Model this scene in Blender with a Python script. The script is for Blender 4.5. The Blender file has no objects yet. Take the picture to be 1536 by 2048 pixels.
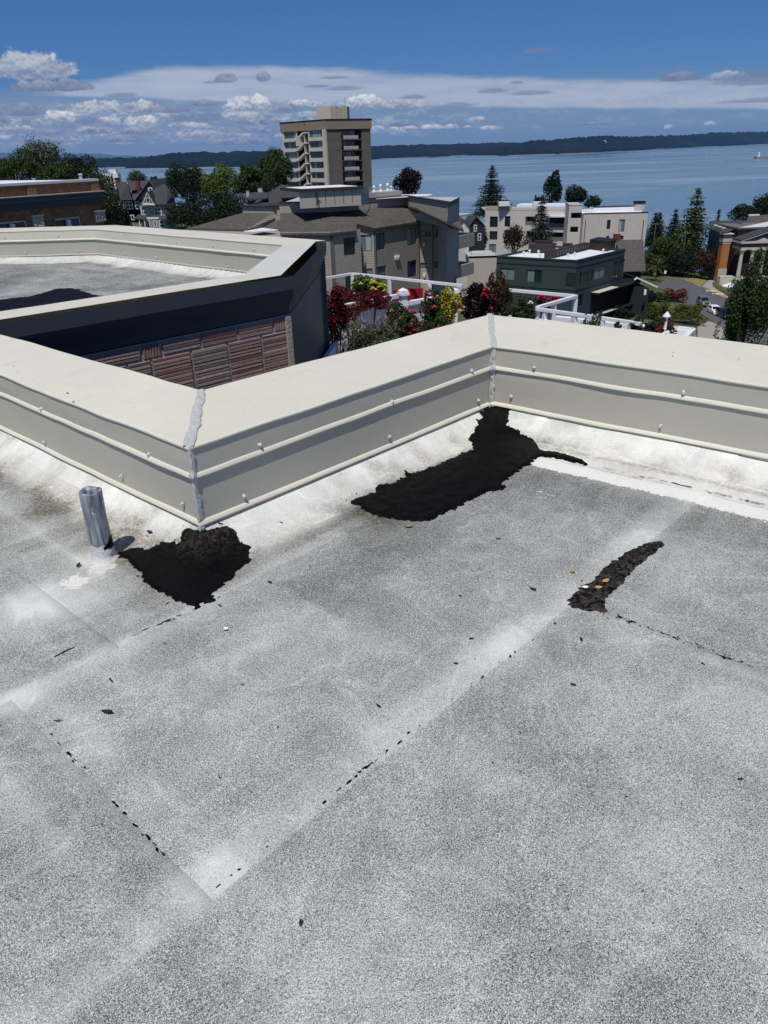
import bpy, math, random
import numpy as np
from mathutils import Vector, Matrix
from mathutils.geometry import delaunay_2d_cdt

scene = bpy.context.scene
col = scene.collection
rng = random.Random(7)
nrng = np.random.default_rng(7)
R = math.radians

# ------------------------------------------------------------------ camera
FPX, PITCH, ROLL, EYE = 1500.0, R(25.75), R(1.68), 1.65
_f = np.array([0, math.cos(PITCH), -math.sin(PITCH)])
_r0 = np.array([1.0, 0, 0]); _u0 = np.cross(_r0, _f)
_r = math.cos(ROLL) * _r0 - math.sin(ROLL) * _u0
_u = math.cos(ROLL) * _u0 + math.sin(ROLL) * _r0
cam_data = bpy.data.cameras.new('camera')
cam_data.sensor_fit = 'HORIZONTAL'; cam_data.sensor_width = 36.0
cam_data.lens = 36.0 * FPX / 1536.0
cam_data.clip_start = 0.05; cam_data.clip_end = 40000
cam_ob = bpy.data.objects.new('camera', cam_data); col.objects.link(cam_ob)
cam_ob.matrix_world = Matrix(((_r[0], _u[0], -_f[0], 0), (_r[1], _u[1], -_f[1], 0), (_r[2], _u[2], -_f[2], EYE), (0, 0, 0, 1)))
scene.camera = cam_ob

def ray(px, py):                       # viewing direction of a point of the photograph
    v = _f * FPX + _r * (px - 768) - _u * (py - 1024)
    return v / np.linalg.norm(v)
def onz(px, py, z):
    d = ray(px, py); t = (z - EYE) / d[2]
    return np.array([d[0] * t, d[1] * t, z])
DS = 1.24                              # scale of the distances given to at()
def at0(px, py, dist):                 # the point that lies dist metres out along +Y
    d = ray(px, py); t = dist / d[1]
    return np.array([d[0] * t, d[1] * t, EYE + d[2] * t])
def at(px, py, dist): return at0(px, py, dist * DS)
FS = 1665.0 / DS                       # photograph pixels per metre at 1 unit of that distance
def azel(px, py):
    d = ray(px, py)
    return math.degrees(math.atan2(d[0], d[1])), math.degrees(math.asin(d[2]))

# ------------------------------------------------------------------ light
SUN_EL, SUN_H = R(64.0), (-0.29, -0.957)          # horizontal direction towards the sun
sd = bpy.data.lights.new('sun', 'SUN'); sd.energy = 3.6; sd.angle = R(0.53); sd.color = (1.0, 0.955, 0.89)
so = bpy.data.objects.new('sun', sd); col.objects.link(so)
_sv = Vector((SUN_H[0] * math.cos(SUN_EL), SUN_H[1] * math.cos(SUN_EL), math.sin(SUN_EL)))
so.rotation_euler = _sv.to_track_quat('Z', 'Y').to_euler(); so.location = (-3, -8, 30)
scene.view_settings.view_transform = 'Standard'; scene.view_settings.look = 'None'
scene.view_settings.exposure = 0.0; scene.view_settings.gamma = 1.0; scene.view_settings.use_curve_mapping = False
scene.cycles.use_denoising = True; scene.cycles.denoising_prefilter = 'NONE'
scene.cycles.max_bounces = 6; scene.cycles.diffuse_bounces = 3; scene.cycles.glossy_bounces = 3
scene.cycles.transmission_bounces = 4; scene.cycles.transparent_max_bounces = 8; scene.cycles.volume_bounces = 0

def lin(c):
    c = c / 255.0
    return c / 12.92 if c <= 0.04045 else ((c + 0.055) / 1.055) ** 2.4
def C(r, g, b): return (lin(r), lin(g), lin(b), 1.0)

class NT:
    """thin helper over a node tree"""
    def __init__(s, nt): s.nt = nt
    def n(s, t, **kw):
        nd = s.nt.nodes.new(t)
        for k, v in kw.items(): setattr(nd, k, v)
        return nd
    def put(s, sock, v):
        if isinstance(v, bpy.types.NodeSocket): s.nt.links.new(v, sock)
        else: sock.default_value = v
    def m(s, op, a, b=None, c=None, clamp=False):
        nd = s.n('ShaderNodeMath', operation=op, use_clamp=clamp)
        s.put(nd.inputs[0], a)
        if b is not None: s.put(nd.inputs[1], b)
        if c is not None: s.put(nd.inputs[2], c)
        return nd.outputs[0]
    def step(s, v, lo, hi, a=0.0, b=1.0):
        nd = s.n('ShaderNodeMapRange', interpolation_type='SMOOTHSTEP')
        s.put(nd.inputs[0], v); s.put(nd.inputs[1], lo); s.put(nd.inputs[2], hi); s.put(nd.inputs[3], a); s.put(nd.inputs[4], b)
        return nd.outputs[0]
    def mix(s, f, a, b, bt='MIX'):
        nd = s.n('ShaderNodeMix', data_type='RGBA', blend_type=bt)
        s.put(nd.inputs[0], f); s.put(nd.inputs[6], a); s.put(nd.inputs[7], b)
        return nd.outputs[2]
    def noise(s, vec, scale, detail=3.0, rough=0.55, dist=0.0, dim='3D'):
        nd = s.n('ShaderNodeTexNoise', noise_dimensions=dim)
        if vec is not None: s.put(nd.inputs['Vector'], vec)
        nd.inputs['Scale'].default_value = scale; nd.inputs['Detail'].default_value = detail
        nd.inputs['Roughness'].default_value = rough; nd.inputs['Distortion'].default_value = dist
        return nd.outputs[0]
    def comb(s, x, y, z):
        nd = s.n('ShaderNodeCombineXYZ'); s.put(nd.inputs[0], x); s.put(nd.inputs[1], y); s.put(nd.inputs[2], z)
        return nd.outputs[0]

# ------------------------------------------------------------------ sky
world = bpy.data.worlds.new('World'); scene.world = world; world.use_nodes = True
w = NT(world.node_tree); world.node_tree.nodes.clear()
wo = w.n('ShaderNodeOutputWorld')
SKY = 0.085
sky = w.n('ShaderNodeTexSky', sky_type='NISHITA'); sky.sun_disc = False
sky.sun_elevation = SUN_EL; sky.sun_rotation = math.atan2(SUN_H[0], SUN_H[1])
sky.altitude = 60; sky.air_density = 1.0; sky.dust_density = 0.25; sky.ozone_density = 3.0
tc = w.n('ShaderNodeTexCoord'); sep = w.n('ShaderNodeSeparateXYZ'); world.node_tree.links.new(tc.outputs['Generated'], sep.inputs[0])
AZ = w.m('MULTIPLY', w.m('ARCTAN2', sep.outputs[0], sep.outputs[1]), 57.2958)
EL = w.m('MULTIPLY', w.m('ARCSINE', sep.outputs[2]), 57.2958)
def ccol(r, g, b): return tuple(lin(v) / SKY for v in (r, g, b)) + (1.0,)
base = w.mix(1.0, sky.outputs[0], (0.235, 0.42, 0.78, 1), 'MULTIPLY')
vec = w.comb(AZ, EL, 0.0)
nz = w.noise(vec, 1.15, 5.0, 0.6)                                     # puffs
nzs = w.noise(w.comb(w.m('MULTIPLY', AZ, 0.16), EL, 3.0), 1.3, 4.0, 0.55)   # drawn-out sheets
nzd = w.noise(w.comb(AZ, w.m('ADD', EL, -0.16), 0.0), 1.15, 5.0, 0.6)
lit = w.m('SUBTRACT', nz, nzd)                                        # top-lit relief of the puffs
# grey-blue veil low over the water
veil = w.m('MULTIPLY', w.step(w.m('MULTIPLY_ADD', nzs, 1.6, EL), 5.2, 3.6), 0.85)
cur = w.mix(veil, base, w.mix(w.step(AZ, 4.0, -20.0), ccol(119, 143, 175), ccol(128, 147, 180)))
# pale sheet of high cloud: a band a few degrees above the horizon all the way round
top_e = w.m('MINIMUM', w.m('MULTIPLY_ADD', AZ, -0.066, 4.8), w.m('MINIMUM', 5.25, w.m('MULTIPLY_ADD', AZ, 0.17, 7.6)))
top_e = w.m('ADD', w.m('MAXIMUM', top_e, 3.4), w.m('MULTIPLY', w.m('SUBTRACT', nzs, 0.5), 0.7))
bot_e = w.m('MAXIMUM', w.m('MULTIPLY_ADD', AZ, -0.043, 2.75), 1.2)
sheet = w.m('MULTIPLY', w.step(w.m('SUBTRACT', top_e, EL), -0.08, 0.45), w.step(w.m('SUBTRACT', w.m('MULTIPLY_ADD', w.m('SUBTRACT', nzs, 0.5), 0.3, EL), bot_e), -0.12, 0.12))
sheet = w.m('MULTIPLY', sheet, w.step(nzs, 0.18, 0.5, 0.62, 0.97))
cur = w.mix(sheet, cur, w.mix(nzs, ccol(150, 168, 196), ccol(182, 190, 206)))
# low streaks
lowm = w.m('MULTIPLY', w.step(w.noise(w.comb(w.m('MULTIPLY', AZ, 0.22), EL, 9.0), 2.2, 5.0, 0.6), 0.42, 0.6), w.m('MULTIPLY', w.step(EL, 0.4, 1.2), w.step(EL, 3.6, 2.4)))
lowm = w.m('MULTIPLY', lowm, w.step(AZ, 8.0, -6.0, 0.15, 0.85))
cur = w.mix(lowm, cur, w.mix(w.step(lit, -0.03, 0.05), ccol(138, 154, 184), ccol(186, 194, 208)))
# single clouds: x0, x1, top, base (photograph), brightness of the top, softness, raggedness
CL = [(-30, 150, 104, 160, .62, .30, 1.1), (28, 122, 160, 184, .30, .22, .9), (104, 182, 156, 183, .22, .22, 1.2), (45, 125, 182, 190, .08, .35, .4),
      (428, 476, 144, 166, .33, .2, .8), (513, 544, 141, 163, .33, .2, .8), (212, 272, 185, 194, .02, .35, .3), (405, 440, 162, 167, .04, .4, .3),
      (150, 252, 201, 228, .75, .25, 1.2), (238, 318, 200, 226, .7, .25, 1.2), (300, 382, 212, 226, .2, .25, .9), (-20, 108, 208, 232, .2, .3, 1.1),
      (82, 160, 222, 250, .95, .3, 1.1), (25, 85, 238, 256, .12, .3, .9), (105, 150, 243, 256, .1, .3, .8), (0, 24, 234, 246, .2, .3, .8),
      (188, 242, 233, 252, .8, .3, 1.0), (248, 326, 231, 254, .92, .28, 1.1), (325, 455, 224, 242, .12, .3, 1.1), (150, 215, 235, 248, .12, .3, .9),
      (455, 548, 192, 224, .98, .25, 1.2), (572, 632, 199, 216, .85, .25, 1.0), (545, 600, 205, 222, .4, .3, 1.0), (696, 772, 190, 218, .95, .25, 1.2),
      (765, 852, 198, 217, .6, .25, 1.1), (880, 952, 204, 214, .12, .3, .8), (798, 852, 189, 198, .03, .35, .3), (955, 1014, 177, 186, .03, .35, .3),
      (606, 660, 169, 175, .05, .35, .3), (650, 726, 171, 181, .03, .35, .3), (1020, 1108, 181, 190, .05, .35, .3), (1018, 1046, 161, 168, .05, .35, .3),
      (1046, 1112, 96, 107, .06, .4, .4), (1312, 1406, 143, 162, .16, .3, 1.1), (1408, 1500, 142, 160, .5, .3, 1.0), (1430, 1600, 140, 170, .02, .3, .7),
      (1436, 1600, 196, 205, .06, .4, .3), (640, 700, 151, 158, .08, .4, .3), (742, 772, 251, 262, .8, .35, .8), (776, 796, 253, 262, .75, .35, .8),
      (800, 836, 251, 261, .85, .35, .8), (840, 886, 249, 259, .85, .35, .8), (888, 918, 248, 258, .9, .35, .8), (924, 944, 250, 257, .8, .35, .8),
      (960, 1000, 252, 259, .75, .35, .8), (930, 976, 234, 245, .6, .4, .9), (1326, 1350, 249, 259, .6, .4, .7), (1408, 1432, 243, 251, .6, .4, .7),
      (770, 830, 244, 253, .2, .45, .9), (470, 560, 222, 250, .45, .45, 1.0), (350, 420, 246, 258, .55, .4, .9), (340, 470, 262, 276, .5, .45, .9), (0, 60, 250, 262, .7, .4, 1.0), (60, 130, 258, 270, .3, .4, 1.0), (150, 230, 254, 268, .45, .4, 1.0), (240, 330, 256, 268, .3, .45, 1.0), (470, 530, 226, 244, .6, .35, 1.1), (440, 560, 252, 266, .3, .45, 1.0), (200, 290, 270, 284, .35, .5, .9), (40, 150, 274, 288, .3, .5, .9), (400, 560, 276, 290, .35, .5, .9), (1150, 1230, 244, 250, .25, .5, .7), (590, 640, 222, 236, .5, .4, 1.0), (380, 440, 200, 212, .3, .35, 1.0)]
nzk = w.m('SUBTRACT', nz, 0.5)
def add_clouds(cur, lst):
    for (x0, x1, yt, yb, br, soft, rag) in lst:
        aL, e0 = azel(x0, yb - (yb - yt) * 0.3); aR, _e = azel(x1, yb - (yb - yt) * 0.3)
        eT = azel((x0 + x1) / 2, yt)[1]; eB = azel((x0 + x1) / 2, yb)[1]; e0 = eB + (eT - eB) * 0.3
        ac, hw = (aL + aR) / 2, (aR - aL) / 2
        dx = w.m('MULTIPLY_ADD', AZ, 1 / hw, -ac / hw)
        up = w.m('MULTIPLY_ADD', EL, 1 / (eT - e0), -e0 / (eT - e0))
        dn = w.m('MULTIPLY_ADD', EL, -1 / (e0 - eB), e0 / (e0 - eB))
        dy = w.m('MAXIMUM', up, dn)
        d2 = w.m('MULTIPLY_ADD', dx, dx, w.m('MULTIPLY', dy, dy))
        d2 = w.m('MULTIPLY_ADD', nzk, -3.0 * max(rag, .55), d2)
        mask = w.step(d2, 1.0 + soft * (1.0 if br > .15 else 1.9), 1.0 - soft * (1.0 if br > .15 else 1.9), 0.0, 0.9 if br > .15 else 0.62)
        sh = w.m('MULTIPLY_ADD', lit, 2.3, w.m('MULTIPLY_ADD', up, 0.45, 0.22))
        ccl = w.mix(w.step(sh, -0.1, 0.95, 0.0, br), ccol(108, 124, 158) if br < .5 else ccol(128, 141, 168), ccol(236, 238, 238))
        cur = w.mix(mask, cur, ccl)
    return cur
# the single clouds all stand low in two stretches of the sky; elsewhere their nodes are skipped
def backg(c):
    b = w.n('ShaderNodeBackground'); w.put(b.inputs[0], c); b.inputs[1].default_value = SKY; return b.outputs[0]
split = azel(590, 200)[0]
low = w.m('MULTIPLY', w.m('GREATER_THAN', EL, 0.0), w.m('LESS_THAN', EL, 9.5))
fL = w.m('MULTIPLY', low, w.m('MULTIPLY', w.m('GREATER_THAN', AZ, -36.0), w.m('LESS_THAN', AZ, split)))
fR = w.m('MULTIPLY', low, w.m('MULTIPLY', w.m('LESS_THAN', AZ, 38.0), w.m('GREATER_THAN', AZ, split)))
s1 = w.n('ShaderNodeMixShader'); w.put(s1.inputs[0], fL); w.put(s1.inputs[1], backg(cur)); w.put(s1.inputs[2], backg(add_clouds(cur, [c for c in CL if c[0] < 600])))
s2 = w.n('ShaderNodeMixShader'); w.put(s2.inputs[0], fR); w.put(s2.inputs[1], s1.outputs[0]); w.put(s2.inputs[2], backg(add_clouds(cur, [c for c in CL if c[1] > 560])))
world.node_tree.links.new(s2.outputs[0], wo.inputs[0])
world.cycles.sampling_method = 'NONE'

# ------------------------------------------------------------------ objects and meshes
def tag(o, label=None, cat=None, group=None, kind=None):
    if label: o['label'] = label
    if cat: o['category'] = cat
    if group: o['group'] = group
    if kind: o['kind'] = kind
    return o
def thing(name, label, cat, loc=(0, 0, 0), rotz=0.0, group=None):
    o = bpy.data.objects.new(name, None); col.objects.link(o)
    o.empty_display_size = 0.2
    o.location = [float(v) for v in loc]; o.rotation_euler = (0, 0, rotz)
    return tag(o, label, cat, group)
def link(name, me, mat, parent=None, local=False):
    o = bpy.data.objects.new(name, me); col.objects.link(o)
    if mat is not None and not me.materials: me.materials.append(mat)
    if parent is not None:
        o.parent = parent
        if not local and parent.type == 'EMPTY':
            o.matrix_parent_inverse = (Matrix.Translation(parent.location) @ parent.rotation_euler.to_matrix().to_4x4()).inverted()
    return o

class MB:
    def __init__(s): s.v, s.f, s.uv = [], [], []
    def add(s, pts, uv=None):
        i = len(s.v); s.v.extend([tuple(float(c) for c in p) for p in pts]); s.f.append(tuple(range(i, i + len(pts))))
        s.uv.append(uv if uv is not None else [(0.0, 0.0)] * len(pts)); return s
    def quad(s, a, b, c, d):
        a, b, c, d = [np.array(q, float) for q in (a, b, c, d)]
        e = b - a; L = np.linalg.norm(e) or 1.0; e = e / L
        uv = [(float((q - a) @ e), float(np.linalg.norm((q - a) - ((q - a) @ e) * e))) for q in (a, b, c, d)]
        return s.add((a, b, c, d), uv)
    def box(s, c, size, ang=0.0, tilt=None):
        cx, cy, cz = c; hx, hy, hz = size[0] / 2, size[1] / 2, size[2] / 2
        ca, sa = math.cos(ang), math.sin(ang)
        P = []
        for dx, dy, dz in ((-1, -1, -1), (1, -1, -1), (1, 1, -1), (-1, 1, -1), (-1, -1, 1), (1, -1, 1), (1, 1, 1), (-1, 1, 1)):
            x, y, z = dx * hx, dy * hy, dz * hz
            P.append((cx + x * ca - y * sa, cy + x * sa + y * ca, cz + z))
        for q in ((0, 3, 2, 1), (4, 5, 6, 7), (0, 1, 5, 4), (1, 2, 6, 5), (2, 3, 7, 6), (3, 0, 4, 7)):
            s.quad(*[P[i] for i in q])
        return s
    def prism(s, poly, z0, z1, bottom=True):
        poly = [(float(p[0]), float(p[1])) for p in poly]
        ar = sum(poly[i][0] * poly[(i + 1) % len(poly)][1] - poly[(i + 1) % len(poly)][0] * poly[i][1] for i in range(len(poly)))
        if ar < 0: poly = poly[::-1]
        z0 = z0 if hasattr(z0, '__len__') else [z0] * len(poly); z1 = z1 if hasattr(z1, '__len__') else [z1] * len(poly)
        s.add([(p[0], p[1], z) for p, z in zip(poly, z1)], [p for p in poly])
        if bottom: s.add([(p[0], p[1], z) for p, z in list(zip(poly, z0))[::-1]])
        for i in range(len(poly)):
            j = (i + 1) % len(poly)
            s.quad((*poly[i], z0[i]), (*poly[j], z0[j]), (*poly[j], z1[j]), (*poly[i], z1[i]))
        return s
    def tube(s, path, r, n=8, caps=True):
        path = [np.array(p, float) for p in path]
        rr = r if hasattr(r, '__len__') else [r] * len(path)
        rings = []
        for i, p in enumerate(path):
            t = path[min(i + 1, len(path) - 1)] - path[max(i - 1, 0)]; t /= (np.linalg.norm(t) or 1)
            a = np.cross(t, (0, 0, 1.0)) if abs(t[2]) < 0.95 else np.cross(t, (1.0, 0, 0)); a /= np.linalg.norm(a); b = np.cross(t, a)
            rings.append([p + rr[i] * (math.cos(2 * math.pi * k / n) * a + math.sin(2 * math.pi * k / n) * b) for k in range(n)])
        for i in range(len(rings) - 1):
            for k in range(n):
                k2 = (k + 1) % n
                s.add((rings[i][k], rings[i + 1][k], rings[i + 1][k2], rings[i][k2]))
        if caps: s.add(rings[0]); s.add(rings[-1][::-1])
        return s
    def lathe(s, base, prof, n=12):
        rings = [[(base[0] + r * math.cos(2 * math.pi * k / n), base[1] + r * math.sin(2 * math.pi * k / n), base[2] + z) for k in range(n)] for r, z in prof]
        for i in range(len(rings) - 1):
            for k in range(n):
                k2 = (k + 1) % n
                s.add((rings[i][k], rings[i][k2], rings[i + 1][k2], rings[i + 1][k]))
        s.add(rings[0][::-1]); s.add(rings[-1]); return s
    def mesh(s, name, smooth=False):
        me = bpy.data.meshes.new(name); me.from_pydata(s.v, [], s.f)
        uvl = me.uv_layers.new(name='UVMap')
        flat = [c for fuv in s.uv for p in fuv for c in (p[0], p[1])]
        uvl.data.foreach_set('uv', flat)
        if smooth: me.polygons.foreach_set('use_smooth', [True] * len(me.polygons))
        me.update(); return me
    def build(s, name, mat, parent=None, smooth=False, local=False):
        return link(name, s.mesh(name, smooth), mat, parent, local)

def weld(o, d=1e-4):
    import bmesh
    bm = bmesh.new(); bm.from_mesh(o.data); bmesh.ops.remove_doubles(bm, verts=bm.verts, dist=d); bm.to_mesh(o.data); bm.free(); return o
def grid_mesh(name, V, nu, nv, mat, parent=None, smooth=True, attrs=None):
    V = np.asarray(V, float).reshape(-1, 3)
    idx = np.arange(nu * nv).reshape(nu, nv)
    F = np.stack([idx[:-1, :-1], idx[1:, :-1], idx[1:, 1:], idx[:-1, 1:]], -1).reshape(-1, 4)
    return raw_mesh(name, V, F, mat, parent, smooth, attrs)
def raw_mesh(name, V, F, mat, parent=None, smooth=True, attrs=None, local=False):
    V = np.asarray(V, np.float32); F = np.asarray(F, np.int32); k = F.shape[1]
    me = bpy.data.meshes.new(name)
    me.vertices.add(len(V)); me.vertices.foreach_set('co', V.ravel())
    me.loops.add(F.size); me.loops.foreach_set('vertex_index', F.ravel())
    me.polygons.add(len(F)); me.polygons.foreach_set('loop_start', np.arange(0, F.size, k, dtype=np.int32))
    me.polygons.foreach_set('use_smooth', np.full(len(F), bool(smooth)))
    for nm, arr in (attrs or {}).items():
        a = me.attributes.new(nm, 'FLOAT', 'POINT'); a.data.foreach_set('value', np.asarray(arr, np.float32).ravel())
    me.update(calc_edges=True); me.validate()
    return link(name, me, mat, parent, local)

def vnoise(x, y, z=0.0, seed=0):
    """smooth value noise in -1..1 for arrays"""
    x, y, z = np.broadcast_arrays(np.asarray(x, float), np.asarray(y, float), np.asarray(z, float))
    xi, yi, zi = np.floor(x).astype(np.int64), np.floor(y).astype(np.int64), np.floor(z).astype(np.int64)
    xf, yf, zf = x - xi, y - yi, z - zi
    u, v, ww = [t * t * (3 - 2 * t) for t in (xf, yf, zf)]
    def h(a, b, c):
        n = (a * 374761393 + b * 668265263 + c * 2147483647 + seed * 974634777) & 0xffffffff
        n = ((n ^ (n >> 13)) * 1274126177) & 0xffffffff
        n = n ^ (n >> 16)
        return (n & 0xffff) / 32767.5 - 1.0
    r = 0
    for a in (0, 1):
        for b in (0, 1):
            for c in (0, 1):
                r = r + h(xi + a, yi + b, zi + c) * (u if a else 1 - u) * (v if b else 1 - v) * (ww if c else 1 - ww)
    return r
def fbm(x, y, z=0.0, o=4, seed=0):
    s, a, t = 0, 1.0, 0
    for k in range(o):
        s = s + a * vnoise(np.asarray(x) * 2 ** k, np.asarray(y) * 2 ** k, np.asarray(z) * 2 ** k, seed + k); t += a; a *= 0.5
    return s / t

# ------------------------------------------------------------------ materials
def newmat(name):
    m = bpy.data.materials.new(name); m.use_nodes = True
    nt = m.node_tree; b = nt.nodes['Principled BSDF']
    return m, NT(nt), b
def pos(n): return n.n('ShaderNodeNewGeometry').outputs['Position']
def uvn(n): return n.n('ShaderNodeUVMap').outputs[0]
def bump(n, b, h, strength=0.3, dist=0.01):
    bn = n.n('ShaderNodeBump'); bn.inputs['Strength'].default_value = strength; bn.inputs['Distance'].default_value = dist
    n.put(bn.inputs['Height'], h); n.nt.links.new(bn.outputs[0], b.inputs['Normal']); return bn
def plain(name, c, rough=0.6, var=0.18, scale=3.0, metal=0.0, bs=0.0, bscale=40.0, spec=0.3, fine=25.0):
    """painted or plain surface with uneven tone, grime and a little relief"""
    m, n, b = newmat(name)
    p = pos(n)
    a = n.noise(p, scale, 5.0, 0.6); f = n.noise(p, scale * fine / 3.0, 3.0, 0.6)
    k = n.m('ADD', n.m('MULTIPLY', n.m('SUBTRACT', a, 0.5), 2 * var), n.m('MULTIPLY', n.m('SUBTRACT', f, 0.5), var))
    cc = n.mix(1.0, c, n.comb(n.m('ADD', 1.0, k), n.m('ADD', 1.0, k), n.m('ADD', 1.0, n.m('MULTIPLY', k, 0.9))), 'MULTIPLY')
    n.put(b.inputs['Base Color'], cc)
    n.put(b.inputs['Roughness'], n.m('MULTIPLY_ADD', a, 0.2, rough - 0.1)); b.inputs['Metallic'].default_value = metal
    b.inputs['Specular IOR Level'].default_value = spec
    if bs: bump(n, b, n.noise(p, bscale, 4.0, 0.6), bs, 0.02)
    return m
def brickmat(name, c1, c2, mortar, bw, bh, ms=0.012, var=0.3, bs=0.5, offset=0.5, squash=1.0, rough=0.85):
    """courses laid out in metres over the UV map"""
    m, n, b = newmat(name)
    t = n.n('ShaderNodeTexBrick'); n.put(t.inputs['Vector'], uvn(n))
    t.offset = offset; t.inputs['Scale'].default_value = 1.0
    t.inputs['Color1'].default_value = c1; t.inputs['Color2'].default_value = c2; t.inputs['Mortar'].default_value = mortar
    t.inputs['Mortar Size'].default_value = ms; t.inputs['Brick Width'].default_value = bw; t.inputs['Row Height'].default_value = bh
    t.inputs['Mortar Smooth'].default_value = 0.2; t.inputs['Bias'].default_value = -0.1
    a = n.noise(pos(n), 1.2, 5.0, 0.65)
    k = n.m('ADD', 1.0, n.m('MULTIPLY', n.m('SUBTRACT', a, 0.5), 2 * var))
    n.put(b.inputs['Base Color'], n.mix(1.0, t.outputs[0], n.comb(k, k, k), 'MULTIPLY')); b.inputs['Roughness'].default_value = rough
    b.inputs['Specular IOR Level'].default_value = 0.2
    bump(n, b, n.m('SUBTRACT', 1.0, t.outputs[1]), bs, 0.02); return m
def leafmat(name, c, c2=None, trans=0.25, rough=0.55):
    m, n, b = newmat(name)
    g = n.n('ShaderNodeNewGeometry'); c2 = c2 or tuple(v * 0.45 for v in c[:3]) + (1,)
    big = n.noise(g.outputs['Position'], 0.9, 3.0, 0.6)
    f = n.m('ADD', n.m('MULTIPLY', g.outputs['Random Per Island'], 0.75), n.m('MULTIPLY', n.m('SUBTRACT', big, 0.5), 0.7), clamp=True)
    cc = n.mix(f, c2, c)
    n.put(b.inputs['Base Color'], cc); b.inputs['Roughness'].default_value = rough; b.inputs['Specular IOR Level'].default_value = 0.25
    tr = n.n('ShaderNodeBsdfTranslucent'); n.put(tr.inputs[0], cc); mx = n.n('ShaderNodeMixShader'); mx.inputs[0].default_value = trans
    out = n.nt.nodes['Material Output']
    n.nt.links.new(b.outputs[0], mx.inputs[1]); n.nt.links.new(tr.outputs[0], mx.inputs[2]); n.nt.links.new(mx.outputs[0], out.inputs[0])
    return m
def glassmat(name, c, rough=0.08, var=0.6, curtain=None):
    """window glass: dark room behind, here and there a blind"""
    m, n, b = newmat(name)
    info = n.n('ShaderNodeObjectInfo'); rnd = info.outputs['Random']
    k = n.m('ADD', 1 - var * 0.5, n.m('MULTIPLY', rnd, var))
    cc = n.mix(1.0, c, n.comb(k, k, k), 'MULTIPLY')
    if curtain is not None: cc = n.mix(n.m('MULTIPLY', n.m('GREATER_THAN', rnd, 0.55), 0.8), cc, curtain)
    n.put(b.inputs['Base Color'], cc); b.inputs['Roughness'].default_value = rough; b.inputs['Specular IOR Level'].default_value = 0.6
    return m

M = {}
def m_coping():
    """baked cream paint: faint runs, dirt specks, oil-canning"""
    m, n, b = newmat('coping_paint'); p = pos(n)
    a = n.noise(p, 1.4, 4.0, 0.6); f = n.noise(p, 55.0, 3.0, 0.65); g = n.noise(p, 6.0, 5.0, 0.65, 0.8)
    c = n.mix(n.step(a, 0.35, 0.65), C(214, 210, 192), C(219, 215, 197))
    c = n.mix(n.m('MULTIPLY', n.step(g, 0.56, 0.74), 0.35), c, C(190, 186, 168)); c = n.mix(n.m('MULTIPLY', n.step(f, 0.68, 0.75), 0.8), c, C(96, 92, 80))
    n.put(b.inputs['Base Color'], c); n.put(b.inputs['Roughness'], n.m('MULTIPLY_ADD', g, 0.25, 0.36)); b.inputs['Specular IOR Level'].default_value = 0.35
    bump(n, b, n.m('ADD', n.noise(p, 2.6, 3.0, 0.5), n.m('MULTIPLY', f, 0.02)), 0.22, 0.05); return m
M['coping'] = m_coping()
M['shaded_cream'] = plain('shaded_cream_paint', C(180, 177, 163), 0.5, 0.07, 2.0, bs=0.10, bscale=5.0, spec=0.3)  # coping cream darkened: shade of the upright faces put into the colour
M['sealant'] = plain('sealant', C(186, 188, 184), 0.7, 0.14, 14.0, bs=0.5, bscale=38.0, spec=.2)
M['caulk'] = plain('caulk', C(214, 214, 210), 0.6, 0.14, 30.0, bs=.6, bscale=110.0, spec=.2)
M['darkbrown'] = plain('dark_brown_wall', C(64, 48, 38), .9, .2, .5)
M['slate'] = plain('slate_paint', C(66, 72, 76), 0.5, 0.10, 1.5, bs=0.06)
M['slate2'] = plain('slate_sheet', C(72, 77, 80), 0.45, 0.10, 1.2)
M['greycap'] = plain('grey_cap', C(202, 202, 195), 0.7, 0.08, 2.0)
M['white'] = plain('white_paint', C(232, 234, 236), 0.5, 0.05, 2.0)
M['whiteroof'] = plain('white_membrane', C(226, 228, 230), 0.7, 0.12, 0.6)
M['greyroof'] = plain('grey_membrane', C(176, 178, 180), 0.8, 0.2, 0.5)
def m_lead():
    m, n, b = newmat('lead'); p = pos(n); sp_ = n.n('ShaderNodeSeparateXYZ'); n.put(sp_.inputs[0], p)
    st = n.noise(n.comb(n.m('MULTIPLY', sp_.outputs[0], 60.0), n.m('MULTIPLY', sp_.outputs[1], 60.0), n.m('MULTIPLY', sp_.outputs[2], 7.0)), 1.0, 5.0, 0.65, 0.4)
    c = n.mix(n.step(st, 0.3, 0.72), C(88, 98, 110), C(168, 176, 184)); c = n.mix(n.step(n.noise(p, 26.0, 4.0, 0.6), 0.62, 0.7), c, C(206, 208, 208))
    n.put(b.inputs['Base Color'], c); b.inputs['Metallic'].default_value = 0.3; n.put(b.inputs['Roughness'], n.m('MULTIPLY_ADD', st, 0.35, 0.3)); bump(n, b, st, 0.6, 0.006); return m
M['lead'] = m_lead()
M['hollow_shade'] = plain('hollow', C(14, 14, 16), 0.9)  # near-black, paints the shade inside openings
M['dryleaf'] = plain('dry_leaf', C(168, 142, 96), 0.8, 0.3, 60.0)
M['deadleaf'] = plain('dead_leaf', C(46, 42, 38), 0.8, 0.3, 60.0)
M['chip'] = plain('paint_chip', C(225, 225, 222), 0.7)
M['concrete'] = plain('concrete', C(168, 160, 144), 0.85, 0.12, 0.4, bs=0.2, bscale=4)
M['aggregate'] = plain('aggregate_panel', C(104, 99, 90), 0.9, 0.22, 0.5, bs=0.4, bscale=3.0)
M['cream'] = plain('cream_concrete', C(198, 189, 172), 0.8, 0.10, 0.3)
M['tan'] = plain('tan_band', C(142, 126, 108), 0.8, 0.08, 0.3)
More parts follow.
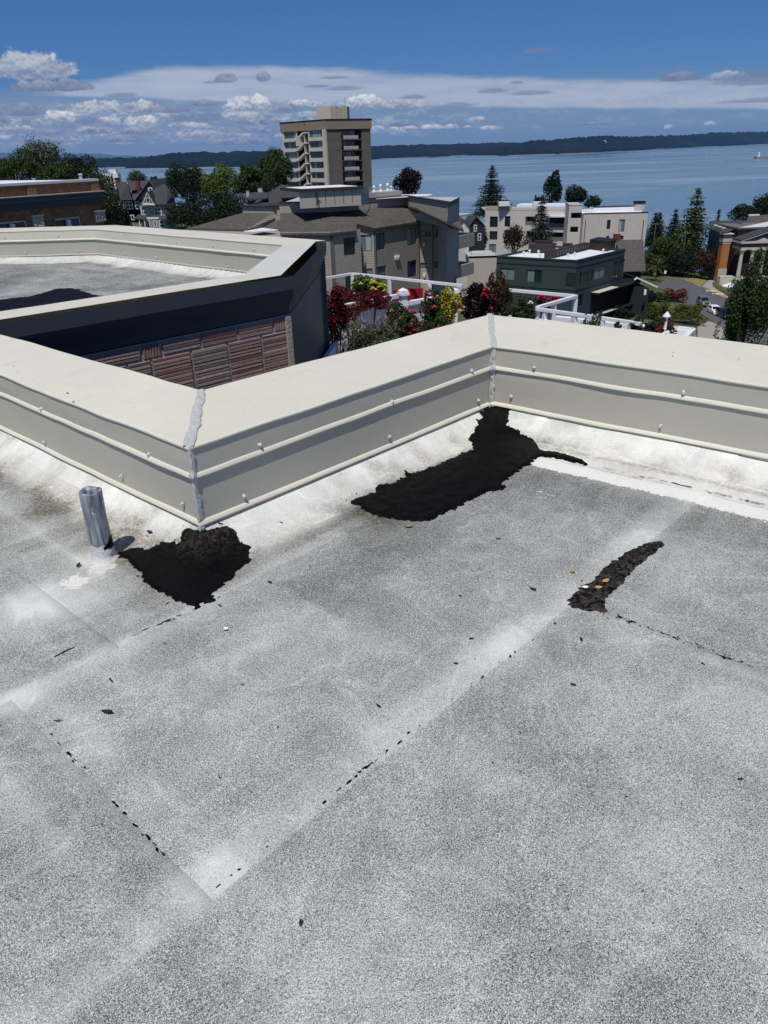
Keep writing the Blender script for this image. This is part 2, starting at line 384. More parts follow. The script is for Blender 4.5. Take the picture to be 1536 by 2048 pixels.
M['spandrel'] = plain('pale_spandrel', C(202, 196, 186), 0.7, 0.08, 0.4)
M['balcony'] = plain('balcony_panel', C(184, 168, 158), 0.7, 0.1, 0.4)
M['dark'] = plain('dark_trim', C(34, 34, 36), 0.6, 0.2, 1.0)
M['bronze'] = plain('bronze_frame', C(58, 52, 46), 0.5, 0.1, 1.0)
M['glass_t'] = glassmat('tower_glass', C(66, 84, 96), 0.06, 0.7, C(138, 150, 156))
M['glass_d'] = glassmat('dark_glass', C(34, 42, 50), 0.06, 0.5)
M['glass_g'] = glassmat('curtained_glass', C(112, 126, 132), 0.08, 0.5, C(168, 178, 182))
M['glass_b'] = glassmat('blue_glass', C(22, 46, 92), 0.1, 0.1)
M['glass_gr'] = glassmat('green_blinds', C(40, 50, 52), 0.08, 0.3, C(122, 144, 142))
M['siding'] = brickmat('grey_shingle_siding', C(176, 169, 161), C(164, 157, 149), C(112, 106, 100), 0.28, 0.13, 0.014, 0.1, 0.5)
M['clapboard'] = brickmat('grey_clapboard', C(176, 168, 157), C(170, 162, 151), C(112, 106, 98), 30.0, 0.16, 0.016, 0.08, 0.5)
M['panel'] = plain('beige_panel', C(182, 174, 162), 0.8, 0.08, 0.6)
M['trimgrey'] = plain('grey_trim', C(112, 106, 100), 0.7, 0.1, 1.0)
M['shingle'] = brickmat('roof_shingle', C(104, 99, 93), C(84, 80, 75), C(58, 55, 52), 0.32, 0.16, 0.02, 0.25, 0.5)
M['shingledark'] = brickmat('dark_roof_shingle', C(80, 81, 84), C(66, 67, 70), C(46, 46, 49), 0.32, 0.16, 0.02, 0.25, 0.4)
M['whitebrick'] = brickmat('white_brick', C(214, 206, 198), C(204, 196, 188), C(176, 168, 160), 0.24, 0.09, 0.012, 0.12, 0.3)
M['palewall'] = plain('pale_wall', C(200, 194, 186), 0.8, 0.08, 0.3)
M['green'] = plain('green_render', C(56, 70, 71), 0.75, 0.07, 0.3, bs=0.15, bscale=8)
M['greentrim'] = plain('green_trim', C(46, 59, 61), 0.6, 0.06, 0.3)
M['duct'] = plain('duct_brown', C(56, 48, 46), 0.6, 0.15, 0.6)
M['brown'] = brickmat('brown_brick', C(168, 120, 84), C(124, 86, 62), C(124, 106, 88), 0.21, 0.085, 0.014, 0.35, 0.5)
M['orange'] = brickmat('orange_brick', C(186, 124, 68), C(164, 106, 58), C(150, 116, 80), 0.21, 0.085, 0.012, 0.25, 0.4)
M['redbrick'] = brickmat('red_brick', C(130, 52, 44), C(108, 42, 38), C(110, 84, 76), 0.21, 0.085, 0.012, 0.2, 0.4)
M['stone'] = plain('pale_stone', C(190, 182, 170), 0.85, 0.14, 0.8, bs=0.2, bscale=6)
M['carved'] = plain('carved_stone', C(180, 172, 160), 0.9, 0.5, 6.0, bs=0.8, bscale=9)
M['darkhouse'] = brickmat('dark_clapboard', C(52, 54, 62), C(48, 50, 58), C(34, 35, 40), 30.0, 0.14, 0.014, 0.1, 0.4)
M['sage'] = brickmat('sage_clapboard', C(158, 166, 148), C(152, 160, 142), C(118, 124, 110), 30.0, 0.14, 0.012, 0.08, 0.4)
M['drygrass'] = plain('dry_lawn', C(136, 122, 74), .95, .35, .5, bs=.3, bscale=3)
M['asphalt'] = plain('asphalt', C(92, 92, 94), 0.9, 0.16, 0.5, bs=0.1)
M['pave'] = plain('pavement', C(156, 150, 140), 0.9, 0.16, 0.6)
M['kerb'] = plain('kerb_stone', C(150, 134, 112), 0.9, 0.2, 0.8)
M['yellow'] = plain('yellow_paint', C(226, 206, 140), 0.8, 0.1, 2.0)
M['wood'] = plain('pole_wood', C(112, 96, 80), 0.9, 0.25, 2.0)
M['bark'] = plain('bark', C(74, 62, 52), 0.95, 0.3, 4.0, bs=0.5, bscale=8)
M['globe'] = plain('lamp_globe', C(240, 238, 228), 0.3, 0.03, 3.0)
M['black'] = plain('black_metal', C(22, 22, 24), 0.5, 0.2, 2.0)
M['tyre'] = plain('tyre', C(18, 18, 18), 0.85, 0.2, 4.0)
M['chrome'] = plain('rim_metal', C(150, 152, 156), 0.3, 0.1, 4.0, metal=0.7)
M['carglass'] = plain('car_glass', C(20, 26, 30), 0.06, 0.1, 4.0, spec=0.8)
M['lamplens'] = plain('lamp_lens', C(232, 232, 226), 0.15, 0.05, 4.0)
M['redlens'] = plain('red_cloth', C(150, 24, 34), 0.5, 0.1, 4.0)
for nm, c in (('car_olive', C(112, 116, 104)), ('car_white', C(234, 236, 240)), ('car_black', C(20, 22, 28)), ('car_slate', C(84, 96, 108)), ('car_blue', C(30, 40, 54))):
    M[nm] = plain(nm, c, 0.25, 0.04, 1.0, spec=0.6)

# ------------------------------------------------------------------ our roof: plan of the parapet
ITOP, OTOP, FOOT = 0.50, 0.575, 0.10
IA0, IA1, IB1, IC0 = [onz(x, y, ITOP)[:2] for x, y in ((0, 748), (378, 893), (986, 692), (1536, 771))]
OA0, OA1, OB1, OC0 = [onz(x, y, OTOP)[:2] for x, y in ((0, 668), (403, 780), (980, 628), (1536, 690))]
IN = [IA1 + (IA0 - IA1) * 2.6, IA1, IB1, IB1 + (IC0 - IB1) * 2.6]
OUT = [OA1 + (OA0 - OA1) * 2.3, OA1, OB1, OB1 + (OC0 - OB1) * 2.4]
unit = lambda v: v / np.linalg.norm(v)
TD = [unit(IN[i + 1] - IN[i]) for i in range(3)]
ND = [np.array([t[1], -t[0]]) for t in TD]                  # towards our roof
def miters(nd):
    out = [nd[0]]
    for a, b in zip(nd[:-1], nd[1:]): out.append((a + b) / (1 + a @ b))
    return out + [nd[-1]]
MI = miters(ND)
E1, E2 = TD[1], ND[1]
def sdist(x, y):
    x, y = np.asarray(x, float), np.asarray(y, float)
    sA = (x - IN[1][0]) * ND[0][0] + (y - IN[1][1]) * ND[0][1]
    sB = (x - IN[1][0]) * ND[1][0] + (y - IN[1][1]) * ND[1][1]
    sC = (x - IN[2][0]) * ND[2][0] + (y - IN[2][1]) * ND[2][1]
    k = 0.06                                              # rounded inside corner
    h = np.clip(0.5 + 0.5 * (sC - sB) / k, 0, 1); sBC = sC * (1 - h) + sB * h - k * h * (1 - h)
    return np.where((sA > 0) & (sBC > 0), np.hypot(np.maximum(sA, 0), np.maximum(sBC, 0)), np.maximum(sA, sBC)), sA, sB, sC
def roofz(x, y):
    d = np.clip(sdist(x, y)[0], 0, None)
    c = np.clip((0.21 - d) / 0.21, 0, 1)
    z = 0.096 * c ** 1.5
    z = z + 0.006 * fbm(np.asarray(x) * 1.3, np.asarray(y) * 1.3, 0.3, 2, 3) + 0.004 * fbm(np.asarray(x) * 6, np.asarray(y) * 6, 0, 2, 9) * (c > 0) * np.clip(d * 20, 0, 1)
    return z
def onroof(px, py):
    d = ray(px, py); ts = np.linspace(0.5, 12, 2400)
    X, Y, Z = d[0] * ts, d[1] * ts, EYE + d[2] * ts
    i = int(np.argmax(Z < roofz(X, Y) * (sdist(X, Y)[0] > -0.02)))
    return np.array([X[i], Y[i], Z[i]])

def m_roof():
    m, n, b = newmat('coated_membrane')
    p = pos(n)
    at_ = lambda nm: n.n('ShaderNodeAttribute', attribute_name=nm).outputs['Fac']
    coat, dirt, dark, paint = at_('coat'), at_('dirt'), at_('dark'), at_('paint')
    du = n.n('ShaderNodeVectorMath', operation='DOT_PRODUCT'); n.put(du.inputs[0], p); du.inputs[1].default_value = (*E1, 0); dv = n.n('ShaderNodeVectorMath', operation='DOT_PRODUCT'); n.put(dv.inputs[0], p); dv.inputs[1].default_value = (*E2, 0)
    U, V = du.outputs['Value'], dv.outputs['Value']
    s1 = n.noise(n.comb(n.m('MULTIPLY', U, 1.1), n.m('MULTIPLY', V, 7.0), 0.0), 1.0, 5.0, 0.62, 0.5); s2 = n.noise(n.comb(n.m('MULTIPLY', U, 6.0), n.m('MULTIPLY', V, 1.3), 5.0), 1.0, 5.0, 0.62, 0.5)
    g1 = n.noise(p, 320.0, 2.0, 0.7, 1.2); g2 = n.noise(p, 620.0, 2.0, 0.6)
    g = n.m('MULTIPLY_ADD', g1, 0.72, n.m('MULTIPLY', g2, 0.34))               # granules
    big = n.noise(p, 1.7, 6.0, 0.6, 0.5); mid = n.noise(p, 9.0, 4.0, 0.6)
    tone = n.m('ADD', n.m('MULTIPLY', n.m('SUBTRACT', big, 0.5), 0.46), n.m('MULTIPLY', n.m('SUBTRACT', mid, 0.5), 0.18))
    tone = n.m('ADD', tone, n.m('ADD', n.m('MULTIPLY', n.m('SUBTRACT', s1, 0.5), 0.24), n.m('MULTIPLY', n.m('SUBTRACT', s2, 0.5), 0.2)))
    ring = n.m('ABSOLUTE', n.m('SUBTRACT', n.noise(p, 2.3, 3.0, 0.5, 0.8), 0.5)); tone = n.m('ADD', tone, n.step(ring, 0.03, 0.0, 0.0, 0.07))       # drying rings
    tone = n.m('ADD', tone, n.m('MULTIPLY', coat, 0.285)); tone = n.m('SUBTRACT', tone, n.m('MULTIPLY', dark, 0.17))
    v = n.m('ADD', n.m('MULTIPLY', n.m('SUBTRACT', g, 0.53), n.m('SUBTRACT', 4.2, n.m('MULTIPLY', n.m('MINIMUM', n.m('MAXIMUM', coat, 0.0), 1.0), 2.7))), n.m('ADD', tone, 0.512))
    cr = n.n('ShaderNodeValToRGB'); n.put(cr.inputs[0], v)
    e = cr.color_ramp.elements; e[0].position = 0.06; e[0].color = C(46, 47, 45); e[1].position = 1.0; e[1].color = C(238, 238, 230)
    for q, c in ((0.28, C(98, 100, 97)), (0.5, C(152, 155, 150)), (0.72, C(198, 201, 195))):
        x = e.new(q); x.color = c
    stain = n.noise(p, 14.0, 6.0, 0.72, 0.6); fleck = n.noise(p, 70.0, 4.0, 0.7, 1.0)
    dm = n.m('MULTIPLY', dirt, n.m('MULTIPLY', n.step(stain, 0.26, 0.52, 0.25, 1.0), n.step(fleck, 0.34, 0.6, 0.35, 1.0)))
    cc = n.mix(dm, cr.outputs[0], n.mix(1.0, cr.outputs[0], (0.36, 0.31, 0.25, 1), 'MULTIPLY'))
    pn = n.noise(p, 26.0, 5.0, 0.7, 0.8); pm = n.step(n.m('ADD', paint, n.m('MULTIPLY', n.m('SUBTRACT', pn, 0.5), 0.9)), 0.47, 0.53)     # thick brushed-on white
    pit = n.step(n.noise(p, 130.0, 3.0, 0.7), 0.60, 0.68)
    cc = n.mix(pm, cc, n.mix(n.m('MULTIPLY', pit, 0.75), n.mix(n.m('MULTIPLY', dm, 0.7), C(234, 234, 226), C(150, 142, 126)), C(110, 106, 98)))
    n.put(b.inputs['Base Color'], cc); b.inputs['Roughness'].default_value = 0.72; b.inputs['Specular IOR Level'].default_value = 0.25
    bump(n, b, n.m('ADD', n.m('MULTIPLY_ADD', g1, 1.0, n.m('MULTIPLY', mid, 1.5)), n.m('MULTIPLY', pm, n.m('MULTIPLY_ADD', pn, 1.2, 0.5))), 0.45, 0.005)
    return m
M['roof'] = m_roof()
def m_tar():
    m, n, b = newmat('roofing_tar')
    p = pos(n); a = n.noise(p, 9.0, 4.0, 0.6); f = n.noise(p, 120.0, 3.0, 0.6, 1.0); st = n.noise(p, 35.0, 4.0, 0.65, 1.5)
    dusty = n.n('ShaderNodeAttribute', attribute_name='dust').outputs['Fac']
    c = n.mix(a, C(4, 4, 5), C(11, 11, 12)); c = n.mix(n.m('MULTIPLY', dusty, n.step(st, 0.4, 0.7)), c, C(84, 78, 70))
    n.put(b.inputs['Base Color'], c); n.put(b.inputs['Roughness'], n.m('MULTIPLY_ADD', st, 0.6, 0.22)); b.inputs['Specular IOR Level'].default_value = 0.08
    bump(n, b, n.m('MULTIPLY_ADD', f, 0.4, st), 0.8, 0.006); return m
M['tar'] = m_tar()

roof = MB()
pl = [tuple(p) for p in OUT]
ROOFPOLY = [OUT[0], OUT[1], OUT[2], OUT[3], np.array([9.0, -6.5]), np.array([-9.5, -6.5])]
roof_o = roof.prism([IN[0] - ND[0] * .1, IN[1] - MI[1] * .1, IN[2] - MI[2] * .1, IN[3] - ND[2] * .1, (9.0, -6.5), (-9.5, -6.5)], -0.4, -0.012).build('roof', M['roof'])
tag(roof_o, kind='structure')

# membrane sheets, lapped like the real rolls
uv_of = lambda P: (E1 @ P[:2], E2 @ P[:2])
seam1 = np.mean([uv_of(onz(x, y, 0))[1] for x, y in ((410, 1805), (830, 1460), (1130, 1230))])
seam3 = np.mean([uv_of(onz(x, y, 0))[0] for x, y in ((50, 1420), (410, 1800))])
seam2 = np.mean([uv_of(onz(x, y, 0))[0] for x, y in ((1215, 1225), (1536, 1350))])
seam4 = np.mean([uv_of(onz(x, y, 0))[1] for x, y in ((100, 1340), (500, 1180))])
PIPE = onz(209, 1116, 0.0)[:2]
SMEARS = [(onz(130, 1190, 0)[:2], .20, .9), (PIPE, .12, 1.2), (onz(60, 1220, 0)[:2], .16, .8), (onz(640, 1040, 0)[:2], .08, .6), (onz(1200, 925, 0)[:2], .10, .9),
          (onz(420, 1790, 0)[:2], .10, .5), (onz(1020, 1300, 0)[:2], .12, .45), (onz(1290, 1080, 0)[:2], .16, .3), (onz(1490, 1400, 0)[:2], .2, .35), (onz(880, 1000, 0)[:2], .1, -.3),
          (onz(915, 905, 0)[:2], .05, 1.0), (onz(30, 1400, 0)[:2], .10, .8), (onz(700, 1990, 0)[:2], .25, .25), (onz(1250, 1750, 0)[:2], .2, .25), (onz(560, 1330, 0)[:2], .3, .2)]
def roof_attrs(X, Y):
    d, sA, sB, sC = sdist(X, Y)
    u = X * E1[0] + Y * E1[1]; v = X * E2[0] + Y * E2[1]
    n1 = fbm(X * 3, Y * 3, 0, 4, 11); n2 = fbm(X * 9, Y * 9, 0, 3, 12)
    sm = lambda t, a, b: np.clip((t - a) / (b - a), 0, 1) ** 2 * (3 - 2 * np.clip((t - a) / (b - a), 0, 1))
    coat = 1.25 * (1 - sm(d + 0.05 * n1, 0.17, 0.29))
    onC = (sC < sB) & (sA < 0)
    coat = np.maximum(coat, np.where(onC, 1.15 * (1 - sm(sC + 0.045 * n2 + 0.04 * n1, 0.49, 0.55)) * sm(sB, 0.42, 0.62), 0))
    coat = coat + 0.55 * np.exp(-((v - seam1 + 0.065 + .012 * n2) / 0.06) ** 2) * (u > -1.6) * np.clip(0.85 + 0.6 * n1 + .4 * n2, 0, 2) * np.where(v < seam1, 1.0, .55)
    coat = coat + 0.40 * np.exp(-((u - seam3 + 0.17 + 0.02 * n1) / 0.035) ** 2) * (v > seam4) * (v < seam1) * (0.8 + n1) + 0.30 * np.exp(-((u - seam3 - 0.09) / 0.05) ** 2) * (v > seam4) * (v < seam1) * (0.8 + n1)
    coat = coat + 0.30 * np.exp(-((u - seam2 + 0.03) / 0.03) ** 2) * (v > seam1) * (0.8 + n1)
    coat = coat + 0.45 * np.exp(-((v - seam4 - 0.03 + 0.03 * n1) / 0.05) ** 2) * sm(u, 1.9, 1.2)
    coat = coat + 0.45 * np.exp(-((u - (E1 @ IN[1]) + 0.45 + 0.02 * n2) / 0.018) ** 2) * (sB < -.1) + 0.3 * np.exp(-((v - (E2 @ IN[1]) + 0.55 + 0.03 * n2) / 0.03) ** 2) * (sA > .1) * (sB < 0)
    coat = coat + 0.45 * np.exp(-((v - (E2 @ IN[1]) - 0.36 + 0.012 * n2) / 0.012) ** 2) * (sA < 0)
    for c, r, a in SMEARS: coat = coat + a * np.exp(-((X - c[0]) ** 2 + (Y - c[1]) ** 2) / r ** 2) * (1 + 0.5 * n2)
    band = np.exp(-((d - 0.27 - 0.07 * n1) / 0.12) ** 2)
    dirt = 1.25 * band * np.where(onC, np.where(sB < .55, 1.0, 0.6), 1.0) * (0.75 + 0.8 * n1)
    dirt = dirt + np.where(onC & (sB > .4), .9 * np.exp(-((sC - .235 - .012 * n2) / .022) ** 2) + .8 * np.exp(-((sC - .40 - .02 * n1) / .014) ** 2) * (.4 + n2), 0)
    dirt = dirt + 0.55 * np.exp(-(((X - PIPE[0] - .15) ** 2 + (Y - PIPE[1] - .1) ** 2) / .35 ** 2)) * (0.6 + n2)
    dirt = dirt + 0.4 * np.exp(-((v - seam4 + 0.06) / 0.12) ** 2) * (0.5 + n1) * sm(u, 2.0, 1.2)
    dirt = dirt * np.where(d < 0.06, 0.3, 1.0) + 0.8 * np.clip(n2 + .15 * n1, 0, 1) * (d < .24)
    dark = 0.8 * np.exp(-((d - 0.75) / 0.25) ** 2) * (sA < 0) + 0.9 * np.exp(-((u - seam3 + .07) / .05) ** 2) * (v > seam4) * (v < seam1) * .5 + 0.1 * np.exp(-((v - seam1 - .07) / .05) ** 2)
    lap = np.where((d > .2) & (d < .26), .25, 0)
    dirt = dirt + .8 * np.exp(-((sA - .42) / .22) ** 2) * (sB < .3) * np.clip(.45 + 1.5 * n1, 0, 1.2) + .9 * np.exp(-((sB - .42) / .2) ** 2) * (sA < 0.1) * np.clip(.35 + 1.5 * n1, 0, 1.2) * (sC > .3)
    blob = lambda x, y, ru, rv: 1 - np.hypot(((X - onz(x, y, 0)[0]) * E1[0] + (Y - onz(x, y, 0)[1]) * E1[1]) / ru, ((X - onz(x, y, 0)[0]) * E2[0] + (Y - onz(x, y, 0)[1]) * E2[1]) / rv)
    paint = np.where(onC, np.minimum((.55 - sC) / .12, (sB - .46) / .12) + .5, -1)
    paint = np.where(onC & (np.abs(sC - .40) < .016), .25, paint); paint = np.where(onC & (sC < .19), -1, paint)
    for q in ((1215, 912, .10, .16), (912, 903, .10, .05), (205, 1135, .12, .10), (150, 1165, .10, .10), (640, 1043, .16, .02), (1090, 985, .02, .14)): paint = np.maximum(paint, .25 + .6 * blob(*q))
    return coat, np.clip(dirt + lap * n2, 0, 1.3), np.clip(dark, 0, 1), np.clip(paint, -1, 1.5)
def sheet(u0, u1, v0, v1, lift_u=0.0, lift_v=0.0, step=0.026):
    nu, nv = int(round((u1 - u0) / step)) + 1, int(round((v1 - v0) / step)) + 1
    ua, va = np.linspace(u0, u1, nu), np.linspace(v0, v1, nv); ua[-2] = u1 - .001; va[-2] = v1 - .001      # rolled edge
    U, V = np.meshgrid(ua, va, indexing='ij')
    wob = 0.006 * fbm(U * 5, V * 5, 0, 2, 40)
    Uw = U + np.where(U > u1 - .002, wob, 0); Vw = V + np.where(V > v1 - .002, wob, 0)
    X = Uw * E1[0] + Vw * E2[0]; Y = Uw * E1[1] + Vw * E2[1]
    Z = roofz(X, Y) + lift_v * np.clip((V - v0) / (v1 - v0), 0, 1) ** 2 + lift_u * np.clip((U - u0) / (u1 - u0), 0, 1) ** 6
    X = np.where(V > v1 - 1e-6, X + E2[0] * .004, X); Y = np.where(V > v1 - 1e-6, Y + E2[1] * .004, Y); Z = np.where(V > v1 - 1e-6, roofz(X, Y) - .002, Z)
    X = np.where(U > u1 - 1e-6, X + E1[0] * .003, X); Y = np.where(U > u1 - 1e-6, Y + E1[1] * .003, Y); Z = np.where(U > u1 - 1e-6, roofz(X, Y) - .002, Z)
    keep = sdist(X, Y)[0] > -0.03
    if not keep.any(): return None
    idx = np.arange(nu * nv).reshape(nu, nv)
    F = np.stack([idx[:-1, :-1], idx[:-1, 1:], idx[1:, 1:], idx[1:, :-1]], -1).reshape(-1, 4)
    F = F[keep.ravel()[F].all(1)]
    if not len(F): return None
    used, inv = np.unique(F, return_inverse=True); F = inv.reshape(-1, 4)
    X, Y, Z = X.ravel()[used], Y.ravel()[used], Z.ravel()[used]
    a = roof_attrs(X, Y)
    lip = ((U > u1 - .002) | (V > v1 - .002)).ravel()[used]
    return raw_mesh('membrane_sheet', np.stack([X, Y, Z], -1), F[:, ::-1], M['roof'], roof_o, True, dict(coat=a[0] + lip * .4, dirt=a[1], dark=a[2], paint=a[3]))
wd = seam1 - seam4
vs = [seam4 - 3 * wd, seam4 - 2 * wd, seam4 - wd, seam4, seam1, seam1 + wd, seam1 + 2 * wd]
ends = {0: [-5.5, 1.9, 4.6], 1: [-5.5, 1.6, 4.6], 2: [-5.5, 1.0, 4.6], 3: [-2.6, seam3, 4.6], 4: [-2.6, seam2, 4.6], 5: [-2.6, 0.9, 4.6]}
for k in range(6):
    us = ends[k]
    for j in range(len(us) - 1):
        sheet(us[j] - (0.05 if j else 0), us[j + 1], vs[k] - 0.05, vs[k + 1], 0.0045, 0.005, 0.026 if k in (2, 3, 4) else 0.045)

# broken beads of tar along the laps
tb = MB()
def dashes(p0, p1, n, smin, smax, jitter=0.008):
    p0, p1 = np.array(p0), np.array(p1); t = unit(p1 - p0); q = np.array([-t[1], t[0]])
    for _ in range(n):
        c = p0 + (p1 - p0) * rng.random() + q * rng.gauss(0, jitter * 0.5); L = rng.uniform(smin, smax); wdt = rng.uniform(0.0012, 0.004)
        k = 8; ring = []
        for i in range(k):
            a = 2 * math.pi * i / k; r = rng.uniform(0.7, 1.2)
            o = t * math.cos(a) * L * r / 2 + q * math.sin(a) * wdt * r
            ring.append(c + o)
        z = float(roofz(c[0], c[1])) + 0.008
        tb.add([(*p, z) for p in ring])
G0 = lambda x, y: onz(x, y, 0)[:2]
dashes(G0(415, 1795), G0(560, 1680), 4, .006, .02); dashes(G0(640, 1615), G0(900, 1405), 16, .006, .026, .004); dashes(G0(900, 1405), G0(1120, 1240), 12, .005, .02)
dashes(G0(1225, 1232), G0(1500, 1335), 60, .006, .028, .012); dashes(G0(100, 1470), G0(330, 1715), 22, .005, .02, .006); dashes(G0(270, 1650), G0(385, 1775), 9, .01, .03, .006)
dashes(G0(110, 1335), G0(420, 1210), 16, .01, .04, .01); dashes(G0(1190, 935), G0(1530, 1012), 40, .015, .06, .010)
dashes(G0(330, 1720), G0(412, 1805), 5, .008, .03, .004)
tag(tb.build('seam_tar', M['tar'], roof_o), kind='stuff')

# ------------------------------------------------------------------ our parapet: coping, flashings, fasteners, sealed joints
par = thing('parapet', 'cream metal-capped parapet zigzagging round the near grey roof', 'parapet', (*IN[1], 0.0))
def sweep_leg(name, i, prof, mat, parent, step=0.05, wob=0.0015, seed=0, inn=None, mi=None, outl=None, close=False):
    """prof: (n, z) outward from the inner line, or ('o', z) = the outer line"""
    inn = inn or IN; mi = mi or MI; outl = outl or OUT
    L = np.linalg.norm(inn[i + 1] - inn[i]); k = max(2, int(L / step))
    V = []
    for (n, z) in prof:
        if isinstance(n, tuple):                      # fraction between inner and outer line
            a = inn[i] + (outl[i] - inn[i]) * n[0]; b = inn[i + 1] + (outl[i + 1] - inn[i + 1]) * n[0]
        else: a = inn[i] + mi[i] * n; b = inn[i + 1] + mi[i + 1] * n
        V.append([(a + (b - a) * s, z) for s in np.linspace(0, 1, k + 1)])
    P = np.array([[(p[0], p[1], z) for p, z in row] for row in V])
    wv = wob * fbm(P[..., 0] * 2.2, P[..., 1] * 2.2, P[..., 2] * 6, 3, seed)
    P[..., 2] += wv * 1.2; P[..., 0] += wv * 0.8; P[..., 1] += wv * 0.8
    return grid_mesh(name, P, len(prof), k + 1, mat, parent, smooth=False)
COPT = [((1.0,), OTOP - 0.10), ((1.0,), OTOP - .004), ((0.99,), OTOP)] + [((f,), ITOP + (OTOP - ITOP) * f) for f in (.85, .7, .55, .4, .25, .12, .03)] + \
      [(0.003, ITOP - .002), (0.006, ITOP - 0.004), (0.006, ITOP - 0.011), (-0.003, ITOP - 0.0115)]
COP = [(-0.003, ITOP - 0.012), (-0.001, 0.42), (0.0, 0.371)]
HEM = [(0.0, 0.373), (0.006, 0.368), (0.011, 0.358), (0.0115, 0.352), (0.008, 0.350), (0.0, 0.351)]
FLS = [(-0.004, 0.362), (-0.003, 0.30), (-0.003, 0.20), (-0.002, 0.131)]
HEM2 = [(-0.002, 0.133), (0.006, 0.127), (0.012, 0.117), (0.0125, 0.111), (0.008, 0.109), (-0.004, 0.111), (-0.006, 0.07)]
cops, flss = [], []
for i in range(3):
    sweep_leg('coping', i, COPT, M['coping'], par, 0.06, 0.006, 5)
    cops.append(sweep_leg('coping_fascia', i, COP, M['shaded_cream'], par, 0.06, 0.006, 5)); sweep_leg('hem', i, HEM, M['coping'], cops[-1], 0.06, 0.006, 5)
    flss.append(sweep_leg('counter_flashing', i, FLS, M['shaded_cream'], par, 0.08, 0.004, 8)); sweep_leg('hem', i, HEM2, M['coping'], flss[-1], 0.08, 0.004, 8)

def leg_point(i, px, py, n=0.0):
    """point on the vertical face of leg i seen at that place"""
    d = ray(px, py); nn = ND[i]; o = IN[i] + nn * n
    t = ((o - np.zeros(2)) @ nn) / (d[:2] @ nn)
    return np.array([d[0] * t, d[1] * t, EYE + d[2] * t])
FAST = [(0, 82, 817, 0), (0, 298, 909, 0), (0, 88, 884, 1), (0, 243, 952, 1), (0, 365, 1008, 1),
        (1, 520, 890, 0), (1, 784, 803, 0), (1, 944, 741, 0), (1, 488, 992, 1), (1, 779, 873, 1), (1, 957, 801, 1),
        (2, 1068, 735, 0), (2, 1367, 785, 0), (2, 1022, 793, 1), (2, 1321, 852, 1)]
for (i, px, py, low) in FAST:
    p = leg_point(i, px, py, 0.004); nn = np.array([*ND[i], 0.0]); tt = np.array([*TD[i], 0.0]); up = np.array([0, 0, 1.0])
    b = MB(); s0 = 0.0095 if not low else 0.0088
    rings = []
    for (h, r) in ((-0.004, 1.15), (0.002, 1.0), (0.006, 0.72), (0.007, 0.6), (0.012, 0.5), (0.013, 0.0)):
        ring = []
        for k in range(9):
            a = 2 * math.pi * k / 9; rr = s0 * r * rng.uniform(0.7, 1.35)
            drip = 1.0 + (0.55 if math.sin(a) < -0.6 and h < 0.005 else 0)
            ring.append(p + nn * h + tt * math.cos(a) * rr + up * math.sin(a) * rr * drip)
        rings.append(ring)
    for a, c in zip(rings[:-1], rings[1:]):
        for k in range(9): b.add((a[k], a[(k + 1) % 9], c[(k + 1) % 9], c[k]))
    b.build('fastener', M['caulk'], (flss if low else cops)[i], smooth=True)

def ribbon(name, secs, mat, parent, seed):
    """secs: list of (centre, across unit vector a, across unit vector b, normal, half width) - a strip of smeared sealant bent over an edge"""
    V = []; prof = ((-1.0, -0.3), (-0.85, 0.5), (-0.45, 0.9), (-0.1, 1.1), (0.0, 1.2), (0.15, 1.0), (0.5, 0.85), (0.85, 0.55), (1.0, -0.3))
    for k, (c, a, b, nrm, hw) in enumerate(secs):
        for (t, h) in prof:
            e = hw * (1 + 0.28 * float(vnoise(k * 0.2, 3.1 + (t > 0) * 9, 0, seed)) + 0.1 * float(vnoise(k * 0.6, 13.1 + (t > 0) * 9, 0, seed)))
            j = 1 + 0.9 * float(vnoise(k * 0.25, t * 4.0, 0, seed + 5)) + 0.5 * float(vnoise(k * 0.7, t * 6.0, 4, seed + 6))
            V.append(c + (a if t < 0 else b) * abs(t) * e + nrm * (0.0045 * max(h * j, -0.3)))
    return grid_mesh(name, V, len(secs), len(prof), mat, parent, True)
for ci in (1, 2):
    secs = []; up = np.array([0, 0, 1.0])
    pi_, po_ = np.array([*IN[ci], ITOP]), np.array([*OUT[ci], OTOP])
    ax = unit(pi_ - po_); side = unit(np.cross(ax, up)); nrm = unit(np.cross(side, ax)); nrm = nrm if nrm[2] > 0 else -nrm
    tl, tr = np.array([*(-TD[ci - 1]), 0]), np.array([*TD[ci], 0]); mv = np.array([*unit(MI[ci]), 0])
    a_t = side if side @ tl > 0 else -side
    for s in np.linspace(0.0, 0.985, 48): secs.append((po_ + (pi_ - po_) * s, a_t, -a_t, nrm, 0.021 + 0.007 * s))
    secs.append((pi_ + mv * 0.006 + up * 0.001, tl, tr, unit(mv + up), 0.028))
    for z in np.linspace(ITOP - 0.012, 0.376, 16): secs.append((np.array([*IN[ci], z]) + mv * (0.006 if ci == 1 else 0.0), tl, tr, mv, 0.021))
    secs.append((np.array([*IN[ci], 0.36]) + mv * 0.022, tl, tr, mv, 0.021)); secs.append((np.array([*IN[ci], 0.347]) + mv * 0.016, tl, tr, mv, 0.021))
    for z in np.linspace(0.335, 0.12, 30): secs.append((np.array([*IN[ci], z]) + mv * 0.003, tl, tr, mv, 0.021))
    secs.append((np.array([*IN[ci], 0.10]) + mv * 0.022, tl, tr, mv, 0.024)); secs.append((np.array([*IN[ci], 0.078]) + mv * 0.012, tl, tr, mv, 0.021))
    ribbon('sealant_joint', secs, M['sealant'], par, 20 + ci)
